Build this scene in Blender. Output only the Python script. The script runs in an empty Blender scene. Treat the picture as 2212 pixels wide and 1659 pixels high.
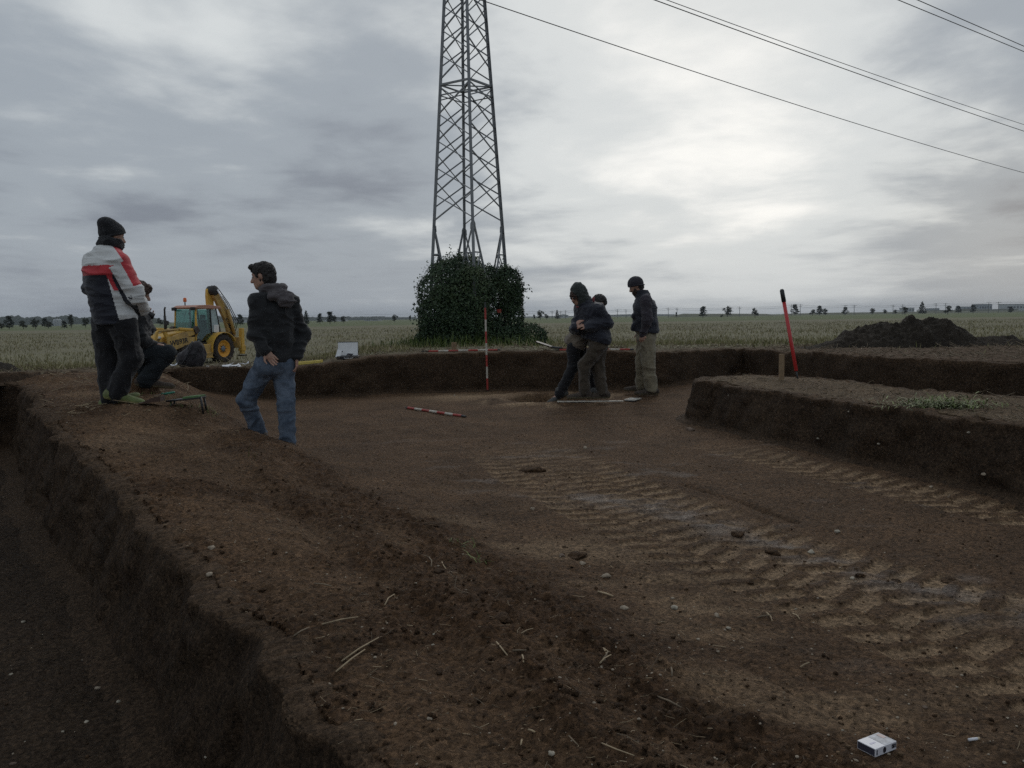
import bpy, math, random
import numpy as np
from mathutils import Vector, Matrix, Euler

S = bpy.context.scene
COL = S.collection
R = math.radians
rng = np.random.default_rng(11)
random.seed(11)

# ---------------------------------------------------------------- camera
EYE = 1.22                       # metres above the floor of the excavation
PITCH, ROLL = 4.45, 0.776
cam_d = bpy.data.cameras.new('camera')
cam = bpy.data.objects.new('camera', cam_d)
COL.objects.link(cam)
CM = Matrix.Rotation(R(90 - PITCH), 4, 'X') @ Matrix.Rotation(R(-ROLL), 4, 'Z')
cam.matrix_world = Matrix.Translation((0, 0, EYE)) @ CM
cam_d.sensor_width = 36
cam_d.lens = 30.0
cam_d.clip_start = 0.05
cam_d.clip_end = 20000
S.camera = cam
CR = np.array(CM.to_3x3())

# ---------------------------------------------------------------- exposure
S.view_settings.view_transform = 'Standard'
S.view_settings.look = 'None'
S.view_settings.exposure = 0.0
S.view_settings.gamma = 1.0
S.view_settings.use_curve_mapping = False
S.render.engine = 'CYCLES'
S.cycles.max_bounces = 6
S.cycles.diffuse_bounces = 3
S.cycles.glossy_bounces = 3
S.cycles.transparent_max_bounces = 12
S.cycles.volume_bounces = 0
S.cycles.use_denoising = False

# ---------------------------------------------------------------- sky and sun
SUN_AZ, SUN_EL = R(14), R(34)    # azimuth to the right of the view axis
W = bpy.data.worlds.new('World')
S.world = W
W.use_nodes = True
nt = W.node_tree
nt.nodes.clear()

def N(tree, typ, **kw):
    n = tree.nodes.new(typ)
    for k, v in kw.items():
        if k.startswith('i_'):
            key = k[2:]
            key = int(key) if key.isdigit() else key.replace('_', ' ')
            n.inputs[key].default_value = v
        else:
            setattr(n, k, v)
    return n

def build_sky():
    L = nt.links.new
    def math_(op, a, b=None, c=None, clamp=False):
        n = nt.nodes.new('ShaderNodeMath'); n.operation = op; n.use_clamp = clamp
        for i, v in enumerate((a, b, c)):
            if v is None: continue
            if isinstance(v, (int, float)): n.inputs[i].default_value = v
            else: L(v, n.inputs[i])
        return n.outputs[0]
    sky = N(nt, 'ShaderNodeTexSky', sky_type='NISHITA', sun_disc=False, sun_elevation=SUN_EL,
            sun_rotation=SUN_AZ, altitude=100, air_density=1.4, dust_density=3.0)
    bg1 = N(nt, 'ShaderNodeBackground', i_Strength=0.05)
    L(sky.outputs[0], bg1.inputs[0])
    tc = N(nt, 'ShaderNodeTexCoord')
    sep = N(nt, 'ShaderNodeSeparateXYZ')
    L(tc.outputs['Generated'], sep.inputs[0])
    x, y, z = sep.outputs
    zz = math_('MAXIMUM', z, 0.0)
    den = math_('ADD', zz, 0.10)
    px = math_('DIVIDE', x, den)
    py = math_('DIVIDE', y, den)
    def noise(sx, sy, off, scale, detail, rough, dist=0.0):
        c = N(nt, 'ShaderNodeCombineXYZ')
        L(math_('MULTIPLY', px, sx), c.inputs[0]); L(math_('MULTIPLY', py, sy), c.inputs[1])
        c.inputs[2].default_value = off
        n = N(nt, 'ShaderNodeTexNoise', i_Scale=scale, i_Detail=detail, i_Roughness=rough, i_Distortion=dist)
        L(c.outputs[0], n.inputs['Vector'])
        return n.outputs[0]
    big = noise(1.0, 0.75, 3.7, 0.55, 5, 0.5, 0.35)
    mid = noise(1.0, 0.8, 9.1, 1.5, 7, 0.55, 0.25)
    fin = noise(1.0, 1.0, 1.3, 5.0, 5, 0.55, 0.2)
    # the bright part of the cloud sheet, where the sun stands behind it
    def lobe(az, el, power):
        d = (math.sin(R(az)) * math.cos(R(el)), math.cos(R(az)) * math.cos(R(el)), math.sin(R(el)))
        v = N(nt, 'ShaderNodeVectorMath', operation='DOT_PRODUCT')
        v.inputs[1].default_value = d
        L(tc.outputs['Generated'], v.inputs[0])
        return math_('POWER', math_('MAXIMUM', v.outputs['Value'], 0.0), power)
    l1 = lobe(10, 15, 20.0)
    l2 = lobe(15, 9, 60.0)
    l3 = lobe(31, 3, 120.0)
    up = math_('MULTIPLY', zz, 0.12)
    f = math_('MULTIPLY_ADD', math_('SUBTRACT', big, 0.5), 1.25, 0.20)
    f = math_('MULTIPLY_ADD', math_('SUBTRACT', mid, 0.5), 0.80, f)
    f = math_('MULTIPLY_ADD', math_('SUBTRACT', fin, 0.5), 0.13, f)
    # the texture fades into the haze towards the horizon
    fade = N(nt, 'ShaderNodeMapRange', interpolation_type='SMOOTHSTEP')
    for i, v in ((1, 0.0), (2, 0.13), (3, 0.35), (4, 1.0)): fade.inputs[i].default_value = v
    L(zz, fade.inputs[0])
    f = math_('MULTIPLY_ADD', math_('SUBTRACT', f, 0.20), fade.outputs[0], 0.20)
    f = math_('MULTIPLY_ADD', l1, 0.43, f)
    f = math_('MULTIPLY_ADD', l2, 0.20, f)
    f = math_('ADD', f, up)
    ramp = N(nt, 'ShaderNodeValToRGB')
    cr = ramp.color_ramp
    cr.interpolation = 'EASE'
    cr.elements[0].position = 0.0;  cr.elements[0].color = (0.235, 0.265, 0.318, 1)
    cr.elements[1].position = 1.0;  cr.elements[1].color = (1.12, 1.11, 1.07, 1)
    e = cr.elements.new(0.30); e.color = (0.38, 0.425, 0.475, 1)
    e = cr.elements.new(0.62); e.color = (0.74, 0.775, 0.785, 1)
    L(f, ramp.inputs[0])
    # warm glow low on the right
    warm = N(nt, 'ShaderNodeMixRGB', blend_type='ADD')
    warm.inputs[2].default_value = (0.30, 0.21, 0.08, 1)
    L(math_('MULTIPLY', l3, 0.32), warm.inputs[0])
    L(ramp.outputs[0], warm.inputs[1])
    # below the horizon the world is dull ground
    gmix = N(nt, 'ShaderNodeMixRGB')
    gm = N(nt, 'ShaderNodeMapRange')
    for i, v in ((1, -0.03), (2, -0.005), (3, 0.0), (4, 1.0)): gm.inputs[i].default_value = v
    L(z, gm.inputs[0])
    L(gm.outputs[0], gmix.inputs[0])
    gmix.inputs[1].default_value = (0.08, 0.075, 0.06, 1)
    L(warm.outputs[0], gmix.inputs[2])
    bg2 = N(nt, 'ShaderNodeBackground', i_Strength=0.92)
    L(gmix.outputs[0], bg2.inputs[0])
    mx = N(nt, 'ShaderNodeMixShader')
    mx.inputs[0].default_value = 0.94
    L(bg1.outputs[0], mx.inputs[1]); L(bg2.outputs[0], mx.inputs[2])
    out = N(nt, 'ShaderNodeOutputWorld')
    L(mx.outputs[0], out.inputs[0])
build_sky()

sun_d = bpy.data.lights.new('sun', 'SUN')
sun_d.energy = 0.5
sun_d.angle = R(24)
sun_d.color = (1.0, 0.95, 0.88)
sun = bpy.data.objects.new('sun', sun_d)
COL.objects.link(sun)
sdir = Vector((math.sin(SUN_AZ) * math.cos(SUN_EL), math.cos(SUN_AZ) * math.cos(SUN_EL), math.sin(SUN_EL)))
sun.rotation_euler = sdir.to_track_quat('Z', 'Y').to_euler()
sun.location = (3, 10, 30)

# ---------------------------------------------------------------- helpers
PF, PCX, PCY = 1843.3, 1106.0, 829.5        # focal length and centre of the measured photograph
def ray(px, py):
    d = CR @ np.array([(px - PCX) / PF, -(py - PCY) / PF, -1.0])
    return d
def at_z(px, py, z):
    d = ray(px, py); t = (z - EYE) / d[2]
    return np.array([d[0] * t, d[1] * t, z])
def at_y(px, py, Y):
    d = ray(px, py); t = Y / d[1]
    return np.array([d[0] * t, Y, EYE + d[2] * t])

def tag(o, label=None, cat=None, group=None, kind=None):
    if label: o['label'] = label
    if cat: o['category'] = cat
    if group: o['group'] = group
    if kind: o['kind'] = kind
    return o
def empty(name, loc=(0, 0, 0), rz=0.0):
    o = bpy.data.objects.new(name, None)
    o.empty_display_size = 0.1
    o.location = loc; o.rotation_euler = (0, 0, rz)
    COL.objects.link(o)
    return o
def mesh_obj(name, verts, faces, mat=None, parent=None, smooth=False):
    me = bpy.data.meshes.new(name)
    if isinstance(verts, np.ndarray):
        verts = verts.astype(np.float32)
        faces = np.asarray(faces, dtype=np.int32)
        n, k = faces.shape
        me.vertices.add(len(verts)); me.vertices.foreach_set('co', verts.ravel())
        me.loops.add(n * k); me.loops.foreach_set('vertex_index', faces.ravel())
        me.polygons.add(n)
        me.polygons.foreach_set('loop_start', np.arange(n, dtype=np.int32) * k)
        me.polygons.foreach_set('loop_total', np.full(n, k, dtype=np.int32))
        me.update(calc_edges=True)
    else:
        me.from_pydata([tuple(v) for v in verts], [], [tuple(f) for f in faces])
        me.update()
    if smooth:
        me.polygons.foreach_set('use_smooth', np.ones(len(me.polygons), dtype=bool))
    if mat is not None:
        for m in (mat if isinstance(mat, (list, tuple)) else [mat]): me.materials.append(m)
    o = bpy.data.objects.new(name, me)
    COL.objects.link(o)
    if parent is not None: o.parent = parent
    return o
def children(o):
    return [c for c in bpy.data.objects if c.parent == o]
def copy_tree(o, kids, parent=None):
    c = o.copy(); COL.objects.link(c)
    if parent is not None: c.parent = parent
    for ch in kids.get(o, ()): copy_tree(ch, kids, c)
    return c

class MB:
    """collects simple solids into one mesh"""
    def __init__(s): s.v = []; s.f = []; s.mi = []
    def add(s, verts, faces, m=0):
        b = len(s.v); s.v += [tuple(v) for v in verts]
        s.f += [tuple(i + b for i in f) for f in faces]; s.mi += [m] * len(faces)
    def box(s, c, d, rot=None, m=0, taper=1.0):
        hx, hy, hz = d[0] / 2, d[1] / 2, d[2] / 2
        p = []
        for z, t in ((-hz, 1.0), (hz, taper)):
            for sx, sy in ((-1, -1), (1, -1), (1, 1), (-1, 1)): p.append(Vector((sx * hx * t, sy * hy * t, z)))
        M = Matrix.Identity(3) if rot is None else (Euler(rot).to_matrix() if not isinstance(rot, Matrix) else rot)
        s.add([M @ v + Vector(c) for v in p], [(3, 2, 1, 0), (4, 5, 6, 7), (0, 1, 5, 4), (1, 2, 6, 5), (2, 3, 7, 6), (3, 0, 4, 7)], m)
        return s
    def prism(s, pts, y0, y1, m=0, axis='y'):
        """outline in two axes extruded along the third"""
        n = len(pts)
        def P(a, b, t):
            return {'y': (a, t, b), 'x': (t, a, b), 'z': (a, b, t)}[axis]
        v = [P(a, b, y0) for a, b in pts] + [P(a, b, y1) for a, b in pts]
        f = [tuple(range(n)), tuple(range(2 * n - 1, n - 1, -1))]
        f += [(i + n, (i + 1) % n + n, (i + 1) % n, i) for i in range(n)]
        s.add(v, f, m); return s
    def tube(s, pts, r, n=8, m=0, cap=True):
        pts = [Vector(p) for p in pts]
        rs = r if isinstance(r, (list, tuple)) else [r] * len(pts)
        ring = []
        up = Vector((0, 0, 1))
        prev = None
        for i, p in enumerate(pts):
            d = (pts[min(i + 1, len(pts) - 1)] - pts[max(i - 1, 0)]).normalized()
            if prev is None:
                a = d.cross(up if abs(d.z) < 0.9 else Vector((1, 0, 0))).normalized()
            else:
                a = (prev - d * prev.dot(d)).normalized()
            prev = a
            b = d.cross(a)
            ring.append([p + (a * math.cos(2 * math.pi * k / n) + b * math.sin(2 * math.pi * k / n)) * rs[i] for k in range(n)])
        v = [q for rr in ring for q in rr]
        f = []
        for i in range(len(pts) - 1):
            for k in range(n):
                f.append((i * n + k, i * n + (k + 1) % n, (i + 1) * n + (k + 1) % n, (i + 1) * n + k))
        if cap:
            f.append(tuple(range(n - 1, -1, -1))); f.append(tuple(range((len(pts) - 1) * n, len(pts) * n)))
        s.add(v, f, m); return s
    def lathe(s, prof, c=(0, 0, 0), axis='z', n=24, m=0, cap=True):
        """prof: list of (radius, height)"""
        v = []
        for r, h in prof:
            for k in range(n):
                a = 2 * math.pi * k / n
                p = {'z': (r * math.cos(a), r * math.sin(a), h), 'y': (r * math.cos(a), h, r * math.sin(a)),
                     'x': (h, r * math.cos(a), r * math.sin(a))}[axis]
                v.append((p[0] + c[0], p[1] + c[1], p[2] + c[2]))
        f = []
        for i in range(len(prof) - 1):
            for k in range(n):
                f.append((i * n + k, i * n + (k + 1) % n, (i + 1) * n + (k + 1) % n, (i + 1) * n + k))
        if cap: f.append(tuple(range(n - 1, -1, -1))); f.append(tuple(range((len(prof) - 1) * n, len(prof) * n)))
        s.add(v, f, m); return s
    def build(s, name, mat, parent=None, smooth=False, bevel=0.0):
        o = mesh_obj(name, s.v, s.f, mat, parent, smooth)
        if any(s.mi): o.data.polygons.foreach_set('material_index', s.mi)
        if bevel:
            b = o.modifiers.new('bevel', 'BEVEL'); b.width = bevel; b.segments = 2; b.limit_method = 'ANGLE'
        return o

# ---------------------------------------------------------------- noise (gradient noise, vectorised)
def _hash(ix, iy, iz, seed):
    h = (ix.astype(np.int64) * 374761393 + iy.astype(np.int64) * 668265263 + iz.astype(np.int64) * 2147483647 + seed * 144665) & 0xFFFFFFFF
    h = ((h ^ (h >> 13)) * 1274126177) & 0xFFFFFFFF
    h = ((h ^ (h >> 15)) * 2246822519) & 0xFFFFFFFF
    return h ^ (h >> 16)
def noise2(x, y, seed=0):
    xi = np.floor(x); yi = np.floor(y)
    fx = x - xi; fy = y - yi
    u = fx * fx * fx * (fx * (fx * 6 - 15) + 10); v = fy * fy * fy * (fy * (fy * 6 - 15) + 10)
    z = np.zeros_like(xi)
    def g(ox, oy):
        a = _hash(xi + ox, yi + oy, z, seed) * (2 * np.pi / 4294967296.0)
        return np.cos(a) * (fx - ox) + np.sin(a) * (fy - oy)
    a = g(0, 0); b = g(1, 0); c = g(0, 1); d = g(1, 1)
    return ((a + (b - a) * u) * (1 - v) + (c + (d - c) * u) * v) * 1.5
def noise3(x, y, z, seed=0):
    xi = np.floor(x); yi = np.floor(y); zi = np.floor(z)
    fx = x - xi; fy = y - yi; fz = z - zi
    s = lambda t: t * t * (3 - 2 * t)
    u, v, w = s(fx), s(fy), s(fz)
    def g(ox, oy, oz): return _hash(xi + ox, yi + oy, zi + oz, seed) / 2147483648.0 - 1.0
    def L(a, b, t): return a + (b - a) * t
    return L(L(L(g(0,0,0), g(1,0,0), u), L(g(0,1,0), g(1,1,0), u), v),
             L(L(g(0,0,1), g(1,0,1), u), L(g(0,1,1), g(1,1,1), u), v), w)
def fbm2(x, y, oct=4, seed=0, gain=0.5, lac=2.03):
    a = 1.0; t = 0; r = np.zeros_like(x)
    for i in range(oct):
        r += a * noise2(x, y, seed + i * 17); t += a
        x = x * lac + 3.1; y = y * lac - 1.7; a *= gain
    return r / t
def sstep(a, b, x):
    t = np.clip((x - a) / (b - a), 0, 1)
    return t * t * (3 - 2 * t)

# ---------------------------------------------------------------- materials
def mat(name, col, rough=0.7, metal=0.0, spec=0.5, var=0.25, vscale=6.0, bump=0.0, bscale=40.0, col2=None, coat=0.0, alpha=None, coords='Object'):
    m = bpy.data.materials.new(name); m.use_nodes = True
    t = m.node_tree; b = t.nodes['Principled BSDF']; L = t.links.new
    b.inputs['Roughness'].default_value = rough; b.inputs['Metallic'].default_value = metal
    b.inputs['Specular IOR Level'].default_value = spec
    if coat: b.inputs['Coat Weight'].default_value = coat
    tc = N(t, 'ShaderNodeTexCoord')
    n = N(t, 'ShaderNodeTexNoise', i_Scale=vscale, i_Detail=6, i_Roughness=0.6)
    L(tc.outputs[coords], n.inputs['Vector'])
    r = N(t, 'ShaderNodeValToRGB')
    c2 = col2 if col2 else tuple(c * (1 - var) for c in col)
    c1 = col if col2 else tuple(min(1, c * (1 + var)) for c in col)
    r.color_ramp.elements[0].position = 0.32; r.color_ramp.elements[1].position = 0.68
    r.color_ramp.elements[0].color = (*c2, 1); r.color_ramp.elements[1].color = (*c1, 1)
    L(n.outputs[0], r.inputs[0]); L(r.outputs[0], b.inputs['Base Color'])
    if bump:
        bn = N(t, 'ShaderNodeTexNoise', i_Scale=bscale, i_Detail=5, i_Roughness=0.6)
        L(tc.outputs[coords], bn.inputs['Vector'])
        bp = N(t, 'ShaderNodeBump', i_Strength=bump, i_Distance=0.02)
        L(bn.outputs[0], bp.inputs['Height']); L(bp.outputs[0], b.inputs['Normal'])
    return m

# ================================================================ ground shape
def poly_pts(lst): return np.array([at_z(px, py, EYE - d)[:2] for px, py, d in lst])
def seg_dist(x, y, pts, closed=False):
    """distance, arc length and side to a polyline"""
    best = np.full(x.shape, 1e9); arc = np.zeros(x.shape); side = np.zeros(x.shape); acc = 0.0
    n = len(pts) - (0 if closed else 1)
    for i in range(n):
        a = pts[i]; b = pts[(i + 1) % len(pts)]
        d = b - a; l = np.hypot(*d)
        t = np.clip(((x - a[0]) * d[0] + (y - a[1]) * d[1]) / (l * l), 0, 1)
        qx = x - a[0] - t * d[0]; qy = y - a[1] - t * d[1]
        dist = np.hypot(qx, qy)
        m = dist < best
        best = np.where(m, dist, best); arc = np.where(m, acc + t * l, arc)
        side = np.where(m, np.sign(d[0] * qy - d[1] * qx), side)      # +1 left of the direction of travel
        acc += l
    return best, arc, side
def inside(x, y, pts):
    r = np.zeros(x.shape, bool); n = len(pts)
    for i in range(n):
        (x1, y1), (x2, y2) = pts[i], pts[(i + 1) % n]
        if y1 == y2: continue
        c = (y1 > y) != (y2 > y)
        r ^= c & (x < (x2 - x1) * (y - y1) / (y2 - y1) + x1)
    return r
def wobble(pts, amp, step, seed):
    """resample a polyline and make it slightly irregular"""
    out = []; acc = 0
    for a, b in zip(pts[:-1], pts[1:]):
        l = np.hypot(*(b - a)); n = max(1, int(l / step))
        d = (b - a) / l; nr = np.array([-d[1], d[0]])
        for k in range(n):
            s = acc + l * k / n
            w = amp * float(fbm2(np.array([s * 1.3]), np.array([seed * 7.3]), 4, seed)[0])
            out.append(a + (b - a) * k / n + nr * w)
        acc += l
    out.append(pts[-1])
    return np.array(out)

EDGE_AZ = ([-0.62, -0.5, -0.245, -0.02, 0.27, 0.6], [0.60, 0.61, 0.635, 0.56, 0.59, 0.57])
def field_z(x, y):
    D = np.hypot(x, y); az = x / np.maximum(y, 0.5)
    near = np.interp(az, *EDGE_AZ)
    base = np.interp(D, [0, 15, 18, 22, 26, 30, 40, 60, 100, 300, 700, 1500, 7000], [0.58, 0.58, 0.64, 0.75, 0.875, 1.02, 1.36, 1.62, 1.7, 1.65, 1.6, 1.5, 1.3])
    left = np.interp(D, [0, 12.3, 16, 20, 30, 42, 60, 100, 300, 700, 1500, 7000], [0.6, 0.6, 0.76, 0.95, 1.43, 2.0, 2.1, 2.05, 1.75, 1.6, 1.5, 1.3])
    wl = sstep(-0.15, -0.26, az)
    b = base * (1 - wl) + left * wl
    k = sstep(24, 14, D)
    b = b + k * (near - np.where(wl > 0.5, 0.6, 0.58))
    return EYE - b

far_edge_px = [(-260, 826, .60), (-120, 815, .60), (0, 807, .60), (110, 799, .61), (213, 793, .61), (330, 791, .62), (372, 790, .625), (500, 785, .635), (650, 779, .635),
               (772, 772, .61), (849, 766, .59), (944, 762, .57), (1067, 758, .56), (1203, 758, .565), (1426, 759.5, .575), (1604, 752, .59),
               (1746, 757.6, .585), (1870, 768, .58), (2030, 775, .575), (2212, 781, .57), (2330, 786, .57), (2650, 798, .57), (3000, 812, .57)]
far_edge = poly_pts(far_edge_px)
far_edge = wobble(far_edge, 0.10, 0.22, 3)
OUTER = np.vstack([far_edge, [[11, 6.0], [11, -4], [-14, -4], [-14, far_edge[0][1]]]])

balk_back = poly_pts([(1526, 817, .76), (1618, 807, .76), (1746, 816, .76), (1888, 830, .76), (2030, 848, .76), (2137, 855, .76), (2212, 862, .76), (2380, 880, .76)])
balk_front = poly_pts([(1516, 824, .76), (1561, 825, .76), (1639, 838, .76), (1746, 853, .76), (1835, 863, .76), (1880, 873, .76), (1995, 885, .76), (2101, 901, .76), (2212, 916, .76), (2420, 948, .76)])
balk_back = np.vstack([balk_back, balk_back[-1] + (balk_back[-1] - balk_back[-4]) / np.linalg.norm(balk_back[-1] - balk_back[-4]) * 3.2])
balk_front = np.vstack([balk_front, balk_front[-1] + (balk_front[-1] - balk_front[-4]) / np.linalg.norm(balk_front[-1] - balk_front[-4]) * 2.8])
balk_line = wobble(np.vstack([balk_back[::-1], balk_front]), 0.06, 0.12, 9)
BALK = balk_line
trench_right_px = [(66, 835, .76), (100, 885, .80), (166, 955, .86), (280, 1042, .95), (356, 1150, 1.02), (439, 1204, 1.05), (490, 1318, 1.1), (606, 1372, 1.1), (690, 1530, 1.12), (880, 1690, 1.12)]
tr = poly_pts(trench_right_px)
tr_end = poly_pts([(-260, 830, .74), (-60, 832, .75), (66, 835, .76)])
trench_line = wobble(np.vstack([tr_end[:-1], tr, [[1.15, 0.0], [2.2, -1.8]]]), 0.055, 0.05, 5)
TRENCH = np.vstack([trench_line, [[-0.2, -3.4]], [[-4.5, 2.6]], [[trench_line[0][0] - 1.5, trench_line[0][1] - 1.0]]])

bank_edge_px = [(372, 846, .98), (408, 862, .97), (446, 893, 1.0), (560, 944, 1.08), (640, 985, 1.11), (760, 1050, 1.13), (883, 1108, 1.14), (1069, 1209, 1.15), (1200, 1279, 1.155),
                (1285, 1342, 1.13), (1420, 1436, 1.14), (1500, 1490, 1.15), (1760, 1660, 1.16), (2000, 1800, 1.17)]
bank_edge = wobble(poly_pts(bank_edge_px), 0.14, 0.10, 21)
i_cor = int(np.argmin(np.hypot(*(far_edge - at_z(372, 790, EYE - .625)[:2]).T)))
corner = far_edge[i_cor]
BANK = np.vstack([far_edge[:i_cor + 1], bank_edge, [[4, -4], [-14, -4]]])
_cp = [(265, 874, .775), (213, 802, .655), (110, 810, .655), (0, 818, .66), (-150, 826, .66), (0, 831, .74), (66, 835, .76), (100, 885, .80), (166, 955, .86), (280, 1042, .95), (356, 1150, 1.02), (439, 1204, 1.05),
       (613, 1370, 1.1), (880, 1659, 1.12), (400, 850, .78), (446, 880, .90), (330, 815, .66), (500, 930, .98), (600, 985, 1.07), (740, 1060, 1.12), (860, 1115, 1.14), (1040, 1210, 1.155), (1170, 1279, 1.16), (1380, 1436, 1.17),
       (1700, 1660, 1.18), (430, 960, .93), (800, 1300, 1.08), (1000, 1500, 1.1), (350, 846, .72), (420, 842, .75)]
_cxy = np.array([at_z(a, b, EYE - d) for a, b, d in _cp])
def bank_z(x, y):
    num = np.zeros_like(x); den = np.zeros_like(x)
    for cx, cy, cz in _cxy:
        w = 1.0 / ((x - cx) ** 2 + (y - cy) ** 2 + 0.12) ** 2
        num += w * cz; den += w
    return num / den

HOLE = at_z(1188, 862, 0.0)
SEAT_PX = at_z(295, 846, EYE - .75)            # where the kneeling person rests, on a hump of soil
def pit_z(x, y):
    z = 0.17 * sstep(10.5, 14.5, y) * sstep(0.8, 3.4, x)
    z = z + 0.22 * sstep(1.6, 0.1, np.hypot(x - corner[0], (y - corner[1])))
    e = np.hypot((x - HOLE[0]) / 0.62, (y - HOLE[1]) / 0.60)
    e = e + 0.10 * noise2(x * 3, y * 3, 77)
    z = z - 0.30 * sstep(1.05, 0.80, e) + 0.055 * np.exp(-((e - 1.45) / 0.33) ** 2) * (0.6 + 0.5 * noise2(x * 2.0, y * 2.0, 78))
    return z
def trench_z(x, y):
    return EYE - np.interp(y, [-2, 2, 4, 7, 11], [1.74, 1.72, 1.64, 1.55, 1.47])

track_a = np.array([[-0.35, 8.9], [0.1, 7.6], [.41, 6.44], [1.08, 4.54], [1.47, 3.79], [1.70, 3.37], [2.25, 2.2], [2.6, 1.2]])
track_b = np.array([[1.0, 9.2], [1.5, 8.1], [2.14, 6.6], [2.48, 5.7], [2.8, 4.8], [3.35, 3.3], [3.8, 2.0]])
wet_line = np.array([at_z(a, b, 0)[:2] for a, b in ((1240, 1075), (1400, 1090), (1560, 1135), (1800, 1212), (2000, 1268), (2260, 1335))])
groove = np.array([at_z(a, b, 0)[:2] for a, b in ((1480, 1043), (1600, 1082), (1720, 1126))])

def lug(x, y, line, seed):
    d, t, s = seg_dist(x, y, line)
    # position across the tyre: 0 at its right rim, -0.5 at its left rim
    q = np.where(s > 0, -d, d)
    w = sstep(0.02, -0.02, q) * sstep(-0.56, -0.48, q)
    c = np.abs(q + 0.25) / 0.25
    warp = 0.10 * noise2(x * 5, y * 5, seed) + 0.22 * noise2(x * 1.7, y * 1.7, seed + 7)
    ph = t / 0.17 + 0.42 * c + np.where(q > -0.25, 0.0, 0.5) + warp
    f = np.abs((ph % 1.0) - 0.5) * 2
    bar = sstep(0.34, 0.46, f)
    bar = bar * sstep(0.0, 0.07, c)
    fade = np.clip(.98 + 0.7 * noise2(x * 1.1, y * 1.1, seed + 3) + .5 * noise2(x * 4, y * 4, seed + 4), 0, 1) * sstep(8.6, 6.2, y)
    return w * fade, bar

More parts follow.
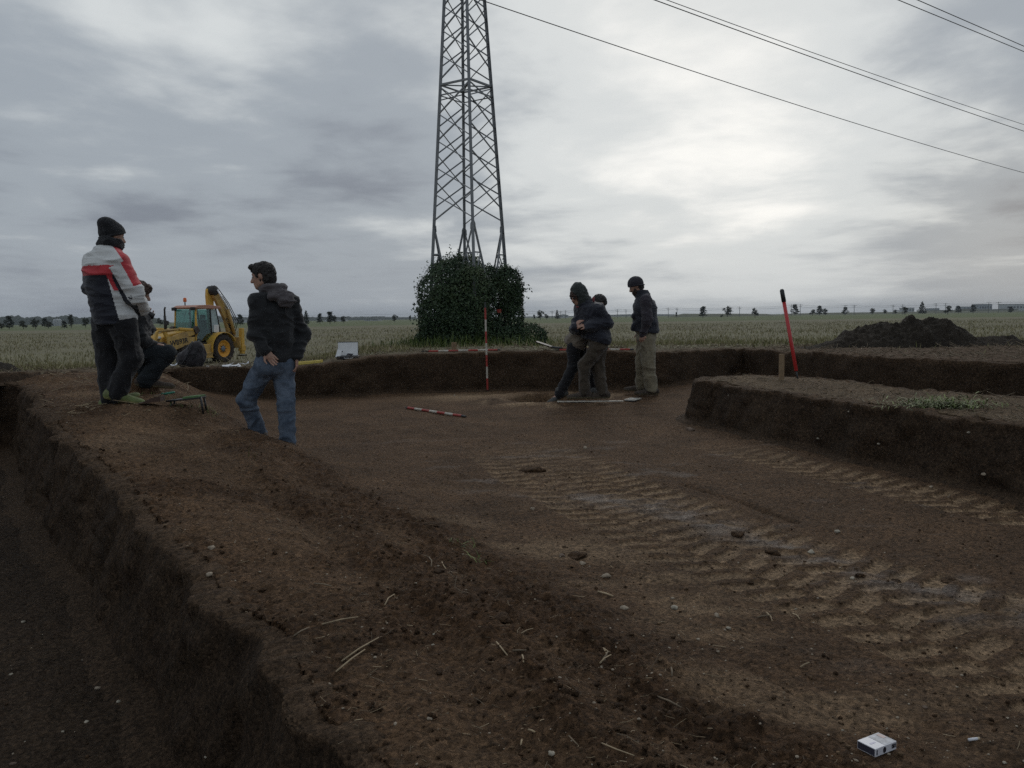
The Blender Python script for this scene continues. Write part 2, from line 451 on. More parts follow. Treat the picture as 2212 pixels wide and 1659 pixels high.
def ground(x, y):
    """height, region (0 field, 1 pit, 2 bank, 3 trench, 4 balk) and soil tints at points of the plan"""
    inn = inside(x, y, OUTER)
    in_t = inside(x, y, TRENCH) & inn
    in_b = inside(x, y, BALK) & inn
    in_k = inside(x, y, BANK) & inn & ~in_t & ~in_b
    reg = np.where(~inn, 0, np.where(in_t, 3, np.where(in_b, 4, np.where(in_k, 2, 1))))
    near = np.hypot(x, y) < 40
    zf = field_z(x, y)
    z = zf.copy()
    tan = np.zeros_like(x); wet = np.zeros_like(x); clod = np.zeros_like(x)
    i = np.where(near)[0]
    X, Y = x[i], y[i]; rg = reg[i]
    zk = bank_z(X, Y); zp = pit_z(X, Y)
    # bank and pit floor run into each other down a crumbled slope
    d_e, _, s_e = seg_dist(X, Y, bank_edge)
    sd = np.where(rg == 2, -d_e, d_e)
    sd = sd + 0.06 * fbm2(X * 3, Y * 3, 3, 5)
    mix = sstep(-0.35, 0.60, sd)
    rim = np.exp(-((sd + 0.05) / 0.24) ** 2)
    lump = np.abs(noise2(X * 7, Y * 7, 31)) * 0.6 + np.abs(noise2(X * 15, Y * 15, 32)) * 0.4
    nearw = sstep(9, 6.5, Y)
    zkp = zk * (1 - mix) + zp * mix + rim * nearw * (0.0 + 0.038 * lump) 
    rut = np.exp(-((sd + .62 + .05 * noise2(X * 1.5, Y * 1.5, 35)) / .09) ** 2) * nearw * (rg == 2); berm = np.exp(-((sd + .42) / .11) ** 2) * nearw * (rg == 2)
    zkp = zkp - .030 * rut + .030 * berm * (.5 + lump)
    clodk = np.maximum(rim, .8 * berm) * nearw
    z0 = np.where(rg == 0, zf[i], np.where(rg == 3, trench_z(X, Y), np.where(rg == 4, EYE - 0.76 + 0.03 * fbm2(X * .9, Y * .9, 3, 61), zkp)))
    # rough field margin: bank meets the field by a low step
    dout, _, _ = seg_dist(X, Y, far_edge)
    # relief
    big = fbm2(X * 0.9, Y * 0.9, 3, 1)
    med = fbm2(X * 4.2, Y * 4.2, 4, 2, 0.55)
    ridg = np.abs(fbm2(X * 9.0, Y * 9.0, 3, 3, 0.55))
    fine = fbm2(X * 26, Y * 26, 3, 4, 0.6)
    a_big = np.choose(rg, [0.04, 0.020, 0.035, 0.03, 0.02])
    a_med = np.choose(rg, [0.03, 0.014, 0.022, 0.016, 0.02])
    a_rid = np.choose(rg, [0.02, 0.012, 0.026, 0.014, 0.02])
    a_fin = np.choose(rg, [0.01, 0.0055, 0.009, 0.005, 0.007])
    soft = sstep(0.0, 0.12, np.minimum(d_e, 9)) * 0 + 1
    # crumbly patches: clods of earth
    patch = sstep(0.02, 0.40, fbm2(X * 1.1, Y * 1.1, 3, 12)) * (rg == 2) * 0.9 + clodk
    d_tr, _, _ = seg_dist(X, Y, trench_line)
    patch = np.maximum(patch, (rg == 2) * np.exp(-(d_tr / 0.16) ** 2) * (.55 + .6 * noise2(X * 2.2, Y * 2.2, 44)))
    patch = np.clip(patch, 0, 1)
    cl = np.maximum(0, noise2(X * 11, Y * 11, 41)) ** 1.0 * 0.028 + np.maximum(0, noise2(X * 23, Y * 23, 42)) * 0.018 + np.maximum(0, noise2(X * 47, Y * 47, 43)) * 0.011
    z0 = z0 + a_big * big + a_med * med + a_rid * (ridg - 0.25) + a_fin * fine + patch * cl
    relief = a_med * med + a_rid * (ridg - 0.25) + a_fin * fine
    # tyre tracks pressed into the pit floor
    T = np.zeros_like(X); Wt = np.zeros_like(X); gap_shade = np.zeros_like(X)
    m = (rg == 1) & (Y < 11)
    j = np.where(m)[0]
    if len(j):
        xx, yy = X[j], Y[j]
        free = sstep(0.05, 0.35, sd[j])
        for line, s_, amp in ((track_a, 91, 1.0), (track_a + np.array([-0.50, -0.10]), 92, 0.75), (track_b, 93, 1.0)):
            w, bar = lug(xx, yy, line, s_)
            w = w * free * amp
            z0[j] -= 0.75 * w * relief[j]
            z0[j] += w * (-0.014 - 0.007 * bar + 0.010 * (1 - bar) * (1 + .7 * noise2(xx * 12, yy * 12, s_)))
            gap_shade[j] = np.maximum(gap_shade[j] * (1 - w), w * (1 - bar))  # gaps between the lugs: their crescent shade is put into the tint
            T[j] = np.maximum(T[j] * (1 - .8 * w), w * (.22 + .68 * bar))
        # scrape marks of the digger bucket, along the way it drove
        u_ = xx * .90 + yy * .42; v_ = -xx * .42 + yy * .90
        z0[j] += free * sstep(-.1, .4, fbm2(xx * .7, yy * .7, 3, 26)) * (.010 * noise2(u_ * 9, v_ * 1.1, 27) + .006 * noise2(u_ * 22, v_ * 2.0, 28))
        dw, _, _ = seg_dist(xx, yy, wet_line)
        ww = np.exp(-(dw / (0.17 + 0.10 * noise2(xx * 1.5, yy * 1.5, 8))) ** 2) * sstep(-0.25, 0.3, fbm2(xx * 2.3, yy * 6, 3, 14))
        Wt[j] = np.maximum(Wt[j], ww)
        Wt[j] = np.maximum(Wt[j], 0.6 * sstep(0.15, 0.5, fbm2(xx * 1.4, yy * 3.0, 4, 15)) * sstep(9.5, 7.0, yy) * (1 - T[j]) * sstep(.5, 1.2, sd[j]))
        dg, _, _ = seg_dist(xx, yy, groove)
        z0[j] -= 0.030 * np.exp(-(dg / 0.028) ** 2)
        T[j] = np.maximum(T[j], (1 - gap_shade[j]) * 0.5 * sstep(1.3, 0.5, np.abs(sd[j] - 0.75)) * sstep(-0.1, 0.45, fbm2(xx * 1.0, yy * 2.6, 4, 16)) * sstep(6.5, 4.5, yy))
    # paler spoil thrown up round the small pit
    e = np.hypot((X - HOLE[0]) / 0.62, (Y - HOLE[1]) / 0.60)
    T = np.maximum(T, (rg == 1) * (np.exp(-((e - 1.5) / 0.45) ** 2) * sstep(-0.15, 0.45, fbm2(X * 3, Y * 3, 3, 18))))
    pb = at_z(1010, 857, 0)
    T = np.maximum(T, (rg == 1) * 0.9 * np.exp(-(((X - pb[0]) / .75) ** 2 + ((Y - pb[1]) / .6) ** 2)))
    # dry trampled top of bank, balk and margin
    T = np.maximum(T, (rg == 2) * 0.55 * sstep(0.0, 0.5, fbm2(X * 0.8, Y * 1.3, 4, 19)) * (1 - clodk))
    T = np.maximum(T, (rg == 4) * (0.55 + 0.4 * fbm2(X * 2, Y * 2, 3, 20)))
    T = np.maximum(T, (rg == 0) * 0.8 * sstep(1.6, 0.2, dout))
    T = np.maximum(T, (rg == 0) * sstep(.22, .36, X / np.maximum(Y, .5)) * sstep(24, 17, np.hypot(X, Y) + 3 * fbm2(X * .5, Y * .5, 3, 23)))
    # the hump the sitting person rests on
    hs = np.hypot((X - SEAT_PX[0]) / 0.20, (Y - SEAT_PX[1]) / 0.22)
    z0 = z0 + 0.25 * sstep(1.4, 0.6, hs) * (rg == 2)
    z[i] = z0; tan[i] = np.clip(T, 0, 1); wet[i] = np.clip(Wt, 0, 1); clod[i] = np.clip(np.maximum(patch, .9 * gap_shade * (rg == 1)), 0, 1)  # third tint: cloddy earth, plus painted shade between the tyre lugs
    # field undulation farther out
    far = ~near
    z[far] += 0.03 * noise2(x[far] * 0.15, y[far] * 0.15, 6)
    return z, reg, tan, wet, clod
def gz(x, y):
    return float(ground(np.array([float(x)]), np.array([float(y)]))[0][0])
def on_ground(px, py, d0=1.2):
    """point of the ground met by a line of sight"""
    d = ray(px, py)
    t = np.arange(1.2, 40, 0.02) if d0 < 3 else np.arange(10, 400, 0.5)
    X, Y, Z = d[0] * t, d[1] * t, EYE + d[2] * t
    g = ground(X, Y)[0]
    k = np.argmax(Z < g)
    return np.array([X[k], Y[k], g[k]])

def soil_material(name, dark, light, grey, rough=0.85, wetness=1.0):
    m = bpy.data.materials.new(name); m.use_nodes = True
    t = m.node_tree; b = t.nodes['Principled BSDF']; L = t.links.new
    tc = N(t, 'ShaderNodeTexCoord')
    at = N(t, 'ShaderNodeAttribute', attribute_name='soil')
    sp = N(t, 'ShaderNodeSeparateColor'); L(at.outputs['Color'], sp.inputs[0])
    n1 = N(t, 'ShaderNodeTexNoise', i_Scale=1.6, i_Detail=9, i_Roughness=0.68); L(tc.outputs['Object'], n1.inputs['Vector'])
    n2 = N(t, 'ShaderNodeTexNoise', i_Scale=38.0, i_Detail=6, i_Roughness=0.7); L(tc.outputs['Object'], n2.inputs['Vector'])
    n3 = N(t, 'ShaderNodeTexVoronoi', i_Scale=75.0, i_Randomness=1.0); L(tc.outputs['Object'], n3.inputs['Vector'])
    r = N(t, 'ShaderNodeValToRGB'); L(n1.outputs[0], r.inputs[0])
    r.color_ramp.elements[0].position = 0.34; r.color_ramp.elements[0].color = (*[c * 0.72 for c in dark], 1)
    r.color_ramp.elements[1].position = 0.66; r.color_ramp.elements[1].color = (*[c * 1.28 for c in dark], 1)
    mt = N(t, 'ShaderNodeMixRGB'); L(r.outputs[0], mt.inputs[1]); mt.inputs[2].default_value = (*light, 1)
    ml = N(t, 'ShaderNodeMath', operation='MULTIPLY'); L(sp.outputs[0], ml.inputs[0])
    mr = N(t, 'ShaderNodeMapRange'); L(n1.outputs[0], mr.inputs[0])
    for i, v in ((1, .3), (2, .62), (3, .70), (4, 1.0)): mr.inputs[i].default_value = v
    L(mr.outputs[0], ml.inputs[1]); L(ml.outputs[0], mt.inputs[0])
    md = N(t, 'ShaderNodeMixRGB', blend_type='MULTIPLY'); L(mt.outputs[0], md.inputs[1]); md.inputs[2].default_value = (.66, .62, .59, 1); L(sp.outputs[2], md.inputs[0])  # darkens cloddy earth and paints the shade between tyre lugs
    mg = N(t, 'ShaderNodeMixRGB'); L(md.outputs[0], mg.inputs[1]); mg.inputs[2].default_value = (*grey, 1)  # wet soil turns grey: the sheen of the sky put into its colour
    mw = N(t, 'ShaderNodeMath', operation='MULTIPLY'); L(sp.outputs[1], mw.inputs[0]); mw.inputs[1].default_value = 0.5
    L(mw.outputs[0], mg.inputs[0])
    # crumbs: each small grain a little lighter or darker
    mc = N(t, 'ShaderNodeMixRGB', blend_type='MULTIPLY', i_0=1.0); L(mg.outputs[0], mc.inputs[1])
    cr = N(t, 'ShaderNodeMapRange'); L(n2.outputs[0], cr.inputs[0])
    for i, v in ((1, .3), (2, .7), (3, .40), (4, 1.65)): cr.inputs[i].default_value = v
    L(cr.outputs[0], mc.inputs[2])
    mv = N(t, 'ShaderNodeMixRGB', blend_type='MULTIPLY', i_0=0.75); L(mc.outputs[0], mv.inputs[1]); 
    gv = N(t, 'ShaderNodeRGBToBW'); L(n3.outputs['Color'], gv.inputs[0])
    gm = N(t, 'ShaderNodeMapRange'); L(gv.outputs[0], gm.inputs[0])
    for i, v in ((1, .1), (2, .9), (3, .45), (4, 1.5)): gm.inputs[i].default_value = v
    L(gm.outputs[0], mv.inputs[2])
    L(mv.outputs[0], b.inputs['Base Color'])
    ro = N(t, 'ShaderNodeMapRange'); L(sp.outputs[1], ro.inputs[0])
    for i, v in ((1, 0), (2, 1), (3, rough), (4, rough - 0.38 * wetness)): ro.inputs[i].default_value = v
    L(ro.outputs[0], b.inputs['Roughness'])
    b.inputs['Specular IOR Level'].default_value = 0.13
    hb = N(t, 'ShaderNodeTexNoise', i_Scale=70.0, i_Detail=6, i_Roughness=0.72); L(tc.outputs['Object'], hb.inputs['Vector'])
    bp = N(t, 'ShaderNodeBump', i_Strength=1.0, i_Distance=0.022); L(hb.outputs[0], bp.inputs['Height'])
    b2 = N(t, 'ShaderNodeBump', i_Strength=0.7, i_Distance=0.014); L(n3.outputs['Distance'], b2.inputs['Height']); b2.invert = True
    L(bp.outputs[0], b2.inputs['Normal']); L(b2.outputs[0], b.inputs['Normal'])
    return m
M_PIT = soil_material('pit_soil', (.122, .073, .041), (.36, .25, .152), (.19, .16, .145))
M_BANK = soil_material('bank_soil', (.134, .080, .044), (.25, .165, .098), (.10, .085, .075))
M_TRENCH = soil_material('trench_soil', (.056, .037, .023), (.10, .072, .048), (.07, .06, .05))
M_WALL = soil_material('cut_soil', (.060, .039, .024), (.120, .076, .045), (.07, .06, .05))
M_BALK = soil_material('balk_soil', (.100, .066, .040), (.19, .135, .080), (.11, .09, .08))

def field_material():
    m = bpy.data.materials.new('field_soil'); m.use_nodes = True
    t = m.node_tree; b = t.nodes['Principled BSDF']; L = t.links.new
    tc = N(t, 'ShaderNodeTexCoord')
    at = N(t, 'ShaderNodeAttribute', attribute_name='soil')
    sp = N(t, 'ShaderNodeSeparateColor'); L(at.outputs['Color'], sp.inputs[0])
    n1 = N(t, 'ShaderNodeTexNoise', i_Scale=0.06, i_Detail=10, i_Roughness=0.7); L(tc.outputs['Object'], n1.inputs['Vector'])
    n2 = N(t, 'ShaderNodeTexNoise', i_Scale=9.0, i_Detail=8, i_Roughness=0.75); L(tc.outputs['Object'], n2.inputs['Vector'])
    r = N(t, 'ShaderNodeValToRGB'); L(n1.outputs[0], r.inputs[0])
    e = r.color_ramp.elements
    e[0].position = 0.36; e[0].color = (.165, .148, .105, 1)
    e[1].position = 0.66; e[1].color = (.215, .205, .130, 1)
    k = e.new(0.5); k.color = (.190, .176, .118, 1)
    sx = N(t, 'ShaderNodeSeparateXYZ'); L(tc.outputs['Object'], sx.inputs[0])
    gy = N(t, 'ShaderNodeMapRange'); L(sx.outputs[1], gy.inputs[0])
    for i, v in ((1, 225), (2, 250), (3, 0), (4, .55)): gy.inputs[i].default_value = v
    gg = N(t, 'ShaderNodeMixRGB'); L(gy.outputs[0], gg.inputs[0]); L(r.outputs[0], gg.inputs[1]); gg.inputs[2].default_value = (.105, .150, .060, 1)
    mc = N(t, 'ShaderNodeMixRGB', blend_type='MULTIPLY', i_0=1.0); L(gg.outputs[0], mc.inputs[1])
    cr = N(t, 'ShaderNodeMapRange'); L(n2.outputs[0], cr.inputs[0])
    for i, v in ((1, .3), (2, .7), (3, .5), (4, 1.5)): cr.inputs[i].default_value = v
    L(cr.outputs[0], mc.inputs[2])
    ms = N(t, 'ShaderNodeMixRGB'); L(sp.outputs[0], ms.inputs[0]); L(mc.outputs[0], ms.inputs[1])
    dirt = N(t, 'ShaderNodeMixRGB', blend_type='MULTIPLY', i_0=1.0); dirt.inputs[1].default_value = (.115, .080, .055, 1); L(cr.outputs[0], dirt.inputs[2])
    L(dirt.outputs[0], ms.inputs[2])
    L(ms.outputs[0], b.inputs['Base Color'])
    b.inputs['Roughness'].default_value = 1.0; b.inputs['Specular IOR Level'].default_value = 0.1
    bp = N(t, 'ShaderNodeBump', i_Strength=0.8, i_Distance=0.04); L(n2.outputs[0], bp.inputs['Height']); L(bp.outputs[0], b.inputs['Normal'])
    return m
M_FIELD = field_material()

def build_ground():
    th = np.radians(np.linspace(-46, 46, 760))
    r = np.concatenate([np.geomspace(1.75, 22, 620, endpoint=False), np.geomspace(22, 60, 90, endpoint=False), np.geomspace(60, 9000, 60)])
    RR, TT = np.meshgrid(r, th, indexing='ij')
    X = RR * np.sin(TT); Y = RR * np.cos(TT) - 1.2
    x, y = X.ravel(), Y.ravel()
    z, reg, tan, wet, clod = ground(x, y)
    nr, ncol = X.shape
    P = np.stack([x, y, z], 1).reshape(nr, ncol, 3)
    du = np.gradient(P, axis=0); dv = np.gradient(P, axis=1)
    nrm = np.cross(dv, du); nrm /= np.linalg.norm(nrm, axis=2, keepdims=True)
    nrm = nrm.reshape(-1, 3); nrm[nrm[:, 2] < 0] *= -1
    idx = np.arange(nr * ncol).reshape(nr, ncol)
    F = np.stack([idx[:-1, :-1], idx[:-1, 1:], idx[1:, 1:], idx[1:, :-1]], -1).reshape(-1, 4)
    # a quad belongs to the lower-lying... to the highest region among its corners, so cut edges go with the top
    rr = reg[F]
    pri = np.array([5, 1, 3, 0, 4])
    best = rr[np.arange(len(F)), np.argmax(pri[rr], 1)]
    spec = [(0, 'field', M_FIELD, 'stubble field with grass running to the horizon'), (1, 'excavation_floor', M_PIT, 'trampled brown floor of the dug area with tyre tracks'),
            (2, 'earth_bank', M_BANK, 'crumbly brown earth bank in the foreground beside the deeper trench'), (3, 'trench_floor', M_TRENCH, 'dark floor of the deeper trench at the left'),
            (4, 'earth_balk', M_BALK, 'raised block of undug earth at the right')]
    for k, name, m, lab in spec:
        f = F[best == k]
        if not len(f): continue
        u, inv = np.unique(f, return_inverse=True)
        o = mesh_obj(name, P.reshape(-1, 3)[u], inv.reshape(-1, 4), m, smooth=True)
        a = o.data.color_attributes.new('soil', 'FLOAT_COLOR', 'POINT')
        c = np.stack([tan[u], wet[u], clod[u], np.ones(len(u))], 1).astype(np.float32)
        a.data.foreach_set('color', c.ravel())
        o.data.normals_split_custom_set_from_vertices(nrm[u].tolist())
        tag(o, lab, kind='structure')
build_ground()

# ---------------------------------------------------------------- cut faces of the excavation
def cut_wall(name, line, top_f, bot_f, step, rows, rough, label, seed, lean=0.06, flip=1.0, out=0.05, lip=0.10, toe=0.16, smooth=0.12):
    pts = []
    for a, b in zip(line[:-1], line[1:]):
        n = max(1, int(round(np.hypot(*(b - a)) / step)))
        pts += [a + (b - a) * k / n for k in range(n)]
    pts = np.array(pts + [line[-1]])
    kk = max(1, int(smooth / step)) | 1
    if kk > 1: pts = np.stack([np.convolve(np.pad(pts[:, i], kk // 2, mode='reflect', reflect_type='odd'), np.ones(kk) / kk, 'valid') for i in (0, 1)], 1)
    # smoothed outward normals (into the pit)
    tg = np.gradient(pts, axis=0); k = max(3, int(0.25 / step)); ker = np.ones(k) / k
    tg = np.stack([np.convolve(np.pad(tg[:, i], k, mode='edge'), ker, 'same')[k:-k] for i in (0, 1)], 1)
    tg /= np.linalg.norm(tg, axis=1, keepdims=True)
    nr = np.stack([tg[:, 1], -tg[:, 0]], 1) * flip
    M = len(pts); arc = np.concatenate([[0], np.cumsum(np.hypot(*np.diff(pts, axis=0).T))])
    top_p = pts - nr * lip; toe_p = pts + nr * (out + lean + toe)
    zt = ground(top_p[:, 0], top_p[:, 1])[0]; zb = bot_f(toe_p[:, 0], toe_p[:, 1])
    V = []
    off_l = np.concatenate([[-lip, -0.04], np.linspace(out - 0.02, out + lean, rows), [out + lean + toe * 0.5, out + lean + toe]])
    fr_l = np.concatenate([[1.0, 1.0], np.linspace(0.985, 0.05, rows), [0.03, 0.0]])
    for q, (of, fr) in enumerate(zip(off_l, fr_l)):
        z = zb + (zt - zb) * fr
        if q == 0: z = z - 0.022
        if q == 1: z = z + 0.002
        if q == len(off_l) - 1: z = z - 0.03
        d = np.full(M, of)
        wgt = 1.0 if 1 < q < len(off_l) - 2 else 0.35
        Zc = z * 1.0
        wx, wy = pts[:, 0], pts[:, 1]
        d = d + wgt * rough * (0.4 * noise3(wx * 2.0, wy * 2.0, Zc * 1.8 + seed, seed) + 0.55 * noise3(wx * 5.1 + 3, wy * 5.1, Zc * 5.1, seed + 1)
                        + 0.45 * np.abs(noise3(wx * 9.3, wy * 9.3, Zc * 9.3, seed + 2)))
        zj = z + (0.25 * rough * noise3(arc * 9, np.full(M, of * 9), np.full(M, 8.8), seed + 4) if q in (1, 2, 3) else 0)
        V.append(np.stack([pts[:, 0] + nr[:, 0] * d, pts[:, 1] + nr[:, 1] * d, zj], 1))
    V = np.array(V)
    nq = len(off_l)
    idx = np.arange(nq * M).reshape(nq, M)
    F = np.stack([idx[:-1, :-1], idx[1:, :-1], idx[1:, 1:], idx[:-1, 1:]], -1).reshape(-1, 4)
    if flip < 0: F = F[:, ::-1]
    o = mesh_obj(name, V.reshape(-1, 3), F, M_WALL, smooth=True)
    a = o.data.color_attributes.new('soil', 'FLOAT_COLOR', 'POINT')
    c = np.zeros((nq, M, 4), np.float32); c[..., 3] = 1
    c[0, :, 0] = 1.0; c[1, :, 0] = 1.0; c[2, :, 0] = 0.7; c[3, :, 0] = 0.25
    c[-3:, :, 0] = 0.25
    a.data.foreach_set('color', c.ravel())
    tag(o, label, kind='structure')
    return o
fz = lambda x, y: ground(x, y)[0]
_pit_floor = lambda x, y: np.minimum(pit_z(x, y), 0.6)
cut_wall('excavation_wall', far_edge[i_cor - 1:], lambda x, y: field_z(x, y) + 0.01, _pit_floor, 0.06, 16, 0.07, 'dark cut earth face at the far side of the dug area', 4, smooth=.4, out=.12, lip=.12)
cut_wall('field_edge', far_edge[:i_cor + 1], lambda x, y: field_z(x, y) + 0.01, lambda x, y: bank_z(x, y) - 0.01, 0.06, 5, 0.03, 'low dark step between bank and field at the left', 6, lean=0.03, out=0.03, toe=0.08)
cut_wall('balk_face', balk_line, lambda x, y: np.full(x.shape, EYE - 0.755), lambda x, y: _pit_floor(x, y), 0.035, 24, 0.085, 'dark cut earth faces of the raised block at the right', 8, lean=0.12, lip=0.07, smooth=.30, out=.09)
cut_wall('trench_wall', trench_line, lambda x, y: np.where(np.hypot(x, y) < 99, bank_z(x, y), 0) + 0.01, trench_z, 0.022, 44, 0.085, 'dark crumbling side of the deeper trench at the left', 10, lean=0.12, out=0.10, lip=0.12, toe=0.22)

# ================================================================ lattice pylon with climbing ivy, overhead cables
M_STEEL = mat('galvanised_steel', (.23, .24, .25), 0.55, metal=0.35, var=0.22, vscale=3.0)
M_CABLE = mat('dark_cable', (.045, .047, .05), 0.6)
TY = 26.0
_c = at_y(1013, 560, TY)
TX = float(_c[0]); TZ = gz(TX, TY) - 0.05
TROT = R(10.5)
z_g = float(at_y(1011, 487, TY)[2]); z_f = float(at_y(1008, 186, TY)[2]); z_t = float(at_y(1006, 0, TY)[2])
r_g, r_t = 74 / PF * 26.15, 42.5 / PF * 26.6
def t_r(z): return r_g + (r_t - r_g) * (z - z_g) / (z_t - z_g)
def t_leg(i, z):
    a = TROT + math.pi + i * math.pi / 2 + R(0)       # 0 left, 1 front, 2 right, 3 back
    rr = t_r(z)
    return Vector((TX + rr * math.cos(a), TY + rr * math.sin(a), z))
_angle_cache = {}
def angle_bar(name, a, b, w, parent, m=M_STEEL, face=None):
    """an L section between two points"""
    a, b = Vector(a), Vector(b); d = b - a; l = d.length
    t = w * 0.16
    key = (round(w, 3), round(l, 2))
    d.normalize()
    u = Vector(face) if face is not None else Vector((TX, TY, (a.z + b.z) / 2)) - (a + b) / 2
    u = (u - d * u.dot(d)).normalized(); v = d.cross(u)
    mb = MB()
    p = [(0, 0), (w, 0), (w, t), (t, t), (t, w), (0, w)]
    mb.prism(p, 0, l, axis='z')
    o = mb.build(name, m, parent)
    M = Matrix((v, u, d)).transposed().to_4x4()
    M.translation = a - (u + v) * (w * .3) - parent.location
    o.matrix_local = M
    return o
def build_pylon():
    root = empty('lattice_pylon', (TX, TY, TZ))
    tag(root, 'grey steel lattice pylon rising out of the ivy', 'pylon')
    top = z_t + 2.2
    for i in range(4):
        angle_bar('leg', t_leg(i, TZ), t_leg(i, top), .088, root)
    # crossing braces, bay by bay
    zs = list(np.linspace(z_g + .12, z_f - .06, 6)); zs2 = list(np.linspace(z_f + .16, z_t + 1.9, 7))
    for i in range(4):
        j = (i + 1) % 4
        for lv in (zs, zs2):
            h = (lv[1] - lv[0]) * (.5 if i % 2 else 0)
            for k in range(len(lv) - 1):
                a, b = lv[k] + h, min(lv[k + 1] + h, lv[-1])
                if b - a < .3: continue
                angle_bar('brace', t_leg(i, a), t_leg(j, b), .036, root)
                angle_bar('brace', t_leg(i, b) + Vector((0, 0, 0)), t_leg(j, a), .032, root)
        for zz, w in ((z_f, .055), (z_f - .30, .034)):
            angle_bar('strut', t_leg(i, zz), t_leg(j, zz), w, root)
        # splayed struts below the gusset plates
        for q in (1, -1):
            j2 = (i + q) % 4
            zl = z_g - 2.1
            lo = t_leg(i, zl).lerp(t_leg(j2, zl), .43)
            angle_bar('foot_strut', t_leg(i, z_g + .02), lo, .050, root)
            zm = z_g - .88
            f = (z_g - zm) / (z_g - zl)
            k_ = t_leg(i, z_g).lerp(lo, f)
            angle_bar('foot_tie', t_leg(i, zm), k_, .038, root)
            angle_bar('foot_tie', k_, t_leg(i, zm - .85), .034, root)
        g = MB()
        c = t_leg(i, z_g); s_ = (Vector((TX, TY, 0)) - c); s_.z = 0; s_.normalize()
        for q in (1, -1):
            j2 = (i + q) % 4
            e = (t_leg(j2, z_g) - c).normalized()
            n = Vector((0, 0, 1)).cross(e) * .008
            pts = [c + Vector((0, 0, .10)), c + e * .10 + Vector((0, 0, -.04)), c + e * .11 + Vector((0, 0, -.20)), c + Vector((0, 0, -.24))]
            g = MB(); g.add([p_ + n for p_ in pts] + [p_ - n for p_ in pts], [(0, 1, 2, 3), (7, 6, 5, 4)] + [(a_, a_ + 4, (a_ + 1) % 4 + 4, (a_ + 1) % 4) for a_ in range(4)])
            o = g.build('gusset_plate', M_STEEL, root); o.location = -root.location
    # flat bracing across the inside of the frame
    angle_bar('strut', t_leg(0, z_f), t_leg(2, z_f), .04, root, face=(0, 0, 1))
    angle_bar('strut', t_leg(1, z_f), t_leg(3, z_f), .04, root, face=(0, 0, 1))
    # cross-arm above the picture
    u = Vector((.643, -.766, 0)); c = Vector((TX, TY, top - .3))
    angle_bar('cross_arm', c - u * 1.6, c + u * 1.6, .11, root, face=(0, 0, 1))
    # red plate fixed low on the right leg
    p = MB(); p.box((0, 0, 0), (.15, .02, .11)); po = p.build('warning_plate', mat('red_plate', (.40, .05, .035), .6), root)
    po.location = Vector(at_y(1077, 672, 25.3)) - root.location; po['label'] = 'small red plate among the ivy'
build_pylon()

def build_cables():
    u = np.array([.770, .638])
    def cable(pts, lab, r, a_, ext0, ext1):
        # the sight lines are met with one upright plane that holds the cable
        P = []
        for px, py in pts:
            d = ray(px, py)
            n = np.array([u[1], -u[0]])
            t = (a_ @ n) / (d[:2] @ n)
            P.append(np.array([d[0] * t, d[1] * t, EYE + d[2] * t]))
        P = np.array(P)
        s = P[:, :2] @ u
        co = np.polyfit(s, P[:, 2], 2 if len(pts) > 2 else 1)
        if len(pts) > 2 and co[0] < 0: co = np.polyfit(s, P[:, 2], 1)
        n = np.array([u[1], -u[0]]); off = a_ @ n
        ss = np.linspace(s.min() - ext0, s.max() + ext1, 60)
        mb = MB()
        mb.tube([(*(u * q + n * off), np.polyval(co, q)) for q in ss], r, 6)
        o = mb.build('overhead_cable', M_CABLE, None, True)
        tag(o, lab, 'cable', 'overhead cables')
    base = np.array([TX, TY])
    nn = np.array([u[1], -u[0]])
    c0 = at_y(1049, 1, 25.8)[:2]
    cable([(1047.4, 1.6), (1215, 60.6), (1502, 157), (1826.7, 258.7), (2212, 373.4)], 'single lowest cable running from the pylon to the right', .014, c0, 1.1, 60)
    b = base + nn * 5.3
    cable([(1418.6, 0), (1734, 119.8), (2001, 209), (2212, 284)], 'lower cable of the middle pair in the sky', .013, b, 30, 60)
    cable([(1443, 0), (1734, 108), (2001, 198), (2212, 269.5)], 'upper cable of the middle pair in the sky', .010, b + nn * .12, 30, 60)
    b = base + nn * 9.6
    cable([(1938, 0), (2050, 43.5), (2212, 112)], 'lower cable of the pair at the top right corner', .011, b, 30, 80)
    cable([(1982, 0), (2100, 51), (2212, 100)], 'upper cable of the pair at the top right corner', .011, b + nn * .3, 30, 80)
build_cables()

def leaf_material(name, cols, rough=0.55):
    m = bpy.data.materials.new(name); m.use_nodes = True
    t = m.node_tree; b = t.nodes['Principled BSDF']; L = t.links.new
    at = N(t, 'ShaderNodeAttribute', attribute_name='tone')
    sp = N(t, 'ShaderNodeSeparateColor'); L(at.outputs['Color'], sp.inputs[0])
    r = N(t, 'ShaderNodeValToRGB'); L(sp.outputs[0], r.inputs[0])
    e = r.color_ramp.elements
    e[0].position = 0; e[0].color = (*cols[0], 1); e[1].position = 1; e[1].color = (*cols[-1], 1)
    for i, c in enumerate(cols[1:-1]):
        k = e.new((i + 1) / (len(cols) - 1)); k.color = (*c, 1)
    L(r.outputs[0], b.inputs['Base Color']); b.inputs['Roughness'].default_value = rough
    b.inputs['Specular IOR Level'].default_value = 0.3
    return m
def tone_attr(o, tone):
    a = o.data.color_attributes.new('tone', 'FLOAT_COLOR', 'POINT')
    c = np.ones((len(tone), 4), np.float32); c[:, 0] = tone; c[:, 1] = tone; c[:, 2] = tone
    a.data.foreach_set('color', c.ravel())
